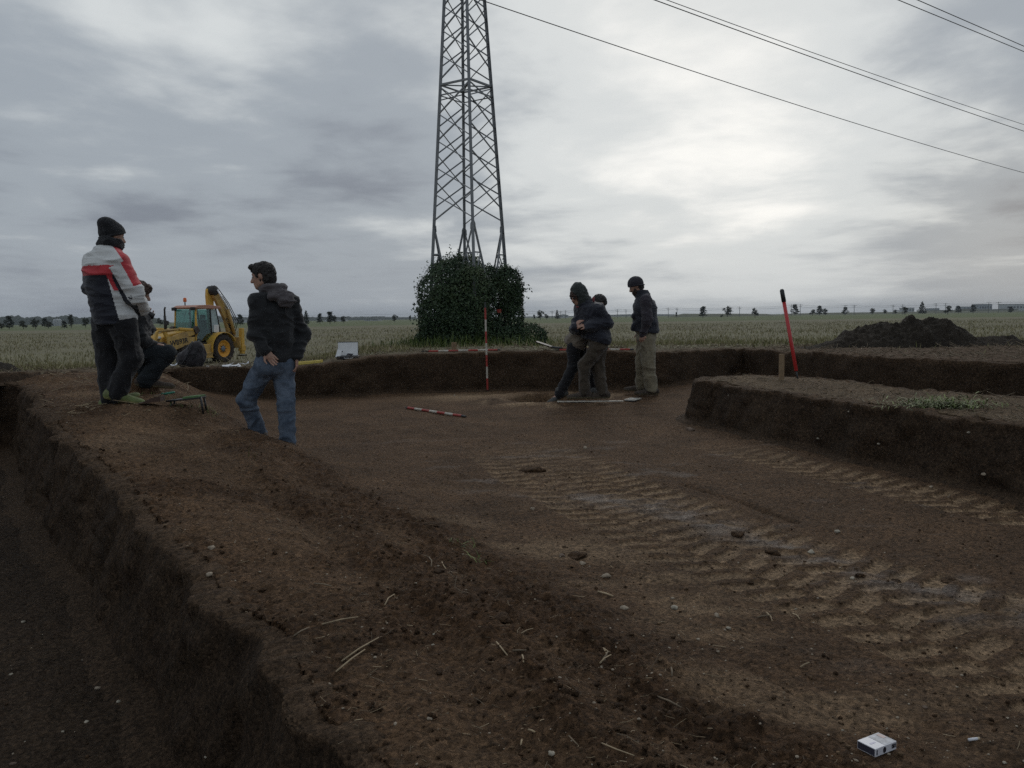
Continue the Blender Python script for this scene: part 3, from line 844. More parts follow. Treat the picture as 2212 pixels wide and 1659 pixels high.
def leaf_cloud(name, pts, size, m, parent=None, nrm=None, tone=None, seed=0, aspect=0.8):
    """one folded leaf (two triangles sharing a rib) at every point"""
    g = np.random.default_rng(seed); n = len(pts)
    d = g.normal(size=(n, 3)); d /= np.linalg.norm(d, axis=1, keepdims=True)
    if nrm is not None: d = d * .9 + nrm; d /= np.linalg.norm(d, axis=1, keepdims=True)
    r = g.normal(size=(n, 3)); a = np.cross(d, r); a /= np.linalg.norm(a, axis=1, keepdims=True); b = np.cross(d, a)
    s = (np.asarray(size) * g.uniform(.65, 1.3, n))[:, None]
    tip = pts + a * s * .6; base = pts - a * s * .5
    l = pts + b * s * .45 * aspect + d * s * .12; r_ = pts - b * s * .45 * aspect + d * s * .12
    V = np.stack([base, l, tip, r_], 1).reshape(-1, 3)
    i = np.arange(n) * 4
    F = np.concatenate([np.stack([i, i + 1, i + 2], 1), np.stack([i, i + 2, i + 3], 1)])
    o = mesh_obj(name, V, F, m, parent)
    tn = g.uniform(0, 1, n) if tone is None else np.clip(tone + g.normal(0, .16, n), 0, 1)
    tone_attr(o, np.repeat(tn, 4))
    return o
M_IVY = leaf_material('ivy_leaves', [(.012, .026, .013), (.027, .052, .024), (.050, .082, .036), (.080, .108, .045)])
M_STEM = mat('woody_stem', (.055, .042, .030), 0.9, var=.3)
def build_ivy():
    g = np.random.default_rng(5)
    base = np.array([TX, TY, TZ])
    def shell(c, r, n, zmin=0.0, thick=.16):
        p = g.normal(size=(n, 3)); p /= np.linalg.norm(p, axis=1, keepdims=True)
        bump = 1 + .13 * noise3(p[:, 0] * 2.6 + c[0], p[:, 1] * 2.6, p[:, 2] * 2.6, 3) + .09 * noise3(p[:, 0] * 7 + c[0], p[:, 1] * 7, p[:, 2] * 7, 4)
        rr = bump * (1 - thick * g.uniform(0, 1, n) ** 1.4 + .05 * (g.uniform(0, 1, n) ** 6) * 3)
        q = p * np.array(r) * rr[:, None] + np.array(c)
        k = q[:, 2] > zmin
        return q[k], p[k]
    k = 1 / 70.9
    parts = [((-.56, -.25, 1.35), (.93, 1.3, 1.38), 9500), ((.0, -1.0, 1.10), (.85, .72, 1.30), 9500), ((-.1, -1.15, .6), (.7, .6, .9), 3500), ((-.90, -.1, .75), (.62, .95, 1.0), 3500), ((-.20, .1, 1.9), (.80, .80, .92), 4200), ((1.10, .0, 1.72), (.50, .62, .72), 4200),
             ((1.22, -.05, .85), (.40, .55, 1.0), 3600), ((.55, .15, 2.05), (.52, .5, .42), 1800), ((1.62, -.25, .28), (.66, .60, .46), 2600), ((.05, -1.0, .55), (.95, .62, .8), 3600), ((.75, -.8, .30), (.7, .55, .42), 1800), ((-1.30, -.35, .25), (.34, .5, .36), 1100)]
    P = []; Nn = []
    for c, r, n in parts:
        q, p = shell(c, r, int(n * 1.45)); P.append(q); Nn.append(p)
    # trailing shoots that stick out
    for _ in range(280):
        c, r, _n = parts[g.integers(0, 9)]
        d = g.normal(size=3); d[1] = -abs(d[1]) * .6; d /= np.linalg.norm(d)
        s = np.array(c) + d * np.array(r) * .97
        if s[2] < .15: continue
        dr = d + np.array([0, 0, g.uniform(-.7, .5)]); m = g.integers(4, 12)
        sh = s + np.outer(np.linspace(0, g.uniform(.10, .32), m), dr) + g.normal(0, .02, (m, 3))
        P.append(sh); Nn.append(np.tile(d, (m, 1)))
    P = np.concatenate(P); Nn = np.concatenate(Nn)
    # the gap beside the right-hand leg, through which the sky is seen
    e = ((P[:, 0] - .78) / .15) ** 2 + ((P[:, 2] - 1.18) / .42) ** 2
    keep = (e > 1) | (g.uniform(0, 1, len(P)) < .45)
    P, Nn = P[keep], Nn[keep]
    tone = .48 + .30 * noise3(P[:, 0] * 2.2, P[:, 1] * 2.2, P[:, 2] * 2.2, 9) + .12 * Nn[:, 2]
    root = empty('climbing_ivy', (TX, TY, TZ))
    tag(root, 'dense dark green ivy covering the foot of the pylon', 'ivy')
    leaf_cloud('foliage', P, .068, M_IVY, root, Nn * .8 + np.array([0, -.1, .25]), tone, 6)
    st = MB()
    for _ in range(26):
        a = g.uniform(0, 2 * math.pi); r0 = g.uniform(.2, 1.1)
        b0 = np.array([math.cos(a) * r0 * .9 + (.3 if a < 1 else -.2), math.sin(a) * r0, 0])
        pts = [b0]
        for q in range(6): pts.append(pts[-1] + np.array([g.normal(0, .12), g.normal(0, .12), .33]))
        st.tube(pts, [.03, .028, .024, .02, .016, .012, .008], 6)
    st.build('stem', M_STEM, root)
build_ivy()

# ================================================================ the far edge of the plain
M_PINE = leaf_material('pine_needles', [(.010, .018, .012), (.018, .030, .018), (.034, .048, .028)], .8)
M_OAK = leaf_material('dull_leaves', [(.022, .030, .018), (.038, .046, .028), (.058, .060, .036)], .8)
M_BARK = mat('bark', (.05, .042, .035), .9, var=.3)
def horizon(px): return 686 + (1106 - px) * .01355
def tree_mesh(kind, seed):
    """unit-height crown and trunk"""
    g = np.random.default_rng(seed)
    P = []
    tr = MB()
    if kind == 'spruce':
        tr.tube([(0, 0, 0), (.004, 0, .5), (0, 0, .97)], [.020, .014, .003], 6)
        for z in np.linspace(.10, .97, 22):
            w = .24 * (1 - z) ** .75 + .012
            for _ in range(int(5 + 26 * (1 - z))):
                a = g.uniform(0, 2 * math.pi); r = w * g.uniform(.25, 1.08)
                P.append((r * math.cos(a), r * math.sin(a), z - r * .28 + g.normal(0, .012)))
        sz = .050
    elif kind == 'pine':
        tr.tube([(0, 0, 0), (.01, .005, .4), (-.005, 0, .8)], [.028, .02, .008], 6)
        for z in (.24, .38, .52, .64, .76, .87, .95):
            w = (.30 if z < .7 else .20) * (1 - .55 * max(0, z - .5)) * g.uniform(.75, 1.05)
            for _ in range(7):
                a = g.uniform(0, 2 * math.pi); r = w * g.uniform(.35, 1.0)
                c = np.array([r * math.cos(a), r * math.sin(a), z + g.normal(0, .025)])
                tr.tube([(0, 0, z - .06), tuple(c)], [.008, .003], 4)
                for q in g.normal(0, (.055, .055, .030), (26, 3)): P.append(c + q)
        sz = .042
    elif kind == 'broad':
        tr.tube([(0, 0, 0), (.015, 0, .3), (0, .01, .6)], [.034, .026, .012], 6)
        for _ in range(22):
            a = g.uniform(0, 2 * math.pi); z = g.uniform(.28, .92); w = .38 * math.sin(math.pi * min(1, (z - .1) / .95)) ** .8
            r = w * g.uniform(.3, 1.0); c = np.array([r * math.cos(a), r * math.sin(a), z])
            tr.tube([(0, 0, .3), tuple(c)], [.010, .003], 4)
            for q in g.normal(0, (.062, .062, .045), (36, 3)): P.append(c + q)
        sz = .048
    else:   # tall oval
        tr.tube([(0, 0, 0), (.006, 0, .5), (0, 0, .9)], [.022, .016, .006], 6)
        for _ in range(18):
            a = g.uniform(0, 2 * math.pi); z = g.uniform(.26, .95); w = .20 * math.sin(math.pi * min(1, (z - .12) / .92)) ** .7
            r = w * g.uniform(.2, 1.0); c = np.array([r * math.cos(a), r * math.sin(a), z])
            for q in g.normal(0, (.045, .045, .050), (34, 3)): P.append(c + q)
        sz = .045
    P = np.array(P); P = P[P[:, 2] > .05]
    return P, sz, tr
_protos = {}
def tree(px, yb, yt, kind, label, var=0, w=1.0, pale=False):
    key = (kind, var)
    dd = yb - horizon(px)
    D = float(np.clip(PF * 1.62 / max(dd, 1.0), 300, 760))
    d = ray(px, yb); X = d[0] / d[1] * D
    z = gz(X, D)
    top = EYE + ray(px, yt)[2] / ray(px, yt)[1] * D
    H = top - z
    if key not in _protos:
        P, sz, tr = tree_mesh(kind, 100 + 7 * var + len(kind))
        root = empty('tree')
        c = leaf_cloud('crown', P, sz * 1.6, M_OAK if kind in ('broad', 'oval') else M_PINE, root, None, .5 + .35 * noise3(P[:, 0] * 6, P[:, 1] * 6, P[:, 2] * 6, var) , var)
        t = tr.build('trunk', M_BARK, root)
        _protos[key] = (root, [c, t], False)
        used = root
    else:
        root, kids, _ = _protos[key]
        used = root.copy(); COL.objects.link(used)
        for k in kids:
            q = k.copy(); COL.objects.link(q); q.parent = used
    used.location = (X, D, z - .1); used.scale = (H * w, H * w, H); used.rotation_euler = (0, 0, px * 1.7 % 6.28)
    tag(used, label, 'tree', 'trees along the far edge of the field')
TREES = [
    (4, 713, 697, 'broad', 'low dark bush cut by the left edge of the picture', 0, 1.2), (20, 711, 682, 'pine', 'dark pine nearest the left edge of the picture', 0, 1.0),
    (51, 710, 692, 'broad', 'faint brownish tree between the pine at the left edge and the white silo', 1, 1.2), (77, 712, 687, 'broad', 'dense dark tree just left of the white silo', 0, 1.0),
    (97, 707, 687, 'pine', 'upper tree of the close pair left of the white silo', 1, 1.1), (105, 709, 694, 'broad', 'low spreading tree in front of the white silo', 1, 1.4),
    (139, 709, 693, 'pine', 'small bushy pine just right of the white silo', 0, 1.2), (154, 708, 679, 'oval', 'tall oval tree left of the man in the padded jacket', 0, 1.1),
    (185, 707, 684.5, 'broad', 'round tree on a bare trunk beside the man in the padded jacket', 0, .95), (324, 704, 687, 'oval', 'faint tree right of the sitting person', 0, 1.4), (346, 704, 686, 'broad', 'faint broad tree just left of the yellow backhoe', 1, 1.0),
    (501, 703, 690, 'broad', 'small tree against the raised arm of the backhoe', 0, .9), (519, 703, 679, 'pine', 'dark pine between the backhoe and the man in jeans', 0, 1.0), (546, 702, 678, 'pine', 'dark pine partly hidden by the man in jeans', 1, .9),
    (662, 700, 670, 'spruce', 'tallest pointed conifer just right of the man in jeans', 0, 1.25), (691, 699, 677, 'pine', 'second conifer right of the man in jeans', 0, .9), (713, 699, 673, 'pine', 'tall left tree of the cluster before the white box', 1, 1.1), (722, 698, 681, 'broad', 'middle bush of the cluster behind the white board', 0, 1.0),
    (742, 698, 682, 'broad', 'right-hand bush of the cluster behind the white board', 1, 1.0), (853, 696, 679, 'broad', 'lone round tree left of the ivy', 0, 1.0), (886, 695, 681, 'oval', 'pale slim tree touching the ivy on its left', 0, .8),
    (1154, 691, 679, 'oval', 'little narrow tree right of the ivy', 0, 1.0), (1167, 691, 669.5, 'broad', 'broad dark tree right of the ivy', 0, 1.0), (1180, 690, 678, 'broad', 'low bush at the right of the broad tree by the ivy', 1, 1.2),
    (1203.5, 689, 668.5, 'spruce', 'small spruce left of the hooded person', 0, 1.3), (1461, 686, 674, 'oval', 'thin tree right of the man in the vest', 0, .8),
    (1518.5, 686, 662, 'pine', 'dense pine first of the row right of the man in the vest', 0, 1.15), (1559, 686, 679, 'broad', 'tiny bush left of the forked tree', 1, 1.3), (1571, 685, 661, 'broad', 'forked broad tree second of the row right of the man in the vest', 0, 1.05),
    (1631, 685.5, 665, 'broad', 'round tree left of the red pole', 1, 1.0), (1717, 681.5, 657.5, 'pine', 'open layered pine just right of the red pole', 1, 1.1),
    (1755, 681.5, 668, 'broad', 'low left tree of the trio right of the red pole', 1, 1.4), (1770, 681.5, 660.5, 'pine', 'tall middle tree of the trio right of the red pole', 0, 1.1), (1783, 681.5, 666, 'broad', 'right tree of the trio right of the red pole', 0, 1.15),
    (1826, 680.5, 663.5, 'pine', 'layered tree between the trio and the soil heap', 1, 1.3), (1884, 679, 665, 'broad', 'round bush left above the soil heap', 0, 1.1), (1911, 678.5, 668, 'broad', 'smallest bush above the soil heap', 1, 1.1),
    (1935, 678.5, 668.5, 'broad', 'wide low bush above the top of the soil heap', 0, 1.5), (1955, 680, 662.5, 'oval', 'pale rounded tree above the top of the soil heap', 0, 1.5), (1992, 677, 651.5, 'spruce', 'tall spiky spruce above the soil heap', 1, 1.6),
    (2047, 679.5, 659.5, 'broad', 'large dark bush right of the spruce', 1, 1.05), (2070, 676.5, 660.5, 'pine', 'small pine second right of the spruce', 0, 1.2), (2102, 675.5, 658.5, 'pine', 'pine third right of the spruce', 1, 1.15), (2183, 676, 662, 'pine', 'low spreading pine nearest the right edge of the picture', 1, 1.4),
]
for px, yb, yt, kind, lab, var, w in TREES: tree(px, yb, yt, kind, lab, var, w)

M_POLE = mat('concrete_pole', (.17, .17, .17), .85, var=.15)
def build_poles():
    proto = None
    spots = [(1202, 690, 670.5, 'behind the small spruce by the hooded person'), (1231, 688, 669.5, 'left of the coat of the hooded person'), (1343, 687, 667.5, 'between the hooded person and the man in the vest'), (1453, 686, 663.5, 'right behind the man in the vest'), (1588, 682.5, 661.5, 'beside the forked tree'), (1719, 679.5, 656.5, 'behind the layered pine by the red pole'),
             (1835, 679.5, 658, 'right of the layered tree left of the soil heap'), (1939, 677.5, 657, 'left of the tall spruce'), (2032, 675, 654, 'right of the tall spruce'), (2146, 673, 651.5, 'nearest the right edge of the picture')]
    for px, yb, yt, where in spots:
        D = 640.0
        d = ray(px, yb); X = d[0] / d[1] * D; z = gz(X, D)
        H = EYE + ray(px, yt)[2] / ray(px, yt)[1] * D - z
        if proto is None:
            root = empty('power_pole')
            for s_ in (-3.2, 3.2):
                p = MB(); p.tube([(s_, 0, 0), (s_, 0, 1)], [.24, .17], 6); p.build('post', M_POLE, root)
            for zz, l in ((.93, 3.4), (.80, 2.2)):
                for s_ in (-3.2, 3.2):
                    c = MB(); c.box((s_, 0, zz), (l, .2, .022)); c.build('cross_arm', M_POLE, root)
            kids = children(root); proto = root; o = root
        else:
            o = proto.copy(); COL.objects.link(o)
            for k in kids:
                q = k.copy(); COL.objects.link(q); q.parent = o
        o.location = (X, D, z - .2); o.scale = (1, 1, H); o.rotation_euler = (0, 0, -math.atan2(X, D))
        tag(o, 'twin power line posts ' + where, 'power pole', 'poles of the far power line')
        o['_top'] = H
    P = [(o.location.x, o.location.y, o.location.z + o.scale.z * .96) for o in bpy.data.objects if o.name.startswith('power_pole')]
    P.sort()
    for k, dz in ((0, 0.0), (1, -1.3)):
        mb = MB()
        pts = []
        ext = [(P[0][0] - 260, P[0][1], P[0][2])] + P + [(P[-1][0] + 260, P[-1][1], P[-1][2])]
        for a, b in zip(ext[:-1], ext[1:]):
            for t in np.linspace(0, 1, 6)[:-1]:
                pts.append((a[0] + (b[0] - a[0]) * t, a[1] + (b[1] - a[1]) * t + k * 4, a[2] + (b[2] - a[2]) * t + dz - 4.0 * t * (1 - t) * .9))
        mb.tube(pts, .045, 4)
        o = mb.build('power_line', M_CABLE, None)
        tag(o, ['upper', 'lower'][k] + ' wire of the far power line strung along the horizon', 'wire', 'wires of the far power line')
build_poles()

M_WOOD1 = leaf_material('far_woods', [(.020, .030, .020), (.030, .042, .028), (.040, .052, .034)], .9)
def woods(name, p0, p1, yt, yb, D, lab, seed, rough=.25, m=None, depth=60, grain=9.0, tops=None):
    """a wooded or grassy ridge far away: a long mound with an uneven top"""
    n = max(20, int((p1 - p0) * 1.4)); rows = 7
    V = []
    g = np.random.default_rng(seed)
    for i, px in enumerate(np.linspace(p0, p1, n)):
        d0 = ray(px, yb); X = d0[0] / d0[1] * D
        zb = float(field_z(np.array([X]), np.array([D]))[0]) - .5
        yy = np.interp(px, *tops) if tops else yt
        zt = EYE + ray(px, yy)[2] / ray(px, yy)[1] * D
        h = zt - zb
        e = min(1.0, 6 * min((px - p0), (p1 - px)) / (p1 - p0) + .02) if seed % 2 else 1.0
        for r in range(rows):
            t = r / (rows - 1)
            hh = h * math.sin(math.pi * (.5 * min(1, t / .45) if t < .45 else .5 + .5 * (t - .45) / .55)) * e
            jit = 1 + rough * float(noise2(np.array([X / (grain * 3.0)]), np.array([t * 3.1 + seed]), seed)[0]) + rough * .8 * float(noise2(np.array([X / grain]), np.array([t * 7.7 + seed]), seed + 1)[0])
            V.append((X * (1 + depth * t / D), D + depth * t, zb + max(0, hh * jit)))
    V = np.array(V); idx = np.arange(n * rows).reshape(n, rows)
    F = np.stack([idx[:-1, :-1], idx[1:, :-1], idx[1:, 1:], idx[:-1, 1:]], -1).reshape(-1, 4)
    o = mesh_obj(name, V, F, m or M_WOOD1, smooth=False)
    tone_attr(o, np.clip(.5 + .5 * noise2(V[:, 0] / 14, V[:, 1] / 9 + V[:, 2], seed), 0, 1))
    tag(o, lab, kind='stuff' if 'wood' in name else 'structure')
M_BERM = mat('berm_grass', (.075, .085, .050), .95, var=.2, vscale=.05, coords='Object')
woods('far_woods', -260, 345, 686, 706, 1700, 'hazy blue-green woods along the left horizon', 2, tops=([-260, 0, 60, 120, 200, 260, 330, 345], [686, 685.5, 684.5, 683.5, 684, 686.5, 687, 688]))
woods('near_woods', 296, 372, 690, 702, 1000, 'darker belt of woods left of the backhoe', 3, tops=([296, 320, 350, 372], [691, 689.5, 690, 691]))
woods('far_woods', 470, 900, 686, 698, 2300, 'faint line of woods behind the backhoe and the man in jeans', 4, tops=([470, 520, 700, 800, 900], [684.5, 685, 684.5, 684, 685]))
woods('far_hill', 1070, 1460, 684, 689, 3200, 'faint blue hills behind the hooded person', 6, rough=.1, grain=60, tops=([1070, 1150, 1250, 1340, 1400, 1460], [684, 683, 682, 679, 678.5, 679]))
woods('grass_berm', 1432, 1700, 678, 686, 780, 'long low grassy berm behind the row of trees', 5, rough=.08, grain=40, m=M_BERM, tops=([1432, 1450, 1500, 1600, 1700], [681, 677, 677.5, 677.5, 678]))
woods('grass_berm', 1690, 2330, 675, 681, 900, 'flat grassy rise below the far factory', 8, rough=.08, grain=40, m=M_BERM, tops=([1690, 1800, 2000, 2330], [678, 675.5, 673, 669]))
woods('near_woods', 1980, 2200, 668, 676, 1300, 'low hazy trees round the far factory', 10, tops=([1980, 2100, 2200], [671, 668, 667]))

M_PALEW = mat('pale_wall', (.40, .42, .44), .7, var=.06, vscale=.02)
M_GREYW = mat('grey_blue_wall', (.27, .30, .34), .7, var=.06, vscale=.02)
M_ROOFG = mat('grey_roof', (.22, .23, .24), .7)
M_WIN = mat('far_window', (.05, .06, .07), .2)
def far_building(x0, x1, yt, yb, D, lab, m, windows=4, gable=False, cat='building', name='factory_building'):
    a = ray(x0, yb); b = ray(x1, yb); X0 = a[0] / a[1] * D; X1 = b[0] / b[1] * D
    z = gz((X0 + X1) / 2, D); top = EYE + ray(x0, yt)[2] / ray(x0, yt)[1] * D
    w, h = X1 - X0, top - z
    root = empty(name, ((X0 + X1) / 2, D + 12, z)); tag(root, lab, cat)
    mb = MB(); mb.box((0, 0, h / 2), (w, 24, h)); mb.build('wall', m, root)
    r = MB()
    if gable: r.prism([(-w / 2 - .4, h), (w / 2 + .4, h), (0, h + w * .12)], -12.4, 12.4)
    else: r.box((0, 0, h + .25), (w + .8, 24.8, .5))
    r.build('roof', M_ROOFG if not gable else m, root)
    for i in range(windows):
        q = MB(); q.box((0, 0, 0), (w / windows * .55, .1, h * .26)); o = q.build('window', M_WIN, root); o.location = (-w / 2 + w * (i + .5) / windows, -12.03, h * .60)
    return root
far_building(2115, 2143, 657.5, 670, 1500, 'hazy grey factory block left of the pale factory at the right edge', M_GREYW, 5)
far_building(2174, 2230, 657.5, 671, 1450, 'long pale factory at the right edge of the horizon', M_PALEW, 8)
far_building(2080, 2112, 663, 671, 1450, 'low grey hall left of the factory blocks', M_GREYW, 4)
far_building(1957, 1975, 665.5, 675, 1400, 'pale hazy block left of the tall spruce', M_PALEW, 3)
far_building(2013, 2029, 666.5, 674, 1400, 'small grey block right of the tall spruce', M_GREYW, 3)
far_building(1207, 1228, 681, 690, 1300, 'pale shed with low roof left of the hooded person', M_PALEW, 2, True)
far_building(500, 552, 690, 699, 900, 'pale long roofed shed right of the backhoe', M_PALEW, 0, False)
far_building(700, 742, 690, 698, 900, 'pale low shed behind the white board', M_PALEW, 0, False)
far_building(787, 818, 690.5, 697, 950, 'pale low shed left of the lone round tree', M_PALEW, 2, False)
def silo():
    D = 620.0
    a = ray(124, 704); X = a[0] / a[1] * D; z = gz(X, D)
    root = empty('silo', (X, D, z)); tag(root, 'white silo building among the trees at the left', 'silo')
    top = EYE + ray(124, 689)[2] / ray(124, 689)[1] * D - z
    for i, (dx, k) in enumerate(((-1.9, .92), (0, 1.0), (1.9, .95))):
        m = MB(); m.lathe([(1.15, 0), (1.15, top * k * .88), (.6, top * k), (.1, top * k + .2)], n=16); o = m.build('tank', M_PALEW, root, False); o.location = (dx, 0, 0)
    b = MB(); b.box((-4.0, -.5, top * .22), (2.6, 4, top * .44)); b.build('annex', M_PALEW, root)
silo()

# ================================================================ yellow backhoe loader
def build_backhoe():
    YEL = mat('worn_yellow_paint', (.72, .42, .055), .5, col2=(.50, .30, .06), vscale=2.2, bump=.05)
    YELD = mat('dusty_yellow_paint', (.58, .37, .10), .6, col2=(.30, .20, .085), vscale=3.0)
    DARK = mat('dark_machine_parts', (.022, .020, .019), .6, var=.3)
    TYRE = mat('muddy_tyre', (.040, .032, .027), .9, var=.35, vscale=8, bump=.4)
    RIM = mat('orange_yellow_rim', (.70, .33, .03), .5, var=.15)
    HUB = mat('grey_hub', (.14, .16, .19), .5)
    ROOF = mat('sun_faded_roof', (.47, .235, .165), .6, var=.12)
    CHROME = mat('cylinder_rod', (.72, .73, .75), .25, metal=.6)
    RUST = mat('muddy_bucket_steel', (.060, .042, .032), .75, var=.4, vscale=5, bump=.3)
    ORANGE = mat('orange_lens', (.70, .15, .03), .3)
    WHITE = mat('white_sheet', (.72, .74, .75), .6, var=.05)
    GLASS = bpy.data.materials.new('tinted_glass'); GLASS.use_nodes = True
    t = GLASS.node_tree; t.nodes.remove(t.nodes['Principled BSDF'])
    tr = N(t, 'ShaderNodeBsdfTransparent'); tr.inputs[0].default_value = (.56, .72, .68, 1)
    gl = N(t, 'ShaderNodeBsdfGlossy'); gl.inputs[0].default_value = (.8, .9, .88, 1); gl.inputs['Roughness'].default_value = .05
    mx = N(t, 'ShaderNodeMixShader', i_0=.10); t.links.new(tr.outputs[0], mx.inputs[1]); t.links.new(gl.outputs[0], mx.inputs[2])
    t.links.new(mx.outputs[0], t.nodes['Material Output'].inputs[0])
    # stands below the brow of the field: rear left wheel foot seen at (487, 783)
    D = 42.0
    w = at_y(487, 782, D)
    az = math.atan2(w[0], D)
    rz = R(227) - az
    g = gz(w[0], w[1])
    F = np.array([math.cos(rz), math.sin(rz)]); Lf = np.array([-math.sin(rz), math.cos(rz)])
    c = np.array([w[0], w[1]]) - Lf * 1.05
    root = empty('backhoe_loader', (c[0], c[1], g), rz)
    tag(root, 'yellow backhoe loader with orange beacon parked in the field', 'backhoe loader')
    def text(s, size, loc, rot, m, parent, name='lettering', xs=1.0):
        cu = bpy.data.curves.new(name, 'FONT'); cu.body = s; cu.size = size; cu.extrude = .004; cu.align_x = 'CENTER'; cu.align_y = 'CENTER'; cu.offset = size * .018
        o = bpy.data.objects.new(name, cu); COL.objects.link(o)
        bpy.context.view_layer.update()
        me = bpy.data.meshes.new_from_object(o.evaluated_get(bpy.context.evaluated_depsgraph_get()))
        bpy.data.objects.remove(o)
        me.materials.clear(); me.materials.append(m)
        q = bpy.data.objects.new(name, me); COL.objects.link(q); q.parent = parent; q.location = loc; q.rotation_euler = rot; q.scale = (xs, 1, 1)
        return q
    # chassis and bonnet
    ch = MB()
    ch.box((1.1, 0, .72), (3.6, .70, .36)).box((-.6, 0, .80), (.9, 1.15, .6))
    ch.build('chassis', DARK, root, bevel=.03)
    bo = MB()
    bo.prism([(1.50, .92), (3.25, .86), (3.38, .98), (3.36, 1.30), (3.05, 1.44), (1.50, 1.62)], -.45, .45)
    b = bo.build('bonnet', YEL, root, bevel=.05)
    gr = MB()
    for k in range(5): gr.box((3.385, 0, .98 + k * .065), (.02, .66, .028))
    gr.build('grille', DARK, b)
    for s in (-1, 1):
        h = MB(); h.box((3.37, s * .34, 1.32), (.05, .14, .10)); h.build('headlight', WHITE, b, bevel=.01)
    # front wheels
    def wheel(x, y, r, wd, s, hubr):
        n = MB(); tr_ = wd / 2
        n.lathe([(r * .60, -tr_ * .8), (r * .66, -tr_ * .92), (r * .86, -tr_), (r * .96, -tr_ * .86), (r * .975, 0), (r * .96, tr_ * .86), (r * .86, tr_), (r * .66, tr_ * .92), (r * .60, tr_ * .8)], axis='y', n=36, cap=False)
        wh = empty('wheel'); wh.parent = root; wh.location = (x, y, r * .97)
        ty = n.build('tyre', TYRE, wh, True)
        lg = MB()
        k = 18
        for i in range(k):
            for q in (-1, 1):
                a = 2 * math.pi * (i + (0 if q < 0 else .5)) / k
                M = Matrix.Rotation(-a, 3, 'Y') @ Matrix.Rotation(R(38) * q, 3, 'X')
                lg.box(Matrix.Rotation(-a, 3, 'Y') @ Vector((r * .975, q * wd * .23, 0)), (.055, wd * .56, .055), Matrix.Rotation(-a, 3, 'Y') @ Matrix.Rotation(R(40) * q, 3, 'X'))
        o = lg.build('tread_lugs', TYRE, wh); o['kind'] = 'stuff'
        ri = MB()
        rr = r * .60; yo = tr_ * .80 * s
        ri.lathe([(rr * 1.0, yo * .2), (rr * 1.03, yo), (rr * .92, yo * .98), (rr * .84, yo * .50), (rr * .45, yo * .42), (rr * .40, yo * .62), (.02, yo * .62)] if s > 0 else [(.02, yo * .62), (rr * .40, yo * .62), (rr * .45, yo * .42), (rr * .84, yo * .50), (rr * .92, yo * .98), (rr * 1.03, yo), (rr * 1.0, yo * .2)], axis='y', n=32)
        ri.build('rim', RIM, wh, True)
        hb = MB(); hb.lathe([(rr * .34, yo * .55), (rr * .34, yo * .72), (rr * .2, yo * .82), (.02, yo * .82)] if s > 0 else [(.02, yo * .82), (rr * .2, yo * .82), (rr * .34, yo * .72), (rr * .34, yo * .55)], axis='y', n=20); hb.build('hub', HUB, wh, True)
        for i in range(8):
            a = 2 * math.pi * i / 8
            bl = MB(); bl.box((rr * .42 * math.cos(a), yo * .66, rr * .42 * math.sin(a)), (.045, .05, .045)); bl.build('wheel_bolt', DARK, wh)
    for s in (1, -1):
        wheel(0, s * .82, .70, .46, s, .2); wheel(2.25, s * .78, .47, .32, s, .15)
        # fender over the rear wheel
        fd = MB(); pts = []
        for k in range(13):
            a = R(-12 + 168 * k / 12); pts.append((.84 * math.cos(a) * 1.02, .70 + .80 * math.sin(a)))
        inner = [(x_ * .955, .70 + (z_ - .70) * .955) for x_, z_ in pts]
        fd.prism(pts + inner[::-1], s * .57, s * 1.08)
        fd.build('fender', YEL, root, bevel=.012)
        # step box between the wheels
        st = MB(); st.box((1.05, s * .82, .72), (.50, .34, .44)); st.box((1.05, s * .92, .40), (.46, .26, .26)); o = st.build('step_box', YELD, root, bevel=.025)
        tr2 = MB()
        for zz in (.50, .30): tr2.box((1.05, s * 1.0, zz), (.46, .20, .025))
        tr2.build('step', YELD, o)
    # cab
    cabw, x0, x1, zf, zr = .68, .12, 1.50, .98, 2.66
    post = lambda a, b, r, m=YEL: MB().tube([a, b], r, 6).build('cab_post', m, root)
    corners = {}
    for s in (1, -1):
        post((x1, s * cabw, zf), (x1 - .10, s * cabw * .95, zr), .045)
        post((x0 + .33, s * cabw, zf + .35), (x0 + .36, s * cabw * .95, zr), .040, DARK)
        post((x0 - .30, s * cabw * .9, zf + .55), (x0 - .05, s * cabw * .9, zr), .045, DARK)
    lo = MB()
    lo.prism([(x0 - .3, .96), (x1, .96), (x1, 1.0), (x1 - .02, 1.56), (x1 - .08, 1.56), (x1 - .08, 1.02), (x0 - .3, 1.02)], -cabw, cabw)
    lo.box(((x0 - .24), 0, 1.25), (.10, 1.2, .55))
    lo.build('cab_floor', DARK, root)
    rf = MB()
    rf.prism([(x0 - .32, zr + .02), (x0 - .26, zr + .10), (x0 + .5, zr + .17), (x1 - .25, zr + .15), (x1 + .02, zr + .05), (x1 - .04, zr - .02), (x0 - .3, zr - .02)], -.74, .74)
    rf.build('cab_roof', ROOF, root, bevel=.03)
    def pane(name, pts, m=GLASS):
        n = Vector(pts[1]) - Vector(pts[0]); n = n.cross(Vector(pts[2]) - Vector(pts[0])).normalized() * .006
        q = [Vector(p) + n for p in pts] + [Vector(p) - n for p in pts]; k = len(pts)
        mb = MB(); mb.add(q, [tuple(range(k)), tuple(range(2 * k - 1, k - 1, -1))] + [(i, i + k, (i + 1) % k + k, (i + 1) % k) for i in range(k)])
        return mb.build(name, m, root)
    pane('windscreen', [(x1 - .01, -cabw + .05, 1.56), (x1 - .01, cabw - .05, 1.56), (x1 - .11, cabw * .92, zr - .03), (x1 - .11, -cabw * .92, zr - .03)])
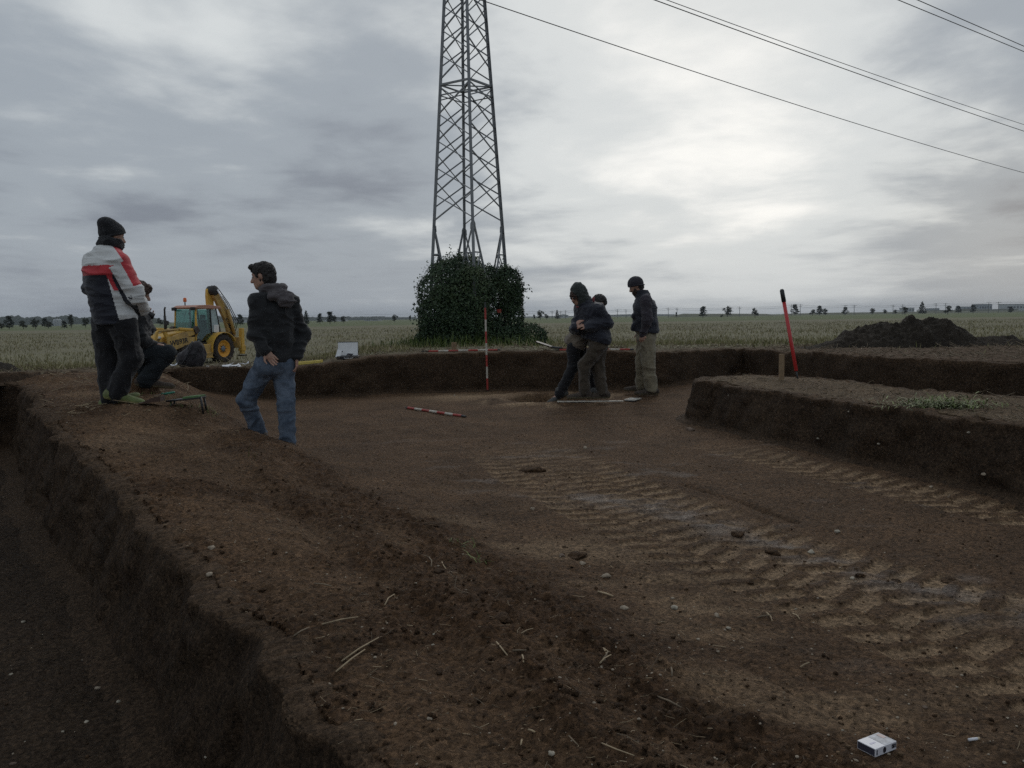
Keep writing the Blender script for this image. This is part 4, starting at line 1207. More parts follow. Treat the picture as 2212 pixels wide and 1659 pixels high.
    for s in (1, -1):
        pane('door_pane', [(x0 + .40, s * cabw, 1.20), (x1 - .05, s * cabw, 1.02), (x1 - .13, s * cabw * .95, zr - .05), (x0 + .40, s * cabw * .95, zr - .05)])
        pane('side_pane', [(x0 + .30, s * cabw, 1.50), (x0 + .30, s * cabw * .95, zr - .05), (x0 - .03, s * cabw * .92, zr - .05), (x0 - .22, s * cabw * .92, 1.62)], mat('pale_side_pane', (.34, .42, .42), .15) if s > 0 else GLASS)
        if s > 0:
            sh = MB(); sh.box((x0 + .02, cabw + .006, 1.68), (.34, .012, .36)); o = sh.build('paper_notice', WHITE, root); o['label'] = 'white sheet stuck behind the cab pane'
    pane('rear_pane', [(x0 - .28, -.58, 1.58), (x0 - .28, .58, 1.58), (x0 - .05, .58, zr - .05), (x0 - .05, -.58, zr - .05)])
    # handrail down the front corner post
    hr = MB(); hr.tube([(x1 + .02, cabw + .06, 2.28), (x1 + .04, cabw + .12, 2.20), (x1 + .02, cabw + .13, 1.45), (x1 + .0, cabw + .05, 1.36)], .026, 8); hr.build('handrail', YEL, root, True)
    # seat, wheel, inside pillar
    se = MB(); se.box((.55, 0, 1.35), (.5, .5, .16)).box((.33, 0, 1.75), (.14, .48, .75)).box((.31, 0, 2.25), (.12, .30, .22)); se.build('seat', DARK, root, bevel=.04)
    sw = MB(); sw.tube([(1.05 + .06 * math.cos(a), .19 * math.sin(a), 1.85 + .18 * math.cos(a)) for a in np.linspace(0, 2 * math.pi, 18)], .016, 6, cap=False); sw.tube([(1.05, 0, 1.85), (1.30, 0, 1.2)], .03, 6); sw.build('steering_wheel', DARK, root)
    co = MB(); co.box((1.32, 0, 1.35), (.22, .5, .7)); co.build('dashboard', DARK, root, bevel=.04)
    mi = MB(); mi.box((1.36, .20, 2.42), (.03, .12, .10)); mi.build('mirror', DARK, root, bevel=.01)
    chn = MB(); chn.tube([(1.34, -.02 - .30 * t + .0, 2.56 - .9 * t * (1 - t)) for t in np.linspace(0, 1, 12)], .014, 5); chn.build('hanging_chain', DARK, root)
    for s in (1, -1):
        wl = MB(); wl.box((x1 + .03, s * .60, zr - .02), (.14, .24, .16)); wl.build('work_lamp', DARK, root, bevel=.03)
    # beacon and exhaust
    be = MB(); be.tube([(.92, -.50, zr + .14), (.92, -.50, zr + .34)], .030, 6); be.build('beacon_stalk', DARK, root)
    bl = MB(); bl.lathe([(.075, 0), (.082, .02), (.080, .17), (.055, .20), (.01, .205)], n=16); o = bl.build('beacon', ORANGE, root, True); o.location = (.92, -.50, zr + .33)
    ex = MB(); ex.tube([(2.33, -.38, 1.40), (2.33, -.38, 2.32)], .062, 10); ex.tube([(2.33, -.38, 2.30), (2.33, -.38, 2.62), (2.28, -.38, 2.72)], .042, 10); ex.build('exhaust', DARK, root, True)
    # front loader: arms, panels, cylinders, bucket
    for s in (1, -1):
        ar = MB()
        ar.prism([(1.62, 1.52), (1.72, 1.66), (2.9, 1.40), (3.55, .78), (3.70, .42), (3.58, .36), (3.30, .72), (2.75, 1.18), (1.66, 1.40)], s * .66, s * .78)
        ar.build('loader_arm', YELD, root, bevel=.015)
        pn = MB()
        pn.prism([(1.72, 1.30), (3.40, 1.36), (3.42, .66), (3.28, .64), (1.78, 1.06)], s * .80, s * .86)
        po = pn.build('side_panel', YELD, root, bevel=.012)
        text('WB93R', .34, (2.72, s * .868, 1.09), (R(90), R(-8) if s > 0 else R(8), R(180) if s > 0 else 0), DARK, po, xs=1.0)
        cy = MB(); cy.tube([(1.45, s * .72, 1.60), (2.55, s * .72, 1.68)], .085, 12); cy.build('lift_cylinder', YEL, root, True)
        rd = MB(); rd.tube([(2.55, s * .72, 1.68), (3.75, s * .72, 1.62)], .050, 10); rd.build('lift_rod', YELD, root, True)
        lk = MB(); lk.prism([(3.10, 1.30), (3.36, 1.66), (3.48, 1.62), (3.28, 1.22)], s * .60, s * .70); lk.build('tilt_link', YEL, root)
        lk = MB(); lk.prism([(3.72, 1.66), (3.86, 1.58), (4.05, 1.12), (3.92, 1.08)], s * .60, s * .70); lk.build('tilt_link', YEL, root)
        dk = MB(); dk.box((1.56, s * .74, 1.62), (.30, .24, .30), (0, R(35), 0)); dk.build('arm_pivot', RUST, root, bevel=.03)
    hl = MB(); hl.tube([(3.15, .58, 1.72), (3.15, .58, 1.92)], .02, 6); hl.box((3.17, .58, 1.98), (.10, .22, .20)); hl.build('road_lamp', DARK, root, bevel=.02)
    bk = MB()
    prof = [(3.62, .30), (3.70, 1.06), (3.80, 1.12), (4.42, .98), (4.44, .93), (3.84, 1.02), (3.78, .96), (3.72, .38), (3.86, .26), (4.48, .22), (4.48, .18), (3.78, .16)]
    bk.prism(prof, -1.05, 1.05)
    for s in (1, -1): bk.prism([(3.62, .30), (3.70, 1.08), (4.42, .96), (4.48, .20), (3.78, .18)], s * 1.05, s * 1.08)
    bk.build('loader_bucket', RUST, root)
    for k in range(8):
        tt = MB(); tt.box((4.53, -.94 + k * .27, .20), (.16, .08, .04)); tt.build('bucket_tooth', RUST, root)
    # rear frame, stabilisers, boom and dipper
    rfm = MB(); rfm.box((-1.15, 0, .95), (.16, 2.1, .55)); rfm.build('rear_frame', YELD, root, bevel=.02)
    for s in (1, -1):
        sb = MB(); sb.box((-1.24, s * 1.02, 1.02), (.20, .20, 1.30)); sb.box((-1.24, s * 1.02, 1.02 - .35), (.26, .26, .30)); sb.build('stabiliser', YEL, root, bevel=.02)
        pd = MB(); pd.box((-1.24, s * 1.02, .30), (.34, .30, .06)); pd.build('stabiliser_foot', DARK, root)
    kg = MB(); kg.box((-1.42, .10, 1.05), (.30, .34, .85)); kg.build('kingpost', DARK, root, bevel=.03)
    bm = MB()
    bm.prism([(-1.58, 1.02), (-1.74, 1.30), (-1.56, 1.95), (-.62, 3.50), (-.42, 3.62), (-.26, 3.52), (-.30, 3.30), (-1.02, 2.10), (-1.30, 1.20)], .02, .20)
    b = bm.build('boom', YELD, root, bevel=.02)
    lt = text('KOMATSU', .22, (-1.32, .206, 1.72), (R(90), R(62), R(180)), DARK, b)
    dp = MB()
    dp.prism([(-.50, 3.66), (-.30, 3.74), (-.10, 3.62), (-.06, 3.30), (-.16, 1.75), (-.34, 1.62), (-.40, 1.80), (-.52, 3.3)], -.16, .0)
    dp.build('dipper', YEL, root, bevel=.02)
    cp = MB(); cp.lathe([(.21, -.20), (.24, -.16), (.24, .22), (.21, .25)], axis='y', n=20); o = cp.build('boom_head', DARK, root, True); o.location = (-.36, .02, 3.55)
    cy = MB(); cy.tube([(-1.52, .30, 1.35), (-1.12, .30, 2.62)], .085, 12); cy.build('boom_cylinder', YELD, root, True)
    rd = MB(); rd.tube([(-1.12, .30, 2.62), (-.44, .30, 3.60)], .048, 10); rd.build('boom_rod', CHROME, root, True)
    hs = MB()
    for k in range(3): hs.tube([(-1.66, -.05 + .1 * k, 1.3), (-1.92 - .03 * k, -.05 + .1 * k, 2.0), (-1.35, -.05 + .1 * k, 2.95), (-.62, -.02 + .1 * k, 3.66), (-.36, .0 + .1 * k, 3.80)], .022, 6)
    hs.build('hydraulic_hoses', DARK, root, True)
    hb = MB(); hb.prism([(-.62, 1.75), (-.20, 1.70), (-.22, 1.40), (-.60, 1.30), (-.78, 1.45)], -.30, .12); hb.build('digging_bucket', RUST, root, bevel=.02)
build_backhoe()

# ================================================================ people
class Vol:
    """small distance-field modeller: rounded parts blended into one continuous surface"""
    def __init__(s, lo, hi, h):
        s.h = h; s.lo = np.array(lo, float)
        s.n = np.maximum(4, np.ceil((np.array(hi) - s.lo) / h).astype(int) + 1)
        s.ax = [s.lo[i] + h * np.arange(s.n[i]) for i in range(3)]
        s.d = np.full(s.n, 1.0, np.float32)
    def _box(s, lo, hi):
        sl = []
        for i in range(3):
            a = int(max(0, math.floor((lo[i] - s.lo[i]) / s.h))); b = int(min(s.n[i], math.ceil((hi[i] - s.lo[i]) / s.h) + 1))
            if b <= a: return None
            sl.append(slice(a, b))
        return tuple(sl)
    def _grid(s, sl):
        return np.meshgrid(s.ax[0][sl[0]], s.ax[1][sl[1]], s.ax[2][sl[2]], indexing='ij', sparse=True)
    def _blend(s, sl, v, k):
        a = s.d[sl]
        if k <= 0: s.d[sl] = np.minimum(a, v); return
        h = np.clip(0.5 + 0.5 * (v - a) / k, 0, 1)
        s.d[sl] = (v * (1 - h) + a * h - k * h * (1 - h)).astype(np.float32)
    def _ellv(s, sl, c, r, ax):
        X, Y, Z = s._grid(sl)
        x, y, z = X - c[0], Y - c[1], Z - c[2]
        q = 0; g = 0
        for i in range(3):
            t = x * ax[i][0] + y * ax[i][1] + z * ax[i][2]
            q = q + (t / r[i]) ** 2; g = g + (t / r[i] ** 2) ** 2
        k0 = np.sqrt(q); k1 = np.sqrt(g) + 1e-9
        return k0 * (k0 - 1.0) / k1
    def ell(s, c, r, ax=((1, 0, 0), (0, 1, 0), (0, 0, 1)), k=0.03, sub=False):
        m = max(r) + k + 3 * s.h
        sl = s._box(np.array(c) - m, np.array(c) + m)
        if sl is None: return s
        v = s._ellv(sl, c, r, ax)
        if sub:
            a = s.d[sl]; h = np.clip(0.5 - 0.5 * (a + v) / max(k, 1e-4), 0, 1)
            s.d[sl] = (a * (1 - h) + (-v) * h + k * h * (1 - h)).astype(np.float32)
        else: s._blend(sl, v, k)
        return s
    def cap(s, a, b, ra, rb, k=0.02):
        a = np.array(a, float); b = np.array(b, float)
        m = max(ra, rb) + k + 3 * s.h
        sl = s._box(np.minimum(a, b) - m, np.maximum(a, b) + m)
        if sl is None: return s
        X, Y, Z = s._grid(sl)
        d = b - a; l2 = float(d @ d) + 1e-9
        t = np.clip(((X - a[0]) * d[0] + (Y - a[1]) * d[1] + (Z - a[2]) * d[2]) / l2, 0, 1)
        v = np.sqrt((X - a[0] - t * d[0]) ** 2 + (Y - a[1] - t * d[1]) ** 2 + (Z - a[2] - t * d[2]) ** 2) - (ra + (rb - ra) * t)
        s._blend(sl, v, k); return s
    def cut(s, p, n, k=0.0):
        """drop what lies on the side n points to"""
        n = np.array(n, float); n /= np.linalg.norm(n)
        X, Y, Z = np.meshgrid(*s.ax, indexing='ij', sparse=True)
        v = (X - p[0]) * n[0] + (Y - p[1]) * n[1] + (Z - p[2]) * n[2]
        s.d = np.maximum(s.d, v).astype(np.float32); return s
    def join(s, o, k=0.02):
        a = s.d; v = o.d
        h = np.clip(0.5 + 0.5 * (v - a) / k, 0, 1)
        s.d = (v * (1 - h) + a * h - k * h * (1 - h)).astype(np.float32); return s
    def clone(s):
        c = Vol.__new__(Vol); c.h = s.h; c.lo = s.lo; c.n = s.n; c.ax = s.ax; c.d = np.full(s.n, 1.0, np.float32); return c
    def surf(s):
        d = s.d.copy()
        for ax in range(3):
            sl = [slice(None)] * 3
            for e in (0, -1):
                sl[ax] = e; d[tuple(sl)] = np.maximum(d[tuple(sl)], 1e-3)
        ins = d < 0
        n = s.n - 1
        c = np.zeros(n, np.int8)
        for i in (0, 1):
            for j in (0, 1):
                for k in (0, 1): c += ins[i:n[0] + i, j:n[1] + j, k:n[2] + k]
        act = (c > 0) & (c < 8)
        vid = np.full(n, -1, np.int64); vid[act] = np.arange(act.sum())
        I = np.argwhere(act); acc = np.zeros((len(I), 3)); cnt = np.zeros(len(I))
        E = []
        for ax in range(3):
            o = [(0, 0), (1, 0), (0, 1), (1, 1)]
            for u, v in o:
                a = np.zeros(3, int); 
                oth = [q for q in range(3) if q != ax]
                a[oth[0]] = u; a[oth[1]] = v
                b = a.copy(); b[ax] = 1
                da = d[tuple((I + a).T)]; db = d[tuple((I + b).T)]
                m = (da < 0) != (db < 0)
                t = np.where(m, da / np.where(m, da - db, 1), 0)
                p = a + (b - a) * t[:, None]
                acc += p * m[:, None]; cnt += m
        V = s.lo + (I + acc / cnt[:, None]) * s.h
        F = []
        for ax in range(3):
            oth = [q for q in range(3) if q != ax]
            sl = [slice(1, n[q]) for q in range(3)]; sl[ax] = slice(0, n[ax])
            sl2 = list(sl); sl2[ax] = slice(1, n[ax] + 1)
            A = ins[tuple(sl)]; B = ins[tuple(sl2)]
            for flip, M in ((False, A & ~B), (True, ~A & B)):
                J = np.argwhere(M)
                off = np.array([sl[q].start for q in range(3)])
                J = J + off
                q = []
                for u, v in ((-1, -1), (0, -1), (0, 0), (-1, 0)):
                    k = J.copy(); k[:, oth[0]] += u; k[:, oth[1]] += v
                    q.append(vid[tuple(k.T)])
                q = np.stack(q, 1)
                if (ax == 1) != flip: q = q[:, ::-1]
                F.append(q)
        F = np.concatenate(F)
        F = F[(F >= 0).all(1)]
        return V, F
def vnormals(V, F):
    a = V[F[:, 2]] - V[F[:, 0]]; b = V[F[:, 3]] - V[F[:, 1]]
    n = np.cross(a, b); N_ = np.zeros_like(V)
    for i in range(4): np.add.at(N_, F[:, i], n)
    return N_ / (np.linalg.norm(N_, axis=1, keepdims=True) + 1e-12)
def relax(V, F, it=1, f=0.5):
    for _ in range(it):
        A = np.zeros_like(V); c = np.zeros(len(V))
        for i in range(4):
            np.add.at(A, F[:, i], V[F[:, (i + 1) % 4]]); np.add.at(c, F[:, i], 1)
            np.add.at(A, F[:, i], V[F[:, (i + 3) % 4]]); np.add.at(c, F[:, i], 1)
        V = V + f * (A / np.maximum(c, 1)[:, None] - V)
    return V
def skin(vol, name, m, parent, folds=0.0, fs=(9, 9, 14), seed=0, smooth=1, panels=None):
    V, F = vol.surf()
    V = relax(V, F, smooth)
    if folds:
        n = vnormals(V, F)
        a = V[:, 0] * fs[0]; b = V[:, 1] * fs[1]; c = V[:, 2] * fs[2]
        w = 0.35 * noise3(a * 0.6 + 9, b * 0.6, c * 0.6, seed + 5)
        f = 1.1 - 2.7 * np.abs(noise3(a + 3 * w, b, c + 2.5 * w, seed)) ** .8 - 1.1 * np.abs(noise3(a * 2.1 + 2 * w, b * 2.1, c * 2.3 + 2 * w, seed + 1)) + .45 + 0.35 * noise3(V[:, 0] * 4, V[:, 1] * 4, V[:, 2] * 3, seed + 2)
        V = V + n * (folds * f)[:, None]
    o = mesh_obj(name, V, F, m, parent, smooth=True)
    if panels is not None:
        fc = V[F].mean(1)
        o.data.polygons.foreach_set('material_index', panels(fc, vnormals(V, F)[F].mean(1)).astype(np.int32))
    return o
def unit(v): v = np.array(v, float); return v / np.linalg.norm(v)

def cloth(name, col, rough=0.85, var=0.18, sheen=0.2, weave=220.0, bump=0.25):
    m = mat(name, col, rough, spec=0.25, var=var, vscale=7.0, bump=bump, bscale=weave)
    b = m.node_tree.nodes['Principled BSDF']; b.inputs['Sheen Weight'].default_value = sheen
    return m
M_SKIN = mat('skin', (.40, .235, .17), 0.55, var=0.12, vscale=25)
M_SKIN.node_tree.nodes['Principled BSDF'].inputs['Subsurface Weight'].default_value = 0.05
M_HAIR = mat('dark_hair', (.022, .018, .016), 0.55, var=0.5, vscale=60, bump=0.7, bscale=160)
M_HAIRB = mat('brown_hair', (.060, .034, .022), 0.55, var=0.4, vscale=60, bump=0.7, bscale=160)
M_BEARD = mat('beard_hair', (.045, .030, .022), 0.7, var=0.4, vscale=80, bump=0.7, bscale=200)
M_EYEW = mat('eye_white', (.26, .25, .235), 0.5)
M_BLACKK = cloth('black_knit', (.016, .017, .020), 0.95, weave=150, bump=0.8)
M_NAVYK = cloth('navy_knit', (.030, .028, .036), 0.95, weave=150, bump=0.7)
M_BLACKJ = cloth('black_softshell', (.017, .018, .020), 0.75)
M_NAVYJ = cloth('navy_quilted_shell', (.018, .020, .030), 0.6)
M_WHITEJ = cloth('pale_grey_shell', (.66, .67, .66), 0.6, var=0.08)
M_REDJ = cloth('red_shell', (.52, .045, .055), 0.6, var=0.1)
M_BLACKT = cloth('black_trousers', (.015, .015, .017), 0.9)
M_JEANS = None
def jeans():
    m = mat('blue_jeans', (.165, .205, .265), 0.9, spec=0.2, col2=(.058, .080, .115), vscale=9.0, bump=0.3, bscale=320)
    return m
M_JEANS = jeans()
M_DJEANS = mat('dark_jeans', (.030, .036, .040), 0.9, spec=0.2, col2=(.018, .022, .026), vscale=9.0, bump=0.3, bscale=320)
M_GREYH = cloth('grey_hood', (.090, .080, .084), 0.95, weave=140, bump=0.5)
M_GREENH = cloth('dark_green_hood', (.036, .043, .040), 0.95, weave=140, bump=0.5)
M_BROWNT = cloth('brown_work_trousers', (.062, .048, .034), 0.9)
M_KHAKI = cloth('khaki_cords', (.22, .19, .13), 0.92)
M_BEIGE = cloth('beige_sweater', (.170, .140, .108), 0.95, weave=130, bump=0.6)
M_PLUM = cloth('plum_grey_sweater', (.048, .042, .052), 0.95, weave=130, bump=0.6)
M_PINK = cloth('faded_red_collar', (.22, .055, .06), 0.9)
M_BROWNS = mat('muddy_boot', (.060, .045, .034), 0.85, var=0.35, vscale=18, bump=0.5)
M_SOLE = mat('muddy_sole', (.14, .12, .075), 0.9, var=0.3, vscale=20, bump=0.5)
M_LIME = mat('lime_shoe', (.16, .21, .06), 0.7, var=0.3, vscale=16, col2=(.12, .13, .06))
M_LIMES = mat('lime_sole', (.34, .36, .13), 0.8, var=0.3, vscale=16, col2=(.14, .12, .06))
M_SHADES = mat('dark_lens', (.008, .008, .010), 0.12)
M_BLACKP = mat('black_plastic', (.015, .015, .017), 0.4, var=0.2)

class Person:
    def __init__(s, label, group, k, off, anchor, loc, h=0.008, depth=None):
        """joints are given in picture points of one enlarged view and a distance forward or back"""
        s.k, s.off = k, off
        s.loc = np.array(loc, float)
        az = math.atan2(loc[0], loc[1])
        fw = -CR[:, 2]
        dep = float((s.loc - np.array([0, 0, EYE])) @ fw)
        s.s = PF / dep / k
        s.a = anchor; s.cz = math.cos(az)
        s.root = empty('person', loc, -az)
        tag(s.root, label, 'person', group)
        s.h = h; s.J = {}
    def p(s, x, y, d=0.0):
        dx = (x - s.a[0]) / s.s * s.cz; dz = (s.a[1] - y) / s.s
        k = 1 + d / np.hypot(s.loc[0], s.loc[1])
        return np.array([(dx + .0135 * dz) * k, d, (dz - .0135 * dx) * k])
    def set(s, **kw):
        for n, v in kw.items(): s.J[n] = s.p(*v)
    def vol(s, h=None):
        P = np.array(list(s.J.values()))
        return Vol(P.min(0) - 0.27, P.max(0) + 0.27, h or s.h)
    def frames(s, fwd, hf, hu=(0, 0, 1)):
        s.f = unit(fwd); up = unit(s.J['neck'] - s.J['pelvis']); s.up = up
        s.l = unit(np.cross(up, s.f)); s.f = np.cross(s.l, up)
        s.hf = unit(hf); s.hl = unit(np.cross(np.array(hu, float), s.hf)); s.hu = np.cross(s.hf, s.hl)
    def torso(s, v, t=0.0, k=0.06, w=1.0, top=True):
        J = s.J; ax = (s.l, s.f, s.up)
        v.ell(J['pelvis'], (.165 * w + t, .115 + t, .13 + t), ax, k)
        mid = (J['pelvis'] + J['chest']) / 2
        v.ell(mid, (.145 * w + t, .105 + t, .16 + t), ax, k)
        v.ell(J['chest'], (.165 * w + t, .115 + t, .19 + t), ax, k)
        if top:
            for q in ('shA', 'shB'):
                if q in J: v.cap(J['neck'] * .75 + J['chest'] * .25, J[q], .075 + t * .6, .062 + t * .7, k)
        return v
    def arm(s, v, q, t=0.0, k=0.03, to_wrist=1.0, r=(.055, .045, .030)):
        J = s.J; w = J['el' + q] + (J['wr' + q] - J['el' + q]) * to_wrist
        v.cap(J['sh' + q], J['el' + q], r[0] + t, r[1] + t, k)
        v.cap(J['el' + q], w, r[1] + t * .95, r[2] + t * (.9 if t else 1), k); return v
    def leg(s, v, q, t=0.0, k=0.04, flare=0.0, r=(.085, .058, .042)):
        J = s.J
        v.cap(J['hip' + q], J['kn' + q], r[0] + t, r[1] + t, k)
        v.cap(J['kn' + q], J['an' + q], r[1] + t, r[2] + t + flare, k); return v
    def hand(s, v, w, d, n, thumb=1, curl=0.5, sc=1.0, fr=.0085):
        d = unit(d); n = unit(np.array(n) - d * np.dot(n, d)); lat = np.cross(d, n) * thumb
        w = np.array(w, float); q = sc
        v.ell(w + d * .048 * q, (.040 * q, .017 * q, .052 * q), (lat, n, d), .012)
        for i, ln in enumerate((.068, .078, .073, .055)):
            b = w + (d * (.088 - .004 * abs(i - 1.3)) + lat * (.031 - .0215 * i)) * q
            c = curl * (0.8 + 0.12 * i)
            d1 = d * math.cos(c) + n * math.sin(c); d2 = d * math.cos(2.1 * c) + n * math.sin(2.1 * c)
            m_ = b + d1 * ln * .55 * q
            v.cap(w + d * .05 * q + lat * (.02 - .014 * i) * q, b, fr, fr * 1.05, .006)
            v.cap(b, m_, fr * 1.05, fr, .004); v.cap(m_, m_ + d2 * ln * .5 * q, fr, fr * .8, .004)
        b = w + (d * .030 + lat * .032) * q
        t1 = unit(d * .75 + lat * .65 + n * .25); t2 = unit(d * .95 + lat * .15 + n * .35)
        v.cap(b, b + t1 * .045 * q, fr * 1.4, fr * 1.15, .008); v.cap(b + t1 * .045 * q, b + t1 * .045 * q + t2 * .032 * q, fr * 1.15, fr * .85, .005)
    def head(s, v):
        c = s.J['head']; f, u, l = s.hf, s.hu, s.hl; ax = (l, f, u)
        v.ell(c + u * .028 - f * .012, (.074, .096, .090), ax, .02)
        v.ell(c - u * .030 + f * .030, (.058, .058, .082), ax, .03)
        v.cap(c - u * .088 + f * .060 - l * .012, c - u * .088 + f * .060 + l * .012, .020, .020, .03)
        v.cap(c - u * .055 - f * .01 - l * .05, c - u * .085 + f * .05 - l * .02, .018, .016, .03)
        v.cap(c - u * .055 - f * .01 + l * .05, c - u * .085 + f * .05 + l * .02, .018, .016, .03)
        v.cap(c + u * .030 + f * .074 - l * .034, c + u * .030 + f * .074 + l * .034, .013, .013, .012)
        for g in (-1, 1): v.ell(c + u * .008 + f * .088 + l * .030 * g, (.014, .012, .010), ax, .010, sub=True)
        v.cap(c + u * .012 + f * .086, c - u * .030 + f * .110, .008, .013, .012)
        v.ell(c - u * .034 + f * .098, (.018, .014, .010), ax, .010)
        v.cap(c - u * .056 + f * .084 - l * .016, c - u * .056 + f * .084 + l * .016, .008, .008, .008)
        v.cap(c - u * .068 + f * .081 - l * .014, c - u * .068 + f * .081 + l * .014, .008, .008, .008)
        for g in (-1, 1):
            v.ell(c - u * .004 - f * .008 + l * .076 * g, (.011, .019, .032), (l, unit(f - u * .25), unit(u + f * .25)), .008)
        v.cap(c - u * .06 - f * .02, s.J['neck'], .052, .060, .03)
        return v
    def body(s, hands, sole=0.0, kk=1.0):
        v = s.vol()
        s.torso(v, -.012); 
        for q in 'AB':
            if 'sh' + q in s.J: s.arm(v, q)
            s.leg(v, q)
            a = s.J['an' + q]; t = unit(s.toe[q])
            v.cap(a, a + t * .12 + np.array([0, 0, -.045]), .036, .028, .03)
        s.head(v)
        for h_ in hands: s.hand(v, *h_[0], **h_[1])
        o = skin(v, 'body', M_SKIN, s.root, smooth=1)
        # eyes
        c = s.J['head']
        for g in (-1, 1):
            e = MB(); e.lathe([(.001, -.011), (.007, -.009), (.011, 0), (.007, .009), (.001, .011)], n=10)
            eo = e.build('eye', M_EYEW, s.root, True); eo.location = c + s.hu * .008 + s.hf * .077 + s.hl * .030 * g
            pu = MB(); pu.lathe([(.001, -.005), (.005, -.002), (.005, .002), (.001, .005)], n=8)
            po = pu.build('pupil', M_BLACKP, eo, True); po.location = s.hf * .008
        return o
    def brows(s, m=None):
        c = s.J['head']; mb = MB()
        for g in (-1, 1):
            a = [c + s.hu * (.034 + .004 * (1 - abs(t - .5) * 2)) + s.hf * (.088 - .012 * t) + s.hl * g * (.012 + .034 * t) for t in (0, .33, .66, 1)]
            mb.tube(a, [.004, .005, .004, .002], 6)
        mb.build('eyebrows', m or M_HAIR, s.root, True)
    def shoes(s, m, sole_m, L=.27, W=.048, pitch=None, rot=None):
        for q in 'AB':
            a = s.J['an' + q]; t = np.array(s.toe[q], float); t /= np.linalg.norm(t)
            sd = unit(np.cross((0, 0, 1), t)); up = np.cross(t, sd)
            g = a - up * s.sole[q]                       # point of the sole under the ankle
            heel = g - t * .055 + up * .04; toe = g + t * (L - .115) + up * .032
            P = np.array([heel, toe, a])
            v = Vol(P.min(0) - .13, P.max(0) + .13, .0065)
            v.ell(heel + up * .008, (W * .82, .062, .052), (sd, t, up), .03)
            v.ell((heel + toe) / 2 + up * .008, (W * .86, .10, .044), (sd, t, up), .03)
            v.ell(toe, (W, .085, .038), (sd, t, up), .03)
            v.cap(heel + up * .03, a + up * .05, .045, .047, .03)
            v.cut(g + up * .004, -up)
            skin(v, 'shoe', [m, sole_m], s.root, smooth=1, panels=lambda fc, n, g=g, up=up: ((fc - g) @ up < .030))
    def hat(s, m, lift=.02, low=-.0, slouch=(0, 0, 0), knob=None, tilt=.25):
        c = s.J['head']; f, u, l = s.hf, s.hu, s.hl
        v = Vol(c - .2, c + .24, .007)
        v.ell(c + u * .030 - f * .012, (.074 + lift, .096 + lift, .090 + lift), (l, f, u), .02)
        sl = np.array(slouch)
        if np.any(sl): v.ell(c + u * .07 - f * .03 + sl, (.075, .08, .065), (l, f, u), .04)
        if knob is not None: v.ell(c + np.array(knob), (.035, .035, .025), (l, f, u), .02)
        p0 = c + u * low
        nn = unit(-u + f * tilt)
        v.cut(p0, nn)
        o = skin(v, 'knit_hat', m, s.root, folds=.0022, fs=(60, 60, 9), seed=4)
        b = MB(); n = 26; ring = []
        a1 = unit(f - nn * np.dot(f, nn))
        for i in range(n + 1):
            t = 2 * math.pi * i / n
            ring.append(p0 + u * .008 - f * .012 + a1 * math.cos(t) * (.092 + lift) + l * math.sin(t) * (.070 + lift))
        b.tube(ring, .010, 8, cap=False); b.build('hat_brim', m, s.root, True)
        return o
    def hair(s, m, lift=.016, low=0.0, front=.045, quiff=None, tufts=40, seed=1, back=-.085):
        c = s.J['head']; f, u, l = s.hf, s.hu, s.hl
        v = Vol(c - .2, c + .22, .006)
        v.ell(c + u * .030 - f * .014, (.074 + lift, .096 + lift, .090 + lift), (l, f, u), .02)
        v.ell(c - u * .03 - f * .045, (.070 + lift * .7, .055 + lift, .075), (l, f, u), .03)
        if quiff: v.ell(c + u * quiff[0] + f * quiff[1], quiff[2], (l, f, u), .03)
        # cleared from the face and below the ears
        w = v.clone()
        w.ell(c - u * .062 + f * .085, (.10, .095, .118), (l, f, u), .01)
        v.d = np.maximum(v.d, -w.d)
        v.cut(c + u * back - f * .05, -u)
        v.ell(c - u * .010 + f * .0 + l * .083, (.02, .030, .042), (l, f, u), .01, sub=True)
        v.ell(c - u * .010 + f * .0 - l * .083, (.02, .030, .042), (l, f, u), .01, sub=True)
        o = skin(v, 'hair', m, s.root, folds=.006, fs=(45, 45, 30), seed=seed)
        return o
    def beard(s, m=None, L=.0):
        c = s.J['head']; f, u, l = s.hf, s.hu, s.hl
        v = Vol(c - .2, c + .2, .006)
        v.ell(c - u * .045 + f * .030, (.066, .062, .080), (l, f, u), .02)
        v.cap(c - u * .088 + f * .058, c - u * (.10 + L) + f * .066, .034, .022, .03)
        w = v.clone(); w.ell(c + u * .015 + f * .09, (.075, .09, .085), (l, f, u), .01)
        v.d = np.maximum(v.d, -w.d)
        v.cut(c - u * .02 - f * .0, u); v.cut(c - f * .02, -f)
        v.cap(c - u * .047 + f * .088 - l * .024, c - u * .044 + f * .092 + l * .0, .007, .008, .004)
        v.cap(c - u * .047 + f * .088 + l * .024, c - u * .044 + f * .092 + l * .0, .007, .008, .004)
        skin(v, 'beard', m or M_BEARD, s.root, folds=.004, fs=(60, 60, 40), seed=3)

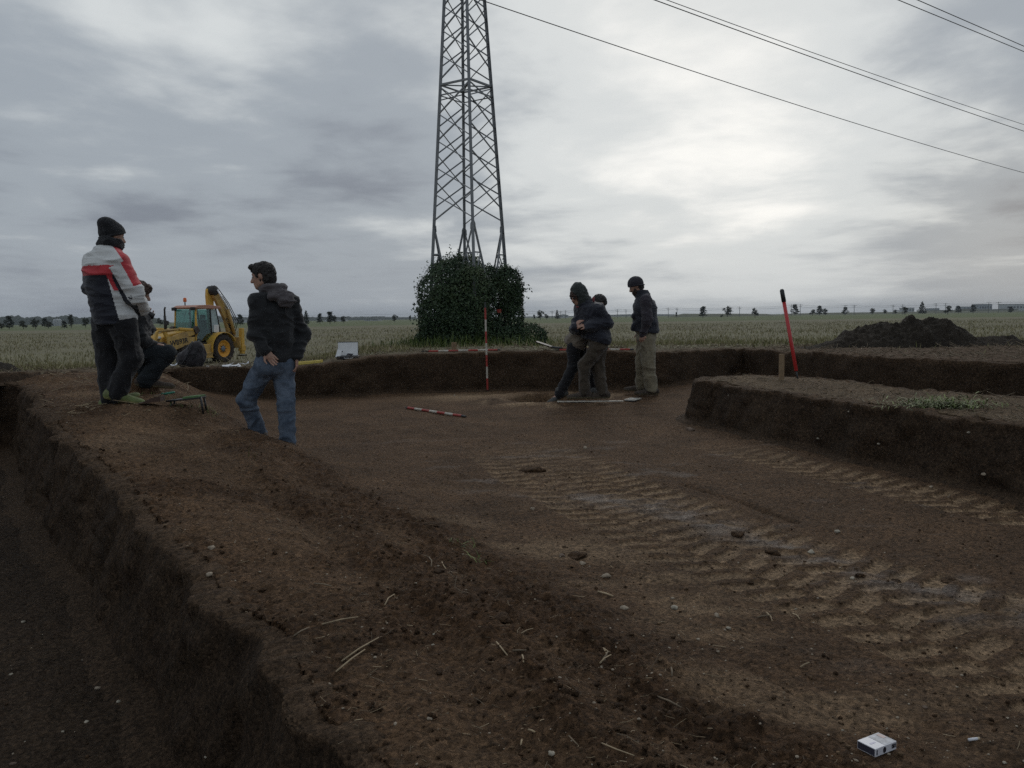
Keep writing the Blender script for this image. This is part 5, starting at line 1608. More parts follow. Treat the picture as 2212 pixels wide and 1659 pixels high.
crew = 'people at work on the dig'
def make_jeans_man():
    P = Person('man in blue jeans and black jacket with one hand on his back hip', crew, .2644, (493.7, 548.6), (485, 1624), at_z(621.9, 978, 0.0), h=.0065)
    P.set(head=(312, 196, .0), neck=(392, 322, .0), chest=(398, 520, .0), pelvis=(398, 868, .0), shA=(268, 392, -.06), shB=(526, 405, .06),
          elA=(243, 640, -.10), wrA=(318, 772, -.165), elB=(612, 668, .08), wrB=(572, 842, -.03), hipA=(322, 905, -.02), hipB=(462, 915, .03),
          knA=(158, 1190, .10), anA=(262, 1520, .28), knB=(478, 1230, .0), anB=(487, 1565, .0))
    P.toe = dict(A=(-.5, .8, -.25), B=(-.4, .85, 0)); P.sole = dict(A=.075, B=.075)
    P.frames((-.35, .94, 0), (-.93, .30, -.16))
    J = P.J
    P.body([((J['wrA'], (.62, .0, -.78), (.15, -1, .1)), dict(thumb=1, curl=.38)), ((J['wrB'], (-.05, -.05, -1), (-1, .0, 0)), dict(thumb=1, curl=.35))])
    P.brows()
    P.hair(M_HAIR, .014, quiff=(.100, .070, (.055, .042, .024)), seed=2)
    # jacket
    v = P.vol(.0095); P.torso(v, .022, w=1.0)
    v.ell((J['pelvis'] + J['chest']) * .5, (.175, .135, .20), (P.l, P.f, P.up), .05)
    v.cut(P.p(400, 868), P.p(545, 905) - P.p(545, 800) + np.array([-.03, 0, 0])) 
    w = v.clone(); P.arm(w, 'A', .022, to_wrist=.98); P.arm(w, 'B', .022, to_wrist=.97)
    w.ell(J['elB'] + np.array([.025, 0, -.01]), (.055, .06, .075), k=.03)
    v.join(w, .03)
    v.cap(J['neck'] - P.up * .0, J['neck'] + unit(J['head'] - J['neck']) * .05, .075, .072, .02)
    skin(v, 'jacket', M_BLACKJ, P.root, folds=.009, fs=(7, 7, 13), seed=12)
    # hood folded on the shoulders
    nk = J['neck']; h = Vol(nk - .3, nk + .3, .0085)
    for i in range(14):
        t = math.pi * (i / 13) * 1.25 - math.pi * .12
        q = nk + P.l * math.cos(t) * .088 - P.f * math.sin(t) * .085 + np.array([0, 0, .035 - .012 * math.sin(t)])
        q2 = nk + P.l * math.cos(t) * .088 - P.f * math.sin(t + .0) * .085 + np.array([0, 0, .030])
        h.ell(q, (.036, .036, .046), k=.02)
    h.ell(nk - P.f * .10 + np.array([.03, 0, -.035]), (.125, .055, .060), (P.l, P.f, P.up), .03)
    h.ell(nk - P.f * .125 + np.array([.075, 0, -.085]), (.085, .045, .055), (P.l, P.f, P.up), .03)
    skin(h, 'hood', M_GREYH, P.root, folds=.009, fs=(9, 9, 22), seed=15)
    # jeans
    v = P.vol(.009); v.ell(J['pelvis'], (.160, .122, .13), (P.l, P.f, P.up), .05)
    v.ell(J['hipA'] - P.f * .05, (.10, .09, .11), k=.04); v.ell(J['hipB'] - P.f * .05, (.10, .09, .11), k=.04)
    P.leg(v, 'A', .018, flare=.012); P.leg(v, 'B', .018, flare=.012)
    v.cut(J['pelvis'] + np.array([0, 0, .10]), (0, 0, 1)); v.cut(J['anA'] - np.array([0, 0, .045]), unit(J['anA'] - J['knA'])) if False else None
    jm = skin(v, 'jeans', M_JEANS, P.root, folds=.0075, fs=(10, 10, 9.5), seed=22)
    P.shoes(M_BROWNS, M_SOLE)
make_jeans_man()

def make_jacket_man():
    loc = on_ground(265.2, 872)
    P = Person('man in red, white and navy padded jacket with black knit hat', crew, .2977, (137.2, 438.9), (430, 1455), loc, h=.0075)
    P.set(head=(402, 262, .02), neck=(362, 352, .0), chest=(340, 520, .0), pelvis=(392, 845, .0), shA=(266, 445, .13), shB=(430, 445, -.13),
          elA=(240, 640, .14), wrA=(420, 770, .30), elB=(545, 660, -.15), wrB=(592, 775, .06), hipA=(325, 890, .07), hipB=(455, 890, -.07),
          knA=(330, 1150, .09), anA=(338, 1425, .06), knB=(500, 1120, -.07), anB=(388, 1380, -.04))
    P.toe = dict(A=(.93, .15, .30), B=(.95, -.06, -.22)); P.sole = dict(A=.085, B=.075)
    P.frames((.75, .66, 0), (.90, .36, -.12))
    J = P.J
    P.body([((J['wrA'], (.8, .3, -.1), (0, .2, 1)), dict(thumb=1, curl=.5)), ((J['wrB'], (.2, .9, -.2), (-1, .2, 0)), dict(thumb=1, curl=.5))])
    P.brows(); P.beard(L=.01)
    P.hat(M_BLACKK, .026, low=.006, slouch=(-.035, -.01, .045), knob=(-.075, 0, .125), tilt=.42)
    v = P.vol(.008); P.torso(v, .048, w=1.0)
    v.ell((J['pelvis'] + J['chest']) * .5 + np.array([-.020, 0, 0]), (.185, .160, .25), (P.l, P.f, P.up), .06)
    v.ell(J['chest'] + np.array([-.015, 0, -.03]), (.192, .155, .18), (P.l, P.f, P.up), .06)
    v.ell(J['pelvis'] + np.array([0.0, 0, -.01]), (.195, .170, .14), (P.l, P.f, (0, 0, 1)), .05)
    v.cut(P.p(390, 882), P.p(390, 960) - P.p(390, 880) + np.array([.004, 0, 0]))
    w = v.clone(); P.arm(w, 'A', .038, to_wrist=.95); P.arm(w, 'B', .042, to_wrist=.98, r=(.062, .05, .034)); v.join(w, .03)
    cb = J['neck']
    v2 = v.clone()
    rb, fb = J['shB'], J['elB']
    ad = unit(fb - rb)
    def panels(c, n):
        # seams of the padded jacket: 0 navy, 1 pale grey, 2 red
        up = c[:, 2]; zc = J['chest'][2]
        x = (c - J['pelvis']) @ np.array([.92, -.38, 0])               # round the back towards the right side
        yoke = up - (zc + .015) - .10 * np.clip(x + .1, -.3, .3) * 0
        r = np.zeros(len(c), int)
        bx = c[:, 0]
        r[up > zc + .055] = 1
        r[(up > zc - .030) & (up <= zc + .065)] = 2
        # pale side panel runs from the armpit to the hem, widening downwards
        edge = P.p(345, 480)[0] + (P.p(430, 880)[0] - P.p(345, 480)[0]) * np.clip((zc - .02 - up) / (zc - .02 - P.p(430, 880)[2]), 0, 1.1)
        side = (up <= zc - .02) & (bx > edge)
        r[side & (c[:, 1] < .12)] = 1
        # the red band runs on down into a point under the arm
        tip = (up <= zc - .02) & (up > zc - .17) & (bx > P.p(340, 480)[0] + (zc - .02 - up) * .42) & (bx < P.p(412, 480)[0] + (zc - .02 - up) * .10)
        r[tip] = 2
        # right sleeve: red along the top, pale grey below, dark stripe at the back seam
        for q, a, b, e in (('B', J['shB'], J['elB'], J['wrB']), ('A', J['shA'], J['elA'], J['wrA'])):
            d1 = b - a; t1 = np.clip(((c - a) @ d1) / (d1 @ d1), 0, 1); q1 = c - a - t1[:, None] * d1; l1 = np.linalg.norm(q1, axis=1)
            d2 = e - b; t2 = np.clip(((c - b) @ d2) / (d2 @ d2), 0, 1); q2 = c - b - t2[:, None] * d2; l2 = np.linalg.norm(q2, axis=1)
            on1 = (l1 < .118) & (l1 <= l2 + .02) & (t1 > .02); on2 = (l2 < .10) & (l2 < l1)
            if q == 'B':
                sd = q1 @ np.array([.72, -.1, .5])
                r[on1] = 1
                r[on1 & (sd > .030) & (t1 < .80)] = 2
                r[on1 & (sd < -.062) & (t1 > .05)] = 0
                r[on2] = 1
                s2 = q2 @ unit(np.array([-.8, -.3, -.55])); r[on2 & (s2 > .055)] = 0
            else:
                r[on1 | on2] = 0
        # red shoulder top
        r[(up > zc + .10) & (bx > P.p(395, 400)[0] + (P.p(0, 330)[2] - up) * .55) & (c[:, 1] < .25) & (bx > P.p(370, 0)[0])] = 2
        # collar
        r[np.linalg.norm((c - (cb + np.array([0, 0, .04]))) * np.array([1, 1, 1.0]), axis=1) < .03] = 0
        return r
    skin(v, 'jacket', [M_NAVYJ, M_WHITEJ, M_REDJ], P.root, folds=.008, fs=(4.5, 4.5, 15), seed=33, panels=panels)
    hm = Vol(J['neck'] - .25, J['neck'] + .25, .008)
    ud = unit(J['head'] - J['neck'])
    for i in range(20):
        t = 2 * math.pi * i / 20
        q = J['neck'] + ud * (.050) + P.l * math.cos(t) * .094 + P.f * math.sin(t) * .098 + np.array([.012, 0, .012 - .030 * math.sin(t)])
        hm.cap(q - ud * .03, q + ud * .022, .022, .018, .02)
    skin(hm, 'collar', M_BLACKK, P.root, folds=.005, fs=(12, 12, 18), seed=35)
    v = P.vol(.009); v.ell(J['pelvis'], (.18, .15, .14), (P.l, P.f, P.up), .05)
    P.leg(v, 'A', .034, flare=.010, r=(.09, .066, .042)); P.leg(v, 'B', .034, flare=.010, r=(.09, .066, .042))
    v.cut(J['pelvis'] + np.array([0, 0, .09]), (0, 0, 1))
    skin(v, 'trousers', M_BLACKT, P.root, folds=.009, fs=(9, 9, 8), seed=42)
    P.shoes(M_LIME, M_LIMES, L=.30, W=.052)
make_jacket_man()

def make_sitting_person():
    loc = on_ground(322, 839)
    P = Person('person in dark jeans sitting with one knee up behind the padded jacket', crew, .2977, (137.2, 438.9), (620, 1345), loc)
    P.set(head=(574, 672, .0), neck=(556, 782, .0), chest=(548, 905, .0), pelvis=(535, 1088, .0), shA=(546, 842, -.16), shB=(546, 842, .16),
          elA=(580, 1000, -.20), wrA=(672, 1030, -.10), elB=(630, 930, .16), wrB=(606, 842, .0), hipA=(548, 1095, -.09), hipB=(548, 1095, .09),
          knA=(755, 1095, -.10), anA=(602, 1285, -.10), knB=(735, 1120, .14), anB=(540, 1290, .10))
    P.toe = dict(A=(.97, 0, -.12), B=(.97, 0, -.1)); P.sole = dict(A=.08, B=.075)
    P.frames((1, .1, 0), (.94, .12, -.30))
    J = P.J
    P.body([((J['wrA'], (.95, -.05, -.15), (0, 0, -1)), dict(thumb=1, curl=.5, fr=.0095)), ((J['wrB'], (.25, -.1, .95), (.2, -1, 0)), dict(thumb=1, curl=.9, fr=.0095))])
    P.brows(M_HAIRB)
    P.hair(M_HAIRB, .022, quiff=(.085, .060, (.060, .040, .030)), seed=7)
    v = P.vol(.0105); P.torso(v, .028); P.arm(v, 'A', .020, to_wrist=.95); P.arm(v, 'B', .020, to_wrist=.93)
    v.cap(J['neck'], J['neck'] + P.up * .05, .07, .07, .02)
    v.cut(J['pelvis'] + np.array([0, 0, -.03]), (0, 0, -1))
    skin(v, 'jacket', M_BLACKJ, P.root, folds=.009, fs=(8, 8, 12), seed=52)
    v = P.vol(.0105); v.ell(J['pelvis'], (.175, .135, .12), (P.l, P.f, P.up), .05)
    P.leg(v, 'A', .022, flare=.026, r=(.088, .068, .042)); P.leg(v, 'B', .022, flare=.026, r=(.088, .068, .042))
    v.cut(J['pelvis'] + np.array([0, 0, .07]), (0, 0, 1))
    skin(v, 'jeans', M_DJEANS, P.root, folds=.009, fs=(9, 9, 9), seed=55)
    P.shoes(M_BROWNS, M_SOLE, L=.32, W=.052)
    # a black camera held under the chin: a thing of its own
    c = MB(); c.box((0, 0, 0), (.075, .13, .095)); c.box((-.01, 0, .058), (.05, .06, .03), taper=.7)
    M4 = Matrix.Translation(P.root.location) @ Matrix.Rotation(P.root.rotation_euler.z, 4, 'Z')
    root = empty('camera', M4 @ Vector(P.p(598, 800, -.04)), P.root.rotation_euler.z)
    tag(root, 'black camera held at the chin of the sitting person', 'camera')
    c.build('camera_housing', M_BLACKP, root, bevel=.008)
    l = MB(); l.lathe([(.030, 0), (.036, .01), (.036, .06), (.033, .075), (.025, .07)], axis='x', n=20)
    lo = l.build('lens', M_BLACKP, root, True); lo.location = (.038, 0, 0)
    root.rotation_euler = (0, R(25), P.root.rotation_euler.z)
make_sitting_person()

ZK, ZO = .1819, (1179.5, 587.0)
def zp(x, y): return ZO[0] + x * ZK, ZO[1] + y * ZK
def make_woman():
    loc = at_z(*zp(600, 1568), 0.0); loc[2] = gz(*loc[:2])
    P = Person('person in dark green hood and dark coat looking down at their joined hands', crew, ZK, ZO, (600, 1568), loc)
    P.set(head=(368, 300, -.05), neck=(468, 420, .0), chest=(525, 575, .0), pelvis=(608, 830, .0), shA=(612, 462, -.13), shB=(425, 455, .12),
          elA=(712, 612, -.11), wrA=(492, 640, -.25), elB=(352, 690, -.02), wrB=(345, 660, -.20), hipA=(630, 880, -.08), hipB=(640, 885, .08),
          knA=(455, 1115, -.08), anA=(452, 1450, -.06), knB=(612, 1150, .05), anB=(668, 1455, .02))
    P.toe = dict(A=(-.97, -.15, 0), B=(-.97, -.15, 0)); P.sole = dict(A=.08, B=.08)
    P.frames((-.85, -.5, 0), (-.74, -.52, -.42))
    J = P.J
    P.body([((J['wrA'], (-1, -.05, .12), (-.1, .5, -.9)), dict(thumb=1, curl=.55, fr=.0095)), ((J['wrB'], (.30, -.10, .55), (.6, .5, -.5)), dict(thumb=-1, curl=.6, fr=.0095))])
    # fringe under the hood and sunglasses
    c = J['head']; f, u, l = P.hf, P.hu, P.hl
    h = Vol(c - .2, c + .2, .007); h.ell(c + u * .04 - f * .0, (.080, .100, .085), (l, f, u), .02); h.cut(c + u * .035, -u - f * .1)
    h.cap(c + u * .03 + f * .07 + l * .06, c - u * .07 + f * .055 + l * .068, .016, .012, .02); h.cap(c + u * .03 + f * .07 - l * .06, c - u * .09 + f * .055 - l * .068, .016, .012, .02)
    skin(h, 'hair', M_HAIRB, P.root, folds=.004, fs=(50, 50, 30), seed=6)
    g = MB()
    for s_ in (-1, 1):
        o = c + u * .006 + f * .097 + l * .031 * s_
        ring = [o + l * math.cos(a) * .027 + u * math.sin(a) * .021 - f * .004 * abs(math.cos(a)) for a in np.linspace(0, 2 * math.pi, 14, endpoint=False)]
        b = len(g.v); g.add(ring + [r_ - f * .004 for r_ in ring], [tuple(range(14)), tuple(range(27, 13, -1))] + [(i, i + 14, (i + 1) % 14 + 14, (i + 1) % 14) for i in range(14)])
        g.tube([o + l * .026 * s_, o + l * .046 * s_ - f * .03, o + l * .046 * s_ - f * .10], .0025, 5)
    g.tube([c + u * .010 + f * .099 - l * .008, c + u * .010 + f * .099 + l * .008], .003, 5)
    g.build('sunglasses', M_SHADES, P.root, True)
    # hood
    v = Vol(c - .32, c + .30, .0085)
    v.ell(c + u * .030 - f * .028, (.104, .130, .125), (l, f, u), .03)
    v.ell(c - u * .07 - f * .02, (.105, .120, .10), (l, f, u), .05)
    v.ell(c + u * .125 - f * .055, (.05, .06, .045), (l, f, u), .05)
    v.cap(c - u * .08 - f * .04, J['neck'] - P.f * .03, .095, .11, .05)
    v.ell(c - u * .02 + f * .13, (.078, .115, .118), (l, f, u), .02, sub=True)
    v.ell(c - u * .01 + f * .02, (.080, .104, .115), (l, f, u), .01, sub=True)
    skin(v, 'hood', M_GREENH, P.root, folds=.007, fs=(11, 11, 16), seed=61)
    v = P.vol(.0105); P.torso(v, .056); v.ell((J['pelvis'] + J['chest']) / 2, (.205, .175, .22), (P.l, P.f, P.up), .05)
    v.ell(J['pelvis'] + np.array([-.02, 0, .02]), (.20, .165, .13), (P.l, P.f, P.up), .05)
    v.cut(P.p(590, 835), P.p(560, 960) - P.p(590, 840))
    w = v.clone(); P.arm(w, 'A', .044, to_wrist=1.0); P.arm(w, 'B', .040, to_wrist=.9); v.join(w, .03)
    skin(v, 'coat', M_NAVYJ, P.root, folds=.011, fs=(7, 7, 11), seed=63)
    cv = Vol(J['neck'] - .25, J['neck'] + .25, .009)
    for i in range(16):
        t = 2 * math.pi * i / 16
        q = J['neck'] + P.l * math.cos(t) * .100 + P.f * math.sin(t) * .105 + P.up * .03
        cv.ell(q, (.028, .028, .045), k=.02)
    skin(cv, 'coat_collar', M_NAVYJ, P.root, folds=.006, seed=64)
    rc = Vol(J['neck'] - .3, J['neck'] + .3, .008)
    rc.ell(P.p(556, 338, -.12), (.020, .014, .038), k=.02); rc.ell(c - u * .135 + f * .045, (.05, .04, .022), (l, f, u), .02)
    skin(rc, 'collar_lining', M_PINK, P.root, folds=.004, seed=65)
    v = P.vol(.0105); v.ell(J['pelvis'], (.165, .135, .13), (P.l, P.f, P.up), .05)
    P.leg(v, 'A', .026, flare=.004); P.leg(v, 'B', .026, flare=.004); v.cut(J['anA'] + np.array([0, 0, -.02]), (0, 0, -1))
    v.cut(J['pelvis'] + np.array([0, 0, .08]), (0, 0, 1))
    skin(v, 'trousers', M_BROWNT, P.root, folds=.009, fs=(10, 10, 9), seed=66)
    P.shoes(M_BROWNS, M_SOLE, L=.28, W=.052)
make_woman()

def make_bending_person():
    loc = at_z(*zp(135, 1560), 0.0); loc[2] = gz(*loc[:2]) 
    P = Person('person in beige sweater and black trousers bending over behind the hooded person', crew, ZK, ZO, (135, 1560), loc)
    P.set(head=(622, 405, .25), neck=(556, 496, .22), chest=(470, 600, .20), pelvis=(352, 845, .15), shA=(520, 520, .08), shB=(500, 500, .38),
          elA=(560, 720, .10), wrA=(640, 840, .10), elB=(600, 700, .45), wrB=(640, 850, .45), hipA=(322, 900, .08), hipB=(380, 900, .25),
          knA=(325, 1120, .06), anA=(165, 1440, .03), knB=(500, 1170, .35), anB=(580, 1420, .45))
    P.toe = dict(A=(-.86, -.2, -.40), B=(.35, .9, 0)); P.sole = dict(A=.085, B=.08)
    P.frames((.80, .45, -.3), (.72, .45, -.52))
    J = P.J
    P.body([((J['wrA'], (.3, 0, -.95), (1, 0, 0)), dict(thumb=1, curl=.5, fr=.0095)), ((J['wrB'], (.3, 0, -.95), (-1, 0, 0)), dict(thumb=1, curl=.5, fr=.0095))])
    P.hair(M_HAIR, .018, seed=8)
    v = P.vol(.0105); P.torso(v, .026); v.ell((J['pelvis'] + J['chest']) / 2, (.18, .145, .20), (P.l, P.f, P.up), .05); v.ell(J['pelvis'], (.175, .145, .13), (P.l, P.f, P.up), .05)
    v.cut(P.p(320, 888, .15), P.p(300, 960, .15) - P.p(330, 880, .15))
    w = v.clone(); P.arm(w, 'A', .020, to_wrist=.95); P.arm(w, 'B', .020, to_wrist=.95); v.join(w, .03)
    v.cap(J['neck'], J['neck'] + P.up * .03, .075, .07, .02)
    skin(v, 'sweater', M_BEIGE, P.root, folds=.009, fs=(7, 7, 12), seed=71)
    v = P.vol(.0105); v.ell(J['pelvis'], (.16, .125, .13), (P.l, P.f, P.up), .05)
    P.leg(v, 'A', .016, flare=.012); P.leg(v, 'B', .016, flare=.012); v.cap(J['anA'], J['anA'] + np.array([-.02, 0, -.045]), .062, .058, .02)
    v.cut(J['pelvis'] + np.array([0, 0, .08]), (0, 0, 1))
    skin(v, 'trousers', M_BLACKT, P.root, folds=.007, fs=(8, 8, 15), seed=72)
    P.shoes(mat('grey_shoe', (.085, .085, .082), .85, var=.3), M_SOLE, L=.28)
make_bending_person()

def make_vest_man():
    loc = at_z(*zp(1222, 1500), 0.0); loc[2] = gz(*loc[:2])
    P = Person('bearded man in knit hat, dark vest and khaki trousers looking down', crew, ZK, ZO, (1222, 1500), loc)
    P.set(head=(1050, 212, -.02), neck=(1132, 320, .0), chest=(1160, 500, .0), pelvis=(1180, 790, .0), shA=(1172, 372, -.17), shB=(1160, 372, .17),
          elA=(1195, 600, -.23), wrA=(1140, 760, -.20), elB=(1150, 610, .24), wrB=(1100, 770, .20), hipA=(1195, 840, -.09), hipB=(1170, 840, .09),
          knA=(1205, 1100, -.12), anA=(1252, 1425, -.10), knB=(1140, 1100, .10), anB=(1122, 1405, .12))
    P.toe = dict(A=(-.98, -.15, 0), B=(-.97, .1, 0)); P.sole = dict(A=.085, B=.080)
    P.frames((-1, -.06, 0), (-.88, -.10, -.46))
    J = P.J
    P.body([((J['wrA'], (-.12, 0, -1), (.1, 1, 0)), dict(thumb=1, curl=.45, fr=.0095)), ((J['wrB'], (-.1, 0, -1), (0, -1, 0)), dict(thumb=1, curl=.4, fr=.0095))])
    P.brows(); P.beard(L=.035)
    P.hair(M_HAIR, .007, seed=9); P.hat(M_NAVYK, .024, low=-.006, tilt=.40)
    v = P.vol(.0105)
    for q in 'AB': P.arm(v, q, .026, to_wrist=.97)
    v.cap(J['shA'], J['shB'], .075, .075, .03); v.ell(J['chest'], (.17, .12, .17), (P.l, P.f, P.up), .04)
    skin(v, 'sweater', M_PLUM, P.root, folds=.009, fs=(8, 8, 12), seed=81)
    v = P.vol(.0095); P.torso(v, .036, top=False, w=.98)
    v.cap(J['neck'] * .7 + J['chest'] * .3, J['shA'] + np.array([0, .05, .015]), .095, .080, .05); v.cap(J['neck'] * .7 + J['chest'] * .3, J['shB'] + np.array([0, -.05, .015]), .095, .080, .05)
    v.ell((J['pelvis'] + J['chest']) / 2 + np.array([.0, 0, 0]), (.19, .195, .22), (P.l, P.f, P.up), .05)
    v.ell(J['chest'] + np.array([.005, 0, .03]), (.19, .175, .18), (P.l, P.f, P.up), .05)
    v.ell(J['pelvis'] + np.array([-.015, 0, .03]), (.20, .205, .13), (P.l, P.f, P.up), .05)
    v.ell(P.p(1020, 690, -.08), (.035, .07, .06), k=.03); v.ell(P.p(1030, 560, -.08), (.03, .06, .05), k=.03)
    v.cut(P.p(1160, 752), P.p(1165, 850) - P.p(1175, 750))
    for i in range(18):
        t = 2 * math.pi * i / 18
        q = J['neck'] + P.l * math.cos(t) * .088 + P.f * math.sin(t) * .092 + P.up * .035
        v.cap(q - P.up * .03, q + P.up * .028 + P.f * .01, .020, .014, .02)
    skin(v, 'vest', M_NAVYJ, P.root, folds=.008, fs=(6, 6, 12), seed=82)
    v = P.vol(.0105); v.ell(J['pelvis'], (.170, .140, .13), (P.l, P.f, P.up), .05)
    P.leg(v, 'A', .032, flare=.014, r=(.09, .066, .042)); P.leg(v, 'B', .030, flare=.012, r=(.09, .066, .042)); v.cut(J['anA'] + np.array([0, 0, -.035]), (0, 0, -1))
    v.cut(J['pelvis'] + np.array([0, 0, .09]), (0, 0, 1))
    skin(v, 'trousers', M_KHAKI, P.root, folds=.010, fs=(9, 9, 8), seed=83)
    P.shoes(M_BROWNS, M_SOLE, L=.29, W=.052)
make_vest_man()

# ================================================================ things lying about the dig
bpy.context.view_layer.update()
DG = bpy.context.evaluated_depsgraph_get()
GROUND_NAMES = ('field', 'excavation_floor', 'earth_bank', 'trench_floor', 'earth_balk', 'excavation_wall', 'balk_face', 'trench_wall', 'field_edge')
def hit(px, py):
    """point and normal of the ground met by a line of sight (people and tools are looked through)"""
    d = Vector(ray(px, py)).normalized(); o = Vector((0, 0, EYE))
    for _ in range(12):
        ok, p, n, i, ob, m = S.ray_cast(DG, o, d)
        if not ok: break
        if ob.name in GROUND_NAMES: return p, (n if n.dot(d) < 0 else -n)
        o = p + d * .01
    g = on_ground(px, py)
    return Vector(g), Vector((0, 0, 1))

M_RED = mat('rod_red', (.46, .045, .035), .5, col2=(.27, .045, .035), vscale=22)
M_WHT = mat('rod_white', (.64, .61, .54), .5, col2=(.40, .35, .28), vscale=22)
M_TIP = mat('rod_tip', (.055, .058, .060), .5, metal=.5)
def rod(a, b, label, r=.016, first='r', tip_a=.05, tip_b=.05, n=7):
    a, b = Vector(a), Vector(b); L = (b - a).length; d = (b - a).normalized()
    root = empty('ranging_rod', a); tag(root, label, 'ranging rod', 'red and white ranging rods')
    def piece(name, t0, t1, m, rr=r, r1=None):
        mb = MB(); mb.tube([d * t0, d * t1], [rr, r1 or rr], 10); mb.build(name, m, root, False)
    piece('tip', 0, tip_a, M_TIP, .006, r * .95); piece('tip', L - tip_b, L, M_TIP, r * .95, .012)
    l = (L - tip_a - tip_b) / n
    for i in range(n):
        red = (i % 2 == 0) == (first == 'r')
        piece('red_band' if red else 'white_band', tip_a + i * l, tip_a + (i + 1) * l, M_RED if red else M_WHT)
    return root
def on_edge(px, py, off=.15, up=0.0):
    """point of the field just beyond the edge of the dig, in the line of one upright plane of sight"""
    d = ray(px, py); Y = np.arange(9.5, 19, .01); X = d[0] / d[1] * Y
    k = int(np.argmax(~inside(X, Y, OUTER)))
    D = Y[k] + off
    X = d[0] / d[1] * D
    return np.array([X, D, gz(X, D) + up])
p, _ = hit(1053.3, 845); q = at_y(1047.8, 653, p.y); rod(p - Vector((0, 0, .03)), q, 'ranging rod standing upright in the dig in front of the ivy', tip_a=.05, tip_b=.09)
rod(on_edge(911, 757.4, .20, .02), on_edge(1080.5, 753.3, .24, .02), 'ranging rod lying on the field edge in front of the ivy', tip_a=.11, tip_b=.05)
p, _ = hit(875.5, 882.8); q, _ = hit(1006.5, 902.8); rod(p + Vector((0, 0, .018)), q + Vector((0, 0, .018)), 'ranging rod lying on the floor of the dig', tip_a=.07, tip_b=.09)
rod(on_edge(1194, 754, .22, .02), on_edge(1369, 751.6, .22, .02), 'ranging rod lying on the field edge behind the hooded person', tip_a=.12, tip_b=.06)
p, _ = hit(1300, 851); q = at_y(1297.5, 660, p.y); rod(p - Vector((0, 0, .02)), q, 'ranging rod standing hidden behind the legs of the hooded person', tip_a=.0, tip_b=.08)

M_WOOD = mat('raw_wood', (.24, .165, .095), .85, var=.22, vscale=14, bump=.3)
def stake(p, w, h, lab, rz=0.0):
    root = empty('wooden_stake', p, rz); tag(root, lab, 'wooden stake')
    mb = MB(); mb.box((0, 0, h / 2 - .06), (w, w * .45, h + .12)); mb.build('stake_post', M_WOOD, root, bevel=.004)
stake(on_edge(981, 757, .40), .085, .15, 'short wooden stake behind the rod lying in front of the ivy', .2)
p, _ = hit(1688, 822); stake(p, .058, .30, 'wooden stake standing on the raised block of earth', .15)

def red_pole():
    p, _ = hit(1723, 818)
    top = Vector(at_y(1688.5, 624.5, p.y + .05))
    root = empty('hand_tool', p); tag(root, 'long red handled tool with black grip stuck in the raised earth block', 'hand tool')
    v = top - p
    mb = MB(); mb.tube([v * -.03, v * .09], .010, 8); mb.build('metal_shank', M_TIP, root, True)
    mb = MB(); mb.tube([v * .085, v * .09, v * .86], [.014, .021, .021], 14); mb.build('shaft', mat('tool_red', (.50, .035, .035), .35, var=.06), root, True)
    mb = MB(); mb.tube([v * .855, v * .86, v * .985, v * 1.0], [.020, .026, .025, .014], 14); mb.build('grip', M_BLACKP, root, True)
red_pole()

def shovel():
    p = on_edge(1176, 755, .16)
    root = empty('shovel', p, R(-12)); tag(root, 'black shovel blade lying on the field edge right of the ivy', 'shovel')
    V = []; n = 7
    for i in range(n):
        for j in range(n):
            u, w = i / (n - 1) - .5, j / (n - 1) - .5
            V.append((u * .30, w * .24 * (1 - .25 * max(0, u)), .05 + .10 * (-u) + .10 * w * w + .03))
    top = np.array(V); bot = top - np.array([0, 0, .006]); V = np.concatenate([top, bot]); k = n * n
    F = []
    for i in range(n - 1):
        for j in range(n - 1):
            a = i * n + j; F += [(a, a + n, a + n + 1, a + 1), (a + k + 1, a + n + 1 + k, a + n + k, a + k)]
    ring = [i for i in range(n)] + [i * n + n - 1 for i in range(1, n)] + [(n - 1) * n + j for j in range(n - 2, -1, -1)] + [i * n for i in range(n - 2, 0, -1)]
    for a, b in zip(ring, ring[1:] + ring[:1]): F.append((a, b, b + k, a + k))
    mesh_obj('shovel_blade', V.tolist(), F, M_BLACKP, root)
    mb = MB(); mb.tube([(.12, 0, .045), (.30, .02, .03)], [.022, .018], 10); mb.build('socket', M_TIP, root, True)
    mb = MB(); mb.tube([(.28, .02, .03), (.95, .10, .03)], .016, 10); mb.build('shaft', M_WOOD, root, True)
shovel()

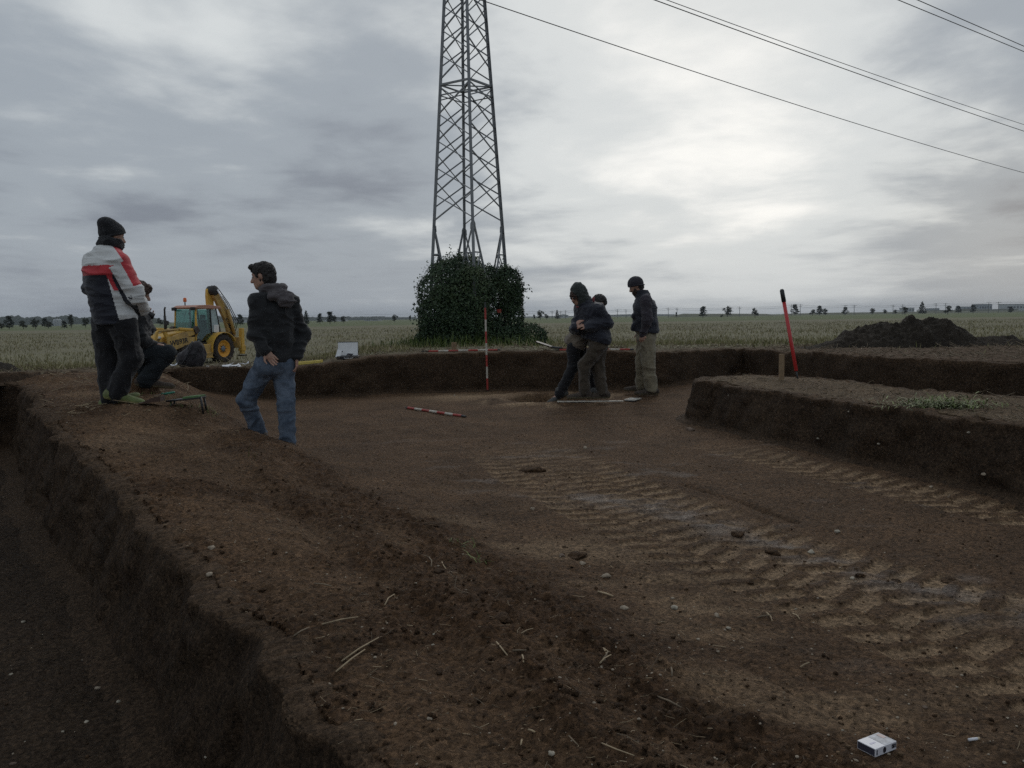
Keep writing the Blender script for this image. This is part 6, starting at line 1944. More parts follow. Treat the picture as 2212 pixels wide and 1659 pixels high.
def open_case():
    D = on_edge(747, 770, .32)[1]
    bl = at_y(724, 771.5, D); br = at_y(768, 768.5, D)
    z = gz((bl[0] + br[0]) / 2, D)
    w = br[0] - bl[0]
    root = empty('open_case', ((bl[0] + br[0]) / 2 + .05, D, z), R(4)); tag(root, 'open black case with upright white lid on the field edge', 'case')
    WP = mat('white_lining', (.72, .73, .73), .6, var=.08, vscale=9)
    mb = MB(); mb.box((0, 0, .028), (w * 1.05, .26, .056)); mb.build('case_base', M_BLACKP, root, bevel=.008)
    hd = MB(); hd.tube([(-.05, -.135, .04), (-.045, -.165, .022), (.085, -.165, .022), (.09, -.135, .04)], .006, 6); hd.build('handle', mat('bright_metal', (.45, .46, .46), .35, metal=.8), root, True)
    ld = MB(); ld.box((-.02, .15, .17), (w * 1.0, .022, .235), (R(-12), 0, 0)); l = ld.build('lid', M_BLACKP, root, bevel=.006)
    li = MB(); li.box((-.02, .136, .166), (w * .97, .006, .218), (R(-12), 0, 0)); li.build('lid_lining', WP, l)
    sp = MB(); sp.box((-.12, .125, .125), (.032, .01, .016), (R(-12), 0, 0)); sp.build('latch', M_BLACKP, l)
    root2 = empty('card', root.location + Vector((-.155, -.02, .075)), R(8)); tag(root2, 'pale card leaning on the open case', 'card')
    c = MB(); c.box((0, 0, .02), (.075, .004, .15), (R(-30), R(16), 0)); c.build('card_sheet', WP, root2)
    root3 = empty('paper', root.location + Vector((.02, .03, .06)), R(30)); tag(root3, 'folded white paper inside the open case', 'paper')
    c = MB(); c.box((0, 0, .02), (.10, .08, .003), (R(-25), R(6), 0)); c.build('paper_sheet', M_PAPER, root3)
M_PAPER = mat('white_paper', (.72, .73, .76), .7, var=.05)
open_case()

M_YEL = mat('yellow_bar', (.66, .52, .12), .5, var=.1)
for (x0, y0, x1, y1, dy, lab) in ((630, 777.0, 697, 769.2, .10, 'upper of two yellow bars on the field edge behind the man in jeans'), (632, 780.5, 693, 773.4, -.06, 'lower of two yellow bars on the field edge behind the man in jeans')):
    a, b = Vector(on_edge(x0, y0, 0.22 + dy, .03)), Vector(on_edge(x1, y1, 0.22 + dy, .03))
    root = empty('yellow_bar', a); tag(root, lab, 'yellow bar', 'yellow bars on the field edge')
    d = (b - a); 
    m = MB(); m.box((0, 0, 0), (d.length, .022, .042)); o = m.build('bar', M_YEL, root, bevel=.004); o.matrix_local = MM = Matrix.Translation(d / 2) @ d.to_track_quat('X', 'Z').to_matrix().to_4x4()
    e = MB(); e.box((d.length / 2 - .02, 0, 0), (.04, .026, .046)); o2 = e.build('end_cap', M_YEL, root, bevel=.004); o2.matrix_local = MM

def papers():
    spots = [(470, 787.5, .36, .16, .1, 'long white sheet of papers on the field edge right of the backpack'), (500, 785.5, .26, .20, .5, 'white papers with lifted corners at the right end of the sheets'), (484, 786.5, .22, .15, -.3, 'middle white sheet between the papers on the field edge'), (371, 790.0, .16, .10, .2, 'white sheet half hidden left of the backpack'), (528, 784.8, .14, .03, .0, 'thin white strip beside the papers')]
    for i, (px, py, w, d, rz, lab) in enumerate(spots):
        p = on_edge(px, py, .16 + (.05 * i), .012)
        n = 8; V = []
        for a in range(n):
            for b in range(n):
                u, v = a / (n - 1) - .5, b / (n - 1) - .5
                V.append((u * w, v * d, .018 * i * .3 + .02 * max(0, u) ** 2 * 8 * (v + .5) + .008 * math.sin(u * 9 + i) + .006 * math.cos(v * 11)))
        F = [(a * n + b, a * n + n + b, a * n + n + b + 1, a * n + b + 1) for a in range(n - 1) for b in range(n - 1)]
        o = mesh_obj('paper', V, F, M_PAPER, None, True); o.location = p; o.rotation_euler = (0, 0, rz)
        s = o.modifiers.new('t', 'SOLIDIFY'); s.thickness = .004
        tag(o, lab, 'paper', 'papers on the field edge')
papers()

def backpack():
    p = on_edge(416, 790, .22)
    root = empty('backpack', p, R(20)); tag(root, 'dark grey backpack standing on the field edge in front of the backhoe', 'backpack')
    M_BAG = cloth('dark_bag', (.034, .031, .034), .85, weave=120, bump=.4)
    M_BAG2 = cloth('black_strap', (.014, .014, .016), .8)
    v = Vol((-.35, -.3, -.06), (.35, .3, .55), .0085)
    v.ell((.04, 0, .15), (.155, .13, .19), k=.04); v.ell((.09, 0, .27), (.085, .10, .105), k=.06); v.ell((-.08, 0, .10), (.14, .12, .12), k=.06); v.ell((.0, -.10, .12), (.10, .06, .10), k=.04)
    v.cut((0, 0, -.005), (0, 0, -1))
    skin(v, 'bag_body', M_BAG, root, folds=.010, fs=(9, 9, 7), seed=91)
    for x in (-.04, .06):
        s = MB(); s.tube([(x - .10, -.13, .04), (x - .03, -.165, .14), (x + .02, -.125, .26), (x + .05, -.04, .355), (x + .05, .05, .36)], [.016, .014, .014, .013, .012], 6); s.build('strap', M_BAG2, root, True)
    z = MB(); z.tube([(-.10, -.155, .17), (-.02, -.172, .18), (.06, -.165, .18)], .005, 5); z.build('zip', M_BAG2, root, True)
    h = MB(); h.tube([(.07, 0, .36), (.09, 0, .395), (.13, 0, .385), (.14, 0, .345)], .010, 6); h.build('carry_loop', M_BAG2, root, True)
backpack()

def small_tools():
    RUSTY = mat('rusty_pan', (.060, .034, .024), .8, var=.3)
    GRN = mat('green_handle', (.035, .20, .13), .4, var=.1)
    p, _ = hit(327, 873)
    root = empty('dustpan', p, R(8)); tag(root, 'rusty brown dustpan lying beside the lime shoes', 'dustpan')
    b = MB(); b.prism([(-.10, .012), (.10, .03), (.10, .036), (-.10, .018)], -.085, .085); b.build('pan', RUSTY, root)
    for s in (-1, 1):
        w = MB(); w.prism([(-.085, .014), (.10, .03), (.10, .075), (.02, .06)], s * .085, s * .090); w.build('pan_side', RUSTY, root)
    w = MB(); w.box((.10, 0, .052), (.006, .175, .048)); w.build('pan_back', RUSTY, root)
    a, _ = hit(332, 867); bq, _ = hit(349, 864)
    t = empty('trowel', a + Vector((0, 0, .055)), 0); tag(t, 'trowel with thin green handle pointing up beside the dustpan', 'trowel')
    e = Vector(at_y(378, 847, a.y + .10)) - t.location
    bl = e * .36
    nrm = Vector((-bl.z, 0, bl.x)).normalized(); sd = bl.cross(nrm).normalized()
    m = MB(); q = [Vector((0, 0, 0)), bl * .9 + sd * .04, bl, bl * .9 - sd * .04]
    m.add([x + nrm * .002 for x in q] + [x - nrm * .002 for x in q], [(0, 1, 2, 3), (7, 6, 5, 4)] + [(i, i + 4, (i + 1) % 4 + 4, (i + 1) % 4) for i in range(4)])
    m.build('trowel_blade', mat('trowel_steel', (.40, .38, .34), .4, metal=.5), t)
    m = MB(); m.tube([bl, e * .42 + nrm * .012, e * .48], [.007, .006, .008], 8); m.build('tang', GRN, t, True)
    m = MB(); m.tube([e * .46, e * .6, e * .95, e], [.009, .013, .011, .006], 10); m.build('handle', GRN, t, True)
    # low folding stool, its left end resting on the bank
    c, _ = hit(441, 889)
    r = empty('folding_stool', c, R(6)); tag(r, 'low folding stool with green top standing on the bank', 'stool')
    D = c.y; A = Vector(at_y(371, 862.5, D + .08)) - c; B = Vector(at_y(438, 856, D)) - c
    d = B - A
    bm = MB(); bm.box((0, 0, 0), (d.length, .15, .016)); o = bm.build('frame', M_BLACKP, r, bevel=.003); o.matrix_local = MM = Matrix.Translation((A + B) / 2 - Vector((0, 0, .01))) @ d.to_track_quat('X', 'Z').to_matrix().to_4x4()
    gp = MB(); gp.box((d.length * .24, 0, .014), (d.length * .48, .15, .022)); g = gp.build('seat', mat('green_pad', (.075, .150, .055), .8, var=.25), r, bevel=.006); g.matrix_local = MM
    for s in (-1, 1):
        l = MB(); l.tube([B + Vector((-.005, s * .06, 0)), Vector((0.01, s * .065, -.03))], .010, 8); l.build('leg', M_BLACKP, r, True)
        l = MB(); l.tube([A + Vector((.03, s * .06, 0)), A + Vector((.02, s * .065, -.12))], .010, 8); l.build('leg', M_BLACKP, r, True)
small_tools()

def markers():
    a, _ = hit(1204, 869.5); b, _ = hit(1346, 871)
    r = empty('measuring_staff', a + Vector((0, 0, .012))); tag(r, 'long pale measuring staff lying at the feet of the hooded person', 'measuring staff')
    d = b - a; d.z = max(-.02, min(.02, d.z))
    m = MB(); m.box((0, 0, 0), (d.length, .05, .016)); o = m.build('staff_bar', M_WHT, r, bevel=.003); o.matrix_local = MM = Matrix.Translation(d / 2) @ d.to_track_quat('X', 'Z').to_matrix().to_4x4()
    for k in range(5):
        e = MB(); e.box(((k - 2) * d.length / 5, 0, .009), (.008, .05, .002)); q = e.build('graduation', M_TIP, r); q.matrix_local = MM
    p, _ = hit(1367, 865)
    r = empty('photo_board', p + Vector((0, 0, .012)), R(-28)); tag(r, 'small white framed board lying at the feet of the man in the vest', 'photo board')
    m = MB(); m.box((0, 0, 0), (.15, .28, .014)); m.build('board', mat('grey_board', (.30, .33, .34), .5), r, bevel=.003)
    for (x, y, w, h) in ((0, .13, .16, .022), (0, -.13, .16, .022), (.07, 0, .022, .238), (-.07, 0, .022, .238)):
        m = MB(); m.box((x, y, .008), (w, h, .012)); m.build('frame_bar', M_WHT, r)
    m = MB(); m.box((0, 0, .0095), (.05, .10, .004), (0, 0, .4)); m.build('card', M_WHT, r)
    for px, py, w, lab in ((1244, 857.5, .04, 'little white tag in front of the left leg of the hooded person'), (1275, 858.8, .07, 'white strip behind the shoes of the hooded person')):
        p, _ = hit(px, py)
        r = empty('marker_card', p + Vector((0, 0, .01)), .1); tag(r, lab, 'marker card')
        m = MB(); m.box((0, 0, 0), (w, .05, .008)); m.build('card_face', M_PAPER, r)
markers()

def pack():
    A, _ = hit(1879.3, 1633); B, _ = hit(1933.3, 1620); C, _ = hit(1854.0, 1621)
    L = (B - A).length; Wd = (C - A).length
    ang = math.atan2(B.y - A.y, B.x - A.x)
    l, w, h = .088, .058, .023
    c = A + (B - A) / 2 + (C - A) / 2
    zz = max(A.z, B.z, C.z, gz(c.x, c.y))
    root = empty('cigarette_pack', (c.x, c.y, zz - .004), ang); tag(root, 'white cigarette pack lying on the soil at the bottom right', 'cigarette pack')
    PW = mat('pack_white', (.72, .72, .76), .35, var=.03); PD = mat('pack_dark', (.050, .052, .075), .4); PG = mat('pack_picture', (.40, .42, .46), .4, var=.35, vscale=60); PK = mat('print_black', (.02, .02, .03), .4); PB = mat('print_tint', (.50, .38, .36), .4, var=.2, vscale=80)
    m = MB(); m.box((0, 0, h / 2), (l, w, h)); b = m.build('carton', PW, root, bevel=.0012)
    t = .0004
    def patch(name, c_, d_, mt): q = MB(); q.box(c_, d_); q.build(name, mt, b)
    patch('picture_panel', (l * .22, 0, h + t), (l * .50, w * .90, t), PG); patch('picture_panel', (l * .36, w * .18, h + 2.2 * t), (l * .16, w * .40, t), PB)
    patch('faint_print', (-l * .25, -w * .05, h + t), (l * .22, w * .10, t), mat('faint_lilac', (.60, .58, .72), .4))
    patch('end_panel', (-l / 2 - t, 0, h * .52), (t, w * .93, h * .80), PD)
    q = MB(); q.lathe([(.0062, 0), (.0062, t)], axis='y', n=18); o = q.build('round_mark', PK, b); o.location = (-l * .07, -w / 2 - 2 * t, h * .50); o.scale = (1.0, 1, 1.35)
    patch('small_mark', (-l * .42, -w / 2 - t, h * .5), (.004, t, h * .6), PD)
    g = random.Random(4); x = l * .27
    for k in range(9):
        wd = g.choice((.0008, .0012, .0018)); patch('barcode_bar', (x, -w / 2 - t, h * .55), (wd, t, h * .52), PK); x += wd + g.choice((.0008, .0012))
    p, n = hit(2102, 1600)
    root = empty('cigarette_butt', p + Vector((0, 0, .004)), R(8)); tag(root, 'cigarette butt lying right of the white pack', 'cigarette butt')
    q = MB(); q.tube([(-.014, 0, 0), (.014, 0, .001)], .0042, 10); q.build('paper_tube', M_PAPER, root, True)
    q = MB(); q.tube([(.013, 0, .001), (.019, 0, .001)], .0043, 10); q.build('filter', mat('filter_tan', (.55, .46, .32), .8), root, True)
pack()

# ---------------------------------------------------------------- heaps of dug soil
def heap(name, label, px, D, outline, depth, seed, res=.05, k=1.0):
    """outline: picture points of the crest line; the heap slopes to the ground in front of and behind it"""
    x0 = [at_y(a, b, D) for a, b in outline]
    cx = np.mean([p[0] for p in x0]); zb = gz(cx, D)
    xs = np.arange(x0[0][0], x0[-1][0], res); prof = np.interp(xs, [p[0] for p in x0], [max(0, p[2] - zb) for p in x0])
    ys = np.arange(-depth, depth + .01, res)
    X, Y = np.meshgrid(xs, ys, indexing='ij'); Hh = np.repeat(prof[:, None], len(ys), 1)
    hw = .35 + 1.55 * np.clip(Hh, 0, 1.1) * k
    f = np.clip(1 - np.abs(Y) / np.minimum(hw, depth), 0, 1) ** .85
    n = .16 * np.abs(noise2(X * 2.1, Y * 2.1, seed)) + .10 * np.abs(noise2(X * 5, Y * 5, seed + 1)) + .06 * np.maximum(0, noise2(X * 11, Y * 11, seed + 2)) + .03 * noise2(X * 22, Y * 22, seed + 3)
    Z = Hh * f * (.93 + .0 * X) + n * np.clip(f * 3, 0, 1) * np.clip(Hh * 3, .15, 1) * k - .03 * (f <= 0)
    g = ground((X + 0).ravel(), (Y + D).ravel())[0].reshape(X.shape)
    Z = Z + np.minimum(g, zb + .4) - zb
    V = np.stack([X - cx, Y, Z - .012], -1).reshape(-1, 3)
    idx = np.arange(V.shape[0]).reshape(X.shape)
    F = np.stack([idx[:-1, :-1], idx[1:, :-1], idx[1:, 1:], idx[:-1, 1:]], -1).reshape(-1, 4)
    keep = (f.ravel()[F] > 0).any(1); F = F[keep]
    u, inv = np.unique(F, return_inverse=True)
    o = mesh_obj(name, V[u], inv.reshape(-1, 4), M_HEAP, None, True); o.location = (cx, D, zb)
    tag(o, label, 'soil heap', 'heaps of dug soil')
M_HEAP = soil_material('heap_soil', (.034, .027, .020), (.07, .055, .04), (.06, .05, .05))
Z7 = lambda x, y: (1426.4 + x * .3552, 592.5 + y * .3552)
heap('soil_heap', 'large dark heap of dug soil at the right beyond the dig', 0, 14.9, [Z7(x, y) for x, y in ((860, 452), (960, 425), (1050, 400), (1150, 352), (1280, 322), (1380, 298), (1490, 308), (1520, 262), (1560, 280), (1640, 268), (1725, 262), (1745, 292), (1850, 340), (1900, 385), (1935, 380), (2000, 374), (2130, 372), (2190, 405), (2260, 430), (2380, 452))], 1.7, 51, .032, .8)
heap('soil_heap', 'small dark heap of soil at the left edge of the picture', 0, 12.0, [(-90, 800), (-50, 776), (0, 780), (18, 790), (30, 799), (42, 805)], .6, 57, .03, .5)

# ---------------------------------------------------------------- pulled weeds, tufts
M_WEED = leaf_material('green_weeds', [(.045, .068, .016), (.095, .135, .028), (.17, .21, .05)], .6)
def blades(P, l, w, seed, up=.6, bend=.5):
    g = np.random.default_rng(seed); n = len(P)
    a = g.uniform(0, 2 * np.pi, n); el = np.clip(g.normal(up, .3, n), .02, 1.5)
    d = np.stack([np.cos(a) * np.cos(el), np.sin(a) * np.cos(el), np.sin(el)], 1)
    s = np.stack([-np.sin(a), np.cos(a), np.zeros(n)], 1)
    L = (np.asarray(l) * g.uniform(.5, 1.25, n))[:, None]; W_ = (np.asarray(w) * g.uniform(.7, 1.3, n))[:, None]
    m = P + d * L * .55; d2 = d * 1.0; d2[:, 2] -= bend * g.uniform(.2, 1.3, n); t = m + d2 * L * .5
    V = np.stack([P - s * W_, P + s * W_, m + s * W_ * .8, m - s * W_ * .8, t], 1).reshape(-1, 3)
    i = np.arange(n) * 5
    F = np.concatenate([np.stack([i, i + 1, i + 2], 1), np.stack([i, i + 2, i + 3], 1), np.stack([i + 3, i + 2, i + 4], 1)])
    return V, F, 5
def weed_pile():
    p, _ = hit(2038, 880)
    g = np.random.default_rng(8)
    Q = np.stack([g.normal(0, .17, 1100), g.normal(0, .10, 1100), np.abs(g.normal(.02, .025, 1100))], 1)
    V, F, k = blades(Q, .085, .0042, 4, .22, .5)
    o = mesh_obj('weed_pile', V, F, M_WEED); o.location = p; o.rotation_euler = (0, 0, -.3)
    tone_attr(o, np.repeat(np.clip(g.normal(.55, .22, 1100), 0, 1), k)); tag(o, 'pile of pulled green weeds lying on the raised earth block', 'weeds', kind='stuff')
weed_pile()

# ================================================================ stones, clods and straw on the soil
M_STONE = mat('pale_stone', (.33, .27, .20), .85, var=.25, vscale=30, bump=.3)
M_STONEW = mat('white_stone', (.36, .32, .25), .85, var=.35, vscale=30, bump=.2)
M_STONEB = mat('brown_stone', (.16, .115, .085), .9, var=.3, vscale=30, bump=.4)
M_CLOD = soil_material('clod_soil', (.088, .053, .030), (.15, .10, .06), (.07, .06, .05))
M_STRAW = mat('dry_straw', (.34, .26, .16), .8, var=.3, vscale=18)
M_STRAWG = mat('grey_straw', (.17, .13, .085), .85, var=.4, vscale=18)
def ico(sub):
    import bmesh
    b = bmesh.new(); bmesh.ops.create_icosphere(b, subdivisions=sub, radius=1.0)
    V = np.array([v.co[:] for v in b.verts]); F = np.array([[v.index for v in f.verts] for f in b.faces]); b.free()
    return V, F
ICO1, ICO2, ICO3 = ico(1), ico(2), ico(3)
def stone_mesh(seed, rough=.28, base=ICO2):
    V = base[0].copy()
    n = noise3(V[:, 0] * 1.3 + seed * 5.1, V[:, 1] * 1.3, V[:, 2] * 1.3, seed) * rough + noise3(V[:, 0] * 3.1 + seed, V[:, 1] * 3.1, V[:, 2] * 3.1, seed + 1) * rough * .45
    V = V * (1 + n)[:, None]
    return V, base[1]
Zc = lambda x, y: (548.6 + x * .372, 1097.2 + y * .372)
Zd = lambda x, y: (1097.2 + x * .504, 932.6 + y * .504)
Ze = lambda x, y: (x * .4378, 932.6 + y * .4378)
STONES = [   # picture point, width in picture points, material, label
    (Zc(1905, 327), 17, M_STONE, 'rounded pale stone on the edge of the tyre tracks'), (Zc(1725, 1430), 18, M_STONEW, 'cream coloured stone at the bottom middle of the picture'), (Zc(1020, 1228), 13, M_STONE, 'dull stone above the crumbling trench edge'), (Zc(2145, 587), 17, M_STONE, 'flat tan stone left in the tyre tracks'),
    (Zc(1790, 282), 17, M_STONEB, 'brown stone just left of the rounded pale stone'), (Zc(940, 440), 7, M_STONEW, 'small white pebble in the cloddy patch'), (Zc(1045, 735), 7, M_STONEW, 'small white pebble below the straw cluster'),
    (Zd(705, 716), 11, M_STONE, 'pinkish pebble above the flat pale stone'), (Zd(712, 759), 22, M_STONEW, 'flat pale stone in the near tyre track'), (Zd(895, 790), 15, M_STONE, 'rounded tan stone right of the flat pale stone'), (Zd(500, 760), 20, M_STONE, 'long pale stone at the edge of the near track'), (Zd(945, 845), 15, M_STONEW, 'whitish stone below the rounded tan stone'),
    (Zd(1412, 430), 14, M_STONEW, 'white stone above the grey wet streak'), (Zd(1300, 520), 17, M_STONEW, 'jagged white stone beside the grey wet streak'), (Zd(1475, 628), 11, M_STONEW, 'white pebble below the grey wet streak'), (Zd(330, 72), 12, M_STONE, 'pale stone in the middle of the dig floor'), (Zd(108, 333), 14, M_STONE, 'tan stone left of the first tyre marks'),
    (Zd(420, 622), 22, M_STONE, 'long tan stone sunk in the near track'), (Zd(1815, 238), 8, M_STONE, 'yellowish stone below the raised earth block'), (Zd(2040, 180), 8, M_STONEW, 'white stone at the foot of the raised earth block'),
    (Ze(1043, 580), 19, M_STONE, 'upper of two tan stones on the trench edge'), (Ze(1035, 708), 19, M_STONE, 'lower of two tan stones on the trench edge'), (Ze(485, 1268), 13, M_STONE, 'largest pale stone on the trench floor'), (Ze(587, 1332), 11, M_STONEW, 'white stone right of the largest stone on the trench floor'),
    (Ze(427, 1432), 11, M_STONEW, 'white stone low on the trench floor'), (Ze(55, 1199), 8, M_STONEW, 'cream pebble by the left edge of the trench floor'), (Ze(1015, 1605), 7, M_STONEW, 'white pebble at the foot of the trench wall'), (Ze(66, 1640), 11, M_STONEB, 'tan stone in the bottom left corner'), (Ze(115, 940), 9, M_STONEW, 'white stone in the middle of the trench floor'), (Ze(310, 1480), 8, M_STONEW, 'white chip beside the dark hollow in the trench floor'),
    (Z7(1328, 1030), 8, M_STONEW, 'white stone low in the face of the raised earth block'), (Z7(960, 1000), 7, M_STONEW, 'pale stone in the left part of the raised block face'), (Z7(1875, 965), 8, M_STONEW, 'pale stone in the right part of the raised block face'), (Z7(1147, 835), 5, M_STONEW, 'white fleck in the middle of the raised block face'), (Z7(1970, 1215), 11, M_STONE, 'grey stone at the foot of the raised block face'), (Z7(415, 736), 4, M_STONEW, 'white fleck near the top left of the raised block face'), (Z7(180, 950), 20, M_STONEB, 'clump of tan soil at the left end of the raised block'),
    ((2170, 1648), 9, M_STONEW, 'cream pebble in the bottom right corner'), ((1997, 1528), 10, M_STONEB, 'dull brown stone above the white pack'), ((1963, 1521), 5, M_STONEW, 'white chip above the white pack'),
]
for i, ((px, py), wpx, m, lab) in enumerate(STONES):
    p, n = hit(px, py)
    r = wpx / PF * (p - Vector((0, 0, EYE))).length / 2
    V, F = stone_mesh(i + 3, .5)
    V = V * np.array([1.0, .8, .62]) * r * .88
    o = mesh_obj('stone', V, F, m, None, True); o.location = p + n * r * .18; o.rotation_euler = (0, 0, i * 1.3)
    tag(o, lab, 'stone', 'stones on the soil')
CLODS = [(Zd(985, 438), 32, 'dark clod in the upper tyre track'), (Zd(1132, 520), 32, 'dark clod right of the upper track beside the wet streak'), (Zd(1035, 646), 17, 'small dark clod in the middle of the near track'), (Zd(110, 168), 44, 'flat dark clod of turned soil on the dig floor'), (Zd(1660, 640), 20, 'dark clod on the grey wet streak'), (Zd(1890, 640), 30, 'dark flat clod at the far end of the wet streak'), (Zd(1510, 616), 18, 'dark clod beside the white pebble'),
         (Zd(60, 632), 30, 'dark clod on the bank edge left of the near track'), (Zd(300, 535), 44, 'broken clod by the rounded pale stone'), (Zc(1430, 645), 46, 'large pale brown clod on the bank'), (Zc(1075, 370), 26, 'square clod between two straws'), (Zc(55, 475), 24, 'dark clod left on the bank'), (Zc(545, 580), 28, 'flat dark clod right of the dark clod on the bank'), (Zc(1040, 95), 34, 'clod on the rim of the bank below the man in jeans'), (Zc(740, 485), 18, 'round clod at the left of the cloddy patch')]
for i, ((px, py), wpx, lab) in enumerate(CLODS):
    p, n = hit(px, py); r = wpx / PF * (p - Vector((0, 0, EYE))).length / 2
    V, F = stone_mesh(i + 60, .42, ICO3); V = V * np.array([1.0, .85, .36]) * r
    o = mesh_obj('soil_clod', V, F, M_CLOD, None, True); o.location = p + n * r * .02; o.rotation_euler = (0, 0, i * 2.1)
    tag(o, lab, 'soil clod', 'clods of soil')
STRAWS = [
    (Zc(350, 447), Zc(452, 467), 'single straw on the bank right of the dark clod'), (Zc(760, 572), Zc(816, 514), 'thick straw leaning at the left of the cloddy patch'), (Zc(395, 685), Zc(605, 648), 'pale broken straw on the left of the bank'), (Zc(232, 752), Zc(322, 708), 'forked straw end on the trench edge'),
    (Zc(510, 900), Zc(725, 768), 'longest straw slanting across the bank'), (Zc(478, 960), Zc(645, 838), 'dull straw lying alongside the longest straw'), (Zc(1018, 295), Zc(1030, 352), 'left of two short straws standing by the square clod'), (Zc(1092, 320), Zc(1116, 366), 'right of two short straws standing by the square clod'),
    (Zc(1408, 788), Zc(1472, 872), 'straw right of the large pale brown clod'), (Zc(1503, 838), Zc(1582, 843), 'short flat straw right of the bank middle'), (Zc(1558, 864), Zc(1566, 912), 'upright straw bit below the short flat straw'), (Zc(2000, 494), Zc(2087, 526), 'straw on the tan slope of the bank edge'), (Zc(133, 66), Zc(160, 97), 'short straw in front of the man in jeans'),
    (Zc(2028, 824), Zc(2060, 852), 'upper straw of the crossed group at the right of the bank'), (Zc(2008, 912), Zc(2074, 868), 'lower straw of the crossed group at the right of the bank'), (Zc(2024, 888), Zc(2056, 846), 'middle straw of the crossed group at the right of the bank'), (Zc(1553, 737), Zc(1622, 714), 'thin straw above the short flat straw'), (Zc(1556, 1358), Zc(1550, 1396), 'short thick straw near the bottom middle'), (Zc(1828, 1335), Zc(1882, 1397), 'thin straw near the cream coloured stone'), (Zc(1594, 1300), Zc(1632, 1321), 'small straw above the cream coloured stone'),
    (Zd(384, 690), Zd(452, 713), 'straw on the bank edge beside the near track'), (Zd(1068, 802), Zd(1128, 795), 'flat straw in the near track'), (Zd(1108, 780), Zd(1133, 822), 'straw crossing the flat straw in the near track'), (Zd(1219, 785), Zd(1252, 814), 'straw right of the crossing straws in the near track'), (Zd(700, 1018), Zd(703, 1060), 'upright straw at the foot of the bank edge'), (Zd(1253, 1016), Zd(1292, 1000), 'straw low in the near track'), (Zd(410, 935), Zd(425, 975), 'bent straw on the bank edge above the upright straw'),
    ((1417, 1508), (1472, 1535), 'straw stub on the right part of the bank'), ((1300, 1610), (1370, 1640), 'thin straw at the bottom edge of the picture'),
]
for i, (a, b, lab) in enumerate(STRAWS):
    p, n = hit(*a); q, _ = hit(*b)
    if (q - p).length > .6: q = p + (q - p).normalized() * .3
    g = random.Random(i); mid = (p + q) / 2 + Vector((g.uniform(-1, 1), g.uniform(-1, 1), .4)) * (q - p).length * .05
    up = Vector((0, 0, .006))
    r = .0030 if 'thin' not in lab else .0019
    mb = MB(); mb.tube([p + up - p, mid + up * 1.3 - p, q + up * 1.6 - p], [r, r * .9, r * .7], 6)
    o = mb.build('straw_stalk', M_STRAW if i % 3 else M_STRAWG, None, True); o.location = p
    tag(o, lab, 'straw', 'straws on the soil')

def rand_plan(n, ymin, ymax, g, p=1.0):
    """random plan points seen by the camera, denser near it"""
    y = ymin * (ymax / ymin) ** (g.uniform(0, 1, n) ** p); x = y * g.uniform(-.70, .70, n)
    return x, y
def scatter(name, proto, n, size, region, m, label, seed, ymin=1.5, ymax=12, squash=.6, sink=.15, wfun=None):
    g = np.random.default_rng(seed)
    x, y = rand_plan(n, ymin, ymax, g)
    z, reg, tan, wet, clod = ground(x, y)
    k = np.isin(reg, region)
    if wfun is not None: k &= g.uniform(0, 1, n) < wfun(x, y, reg, tan, wet, clod)
    x, y, z = x[k], y[k], z[k]; n = len(x)
    s = size(g, n, y)
    var = [stone_mesh(seed + q, .55, proto)[0] for q in range(6)]
    V0 = np.array(var)[g.integers(0, 6, n)]
    a = g.uniform(0, 6.28, n); ca, sa = np.cos(a), np.sin(a)
    sx, sy = g.uniform(.7, 1.3, n), g.uniform(.6, 1.1, n)
    vx = V0[:, :, 0] * sx[:, None]; vy = V0[:, :, 1] * sy[:, None]
    X = (vx * ca[:, None] - vy * sa[:, None]) * s[:, None] + x[:, None]; Y = (vx * sa[:, None] + vy * ca[:, None]) * s[:, None] + y[:, None]
    Zz = V0[:, :, 2] * squash * s[:, None] + (z + s * (squash - sink) * .55)[:, None]
    nv = V0.shape[1]
    F = (proto[1][None] + (np.arange(n) * nv)[:, None, None]).reshape(-1, 3)
    o = mesh_obj(name, np.stack([X, Y, Zz], -1).reshape(-1, 3), F, m, None, True)
    tag(o, label, kind='stuff')
M_CRUMB = soil_material('dry_crumbs', (.17, .112, .066), (.24, .17, .11), (.1, .09, .08))
lg = lambda lo, hi: (lambda g, n, y: lo * (hi / lo) ** (g.uniform(0, 1, n) ** 2.2))
scatter('crumbled_soil', ICO1, 13000, lg(.0025, .014), (2,), M_CLOD, 'crumbs and small clods of soil on the bank', 21, 1.5, 9, .75, .2, lambda x, y, r, t, w, c: np.clip(.06 + 1.2 * c, 0, 1))
scatter('crumbled_soil', ICO1, 7000, lg(.0025, .010), (1, 3, 4), M_CLOD, 'crumbs of soil on the floor of the dig', 22, 1.6, 11, .7, .2, lambda x, y, r, t, w, c: np.clip(.35 + .3 * noise2(x * .8, y * .8, 7), 0, 1))
scatter('dry_crumbs', ICO1, 12000, lg(.0025, .010), (1, 2, 4), M_CRUMB, 'paler dry crumbs of soil', 27, 1.5, 10, .7, .2, lambda x, y, r, t, w, c: np.clip(.25 + .6 * noise2(x * 1.3, y * 1.3, 8), .05, 1))
scatter('pale_pebbles', ICO1, 5200, lg(.002, .008), (1, 2, 3, 4), M_STONE, 'small pale pebbles scattered over the soil', 23, 1.6, 14, .6, .25, lambda x, y, r, t, w, c: np.clip(.18 + .35 * (noise2(x * .7, y * .7, 9) > .1), 0, 1) * np.where(r == 3, .45, 1))
scatter('white_pebbles', ICO1, 800, lg(.0018, .0065), (1, 2, 3, 4), M_STONEW, 'tiny white pebbles scattered over the soil', 24, 1.6, 14, .6, .25, lambda x, y, r, t, w, c: np.where(r == 3, .30, .40))
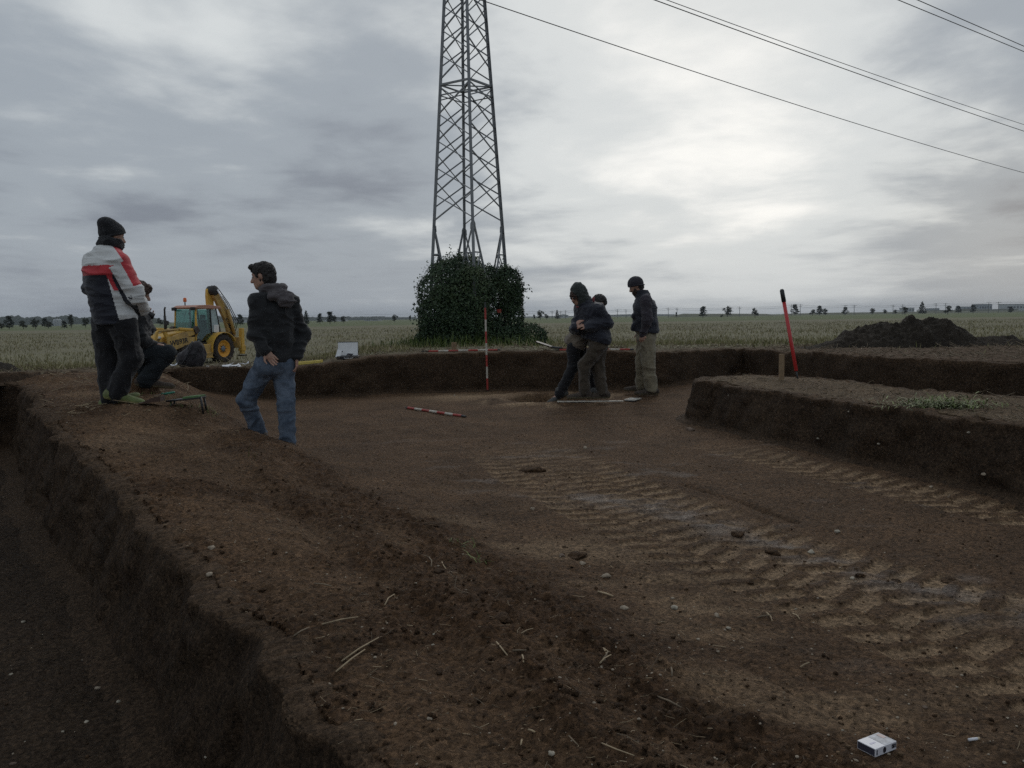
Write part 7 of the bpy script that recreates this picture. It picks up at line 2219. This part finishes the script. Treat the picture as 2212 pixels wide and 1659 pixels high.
scatter('spoil_stones', ICO1, 3000, lg(.012, .045), (1,), M_STONE, 'pale stones and crumbs in the soil thrown up round the small pit', 25, 9.5, 15, .6, .3, lambda x, y, r, t, w, c: np.clip(t - .35, 0, 1) * .35)

def straw_litter(n, seed, region, ymin, ymax, lo, hi, r, m, label, up=.0, dens=None):
    g = np.random.default_rng(seed); x, y = rand_plan(n, ymin, ymax, g)
    z, reg, tan, wet, clod = ground(x, y)
    k = np.isin(reg, region)
    if dens is not None: k &= g.uniform(0, 1, n) < dens(x, y, reg, tan, clod)
    x, y, z = x[k], y[k], z[k]; n = len(x)
    a = g.uniform(0, 6.28, n); l = lo * (hi / lo) ** (g.uniform(0, 1, n) ** 1.8); el = np.abs(g.normal(up, .22, n))
    d = np.stack([np.cos(a) * np.cos(el), np.sin(a) * np.cos(el), np.sin(el)], 1); s = np.stack([-np.sin(a), np.cos(a), np.zeros(n)], 1); u = np.cross(d, s)
    rr = (r * g.uniform(.6, 1.4, n) * (1 + y * .04))[:, None]
    p = np.stack([x, y, z + .002], 1); q = p + d * l[:, None]
    mid = (p + q) / 2 + s * (l * g.normal(0, .07, n))[:, None]
    V = np.stack([c + o * rr for c in (p, mid, q) for o in (s, -s * .5 + u * .87, -s * .5 - u * .87)], 1).reshape(-1, 3)
    i = np.arange(n) * 9; F = []
    for b in (0, 3):
        for j in range(3): F.append(np.stack([i + b + j, i + b + (j + 1) % 3, i + b + 3 + (j + 1) % 3, i + b + 3 + j], 1))
    o = mesh_obj('straw_litter', V, np.concatenate(F), m); tag(o, label, kind='stuff')
straw_litter(3000, 31, (1, 2), 1.5, 10, .008, .055, .0009, M_STRAW, 'short bits of straw on the soil', .08, lambda x, y, r, t, c: np.where(r == 2, .8, .30))
straw_litter(2600, 32, (2,), 1.5, 12, .010, .08, .0009, M_STRAWG, 'grey straw fibres on the bank', .15, lambda x, y, r, t, c: np.clip(.3 + .5 * (noise2(x * .9, y * .9, 5) > 0), 0, 1))
straw_litter(5200, 33, (4,), 4.5, 13, .03, .22, .0022, M_STRAWG, 'dry straw and roots on top of the raised earth block', .16)
straw_litter(2600, 34, (2,), 7.5, 13, .03, .25, .0025, M_STRAW, 'straw on the bank near the field edge', .10, lambda x, y, r, t, c: np.where(x < -3.2, .8, .2))
straw_litter(9000, 35, (0,), 10, 19, .04, .25, .0030, M_STRAWG, 'straw and stalks along the field margin', .2)

# ================================================================ growth in the field
M_STUB = leaf_material('field_stalks', [(.128, .130, .048), (.205, .185, .092), (.27, .232, .130), (.42, .36, .23)], .9)
def field_growth(n, seed, ymin, ymax, h, w, label, name, tones, p=1.0, up=1.25, dens=None, xr=.72, excl=True):
    g = np.random.default_rng(seed)
    y = ymin * (ymax / ymin) ** (g.uniform(0, 1, n) ** p); x = y * g.uniform(-xr, xr, n)
    inn = inside(x, y, OUTER); k = ~inn
    dout, _, _ = seg_dist(x, y, far_edge); k &= dout > g.uniform(.7, 1.7, n)
    az = x / y
    k &= ~((az > .25) & (np.hypot(x, y) < 17.0 + 1.2 * noise2(x * .4, y * .4, 5)) & (g.uniform(0, 1, n) < .96))
    k &= ~((az > -.425) & (az < -.265) & (y < 39) & (g.uniform(0, 1, n) < .97))
    k &= ~((x / y * TY > TX - 1.9) & (x / y * TY < TX + 2.5) & (y < 26) & (g.uniform(0, 1, n) < .85))
    k &= np.hypot(x - TX, (y - TY) * 1.0) > .9
    k &= ~((np.abs(x - (-12.6)) < 2.2) & (np.abs(y - 41) < 3.2))
    k &= g.uniform(0, 1, n) < np.clip(.72 + 1.0 * noise2(x * .16, y * .07, 15) + .5 * noise2(x * .7, y * .4, 16), .12, 1)
    if dens is not None: k &= g.uniform(0, 1, n) < dens(x, y)
    x, y = x[k], y[k]; n = len(x)
    z = field_z(x, y)
    D = np.hypot(x, y)
    hh = h * np.clip(.45 + (D - 13) * .05, .45, 1); ww = w * (1 + D / 28)
    V, F, q = blades(np.stack([x, y, z - .02], 1), hh, ww, seed + 1, up, .25)
    o = mesh_obj(name, V, F, M_STUB)
    patch = noise2(x * .05, y * .05, 3) * .16 + noise2(x * .3, y * .3, 4) * .12
    tone_attr(o, np.repeat(np.clip(g.normal(tones[0], tones[1], n) + patch, 0, 1), q))
    tag(o, label, kind='stuff')
field_growth(42000, 41, 12.0, 46, .23, .0050, 'dry stalks and weeds of the stubble field near the dig', 'stubble', (.40, .30), 1.0, 1.02)
field_growth(52000, 42, 40, 170, .27, .0060, 'dry stalks of the stubble field farther out', 'stubble', (.40, .28), .85, 1.10)
field_growth(26000, 43, 11.5, 40, .22, .0045, 'green grass and weeds in the field near the dig', 'grass', (.16, .16), 1.0, .95)
field_growth(7000, 44, 11.5, 22, .34, .0040, 'tall grass at the left beyond the bank', 'grass', (.30, .25), 1.0, 1.1, lambda x, y: (x / y < -.30) * 1.0)
def tufts():
    g = np.random.default_rng(12)
    P = []
    for px, py, n, sp in ((430, 880, 26, .10), (455, 893, 22, .05), (372, 862, 18, .08), (395, 878, 14, .05), (345, 850, 14, .10), (1003, 1180, 14, .05), (1030, 1216, 10, .03), (560, 985, 6, .03)):
        p, _ = hit(px, py)
        P.append(np.array(p) + np.stack([g.normal(0, sp, n), g.normal(0, sp, n), np.zeros(n)], 1))
    P = np.concatenate(P); P[:, 2] = ground(P[:, 0], P[:, 1])[0]
    V, F, k = blades(P, .075, .0022, 3, .8, .6)
    o = mesh_obj('grass_tufts', V, F, M_WEED); tone_attr(o, np.repeat(g.uniform(.2, .9, len(P)), k)); tag(o, 'little green grass tufts growing on the bank', kind='stuff')
    # green weeds round the foot of the ivy
    n = 2600; a = g.uniform(0, 6.28, n); r = np.abs(g.normal(1.75, .45, n))
    x = TX + r * np.cos(a) * 1.05; y = TY + r * np.sin(a) - .2
    V, F, k = blades(np.stack([x, y, field_z(x, y)], 1), .42, .009, 7, 1.0, .5)
    o = mesh_obj('tall_weeds', V, F, M_WEED); tone_attr(o, np.repeat(np.clip(g.normal(.30, .2, n), 0, 1), k)); tag(o, 'green weeds round the foot of the ivy', kind='stuff')
tufts()

# ---------------------------------------------------------------- air
def haze():
    mb = MB(); mb.box((0, 2300, 23.5), (11000, 9600, 53.0))
    m = bpy.data.materials.new('haze_air'); m.use_nodes = True; t = m.node_tree
    t.nodes.remove(t.nodes['Principled BSDF'])
    v = N(t, 'ShaderNodeVolumePrincipled', i_Density=.00011); v.inputs['Color'].default_value = (.78, .85, .93, 1); v.inputs['Anisotropy'].default_value = .2
    t.links.new(v.outputs[0], t.nodes['Material Output'].inputs['Volume'])
    o = mb.build('haze', m); tag(o, 'thin haze in the air', kind='stuff')
haze()
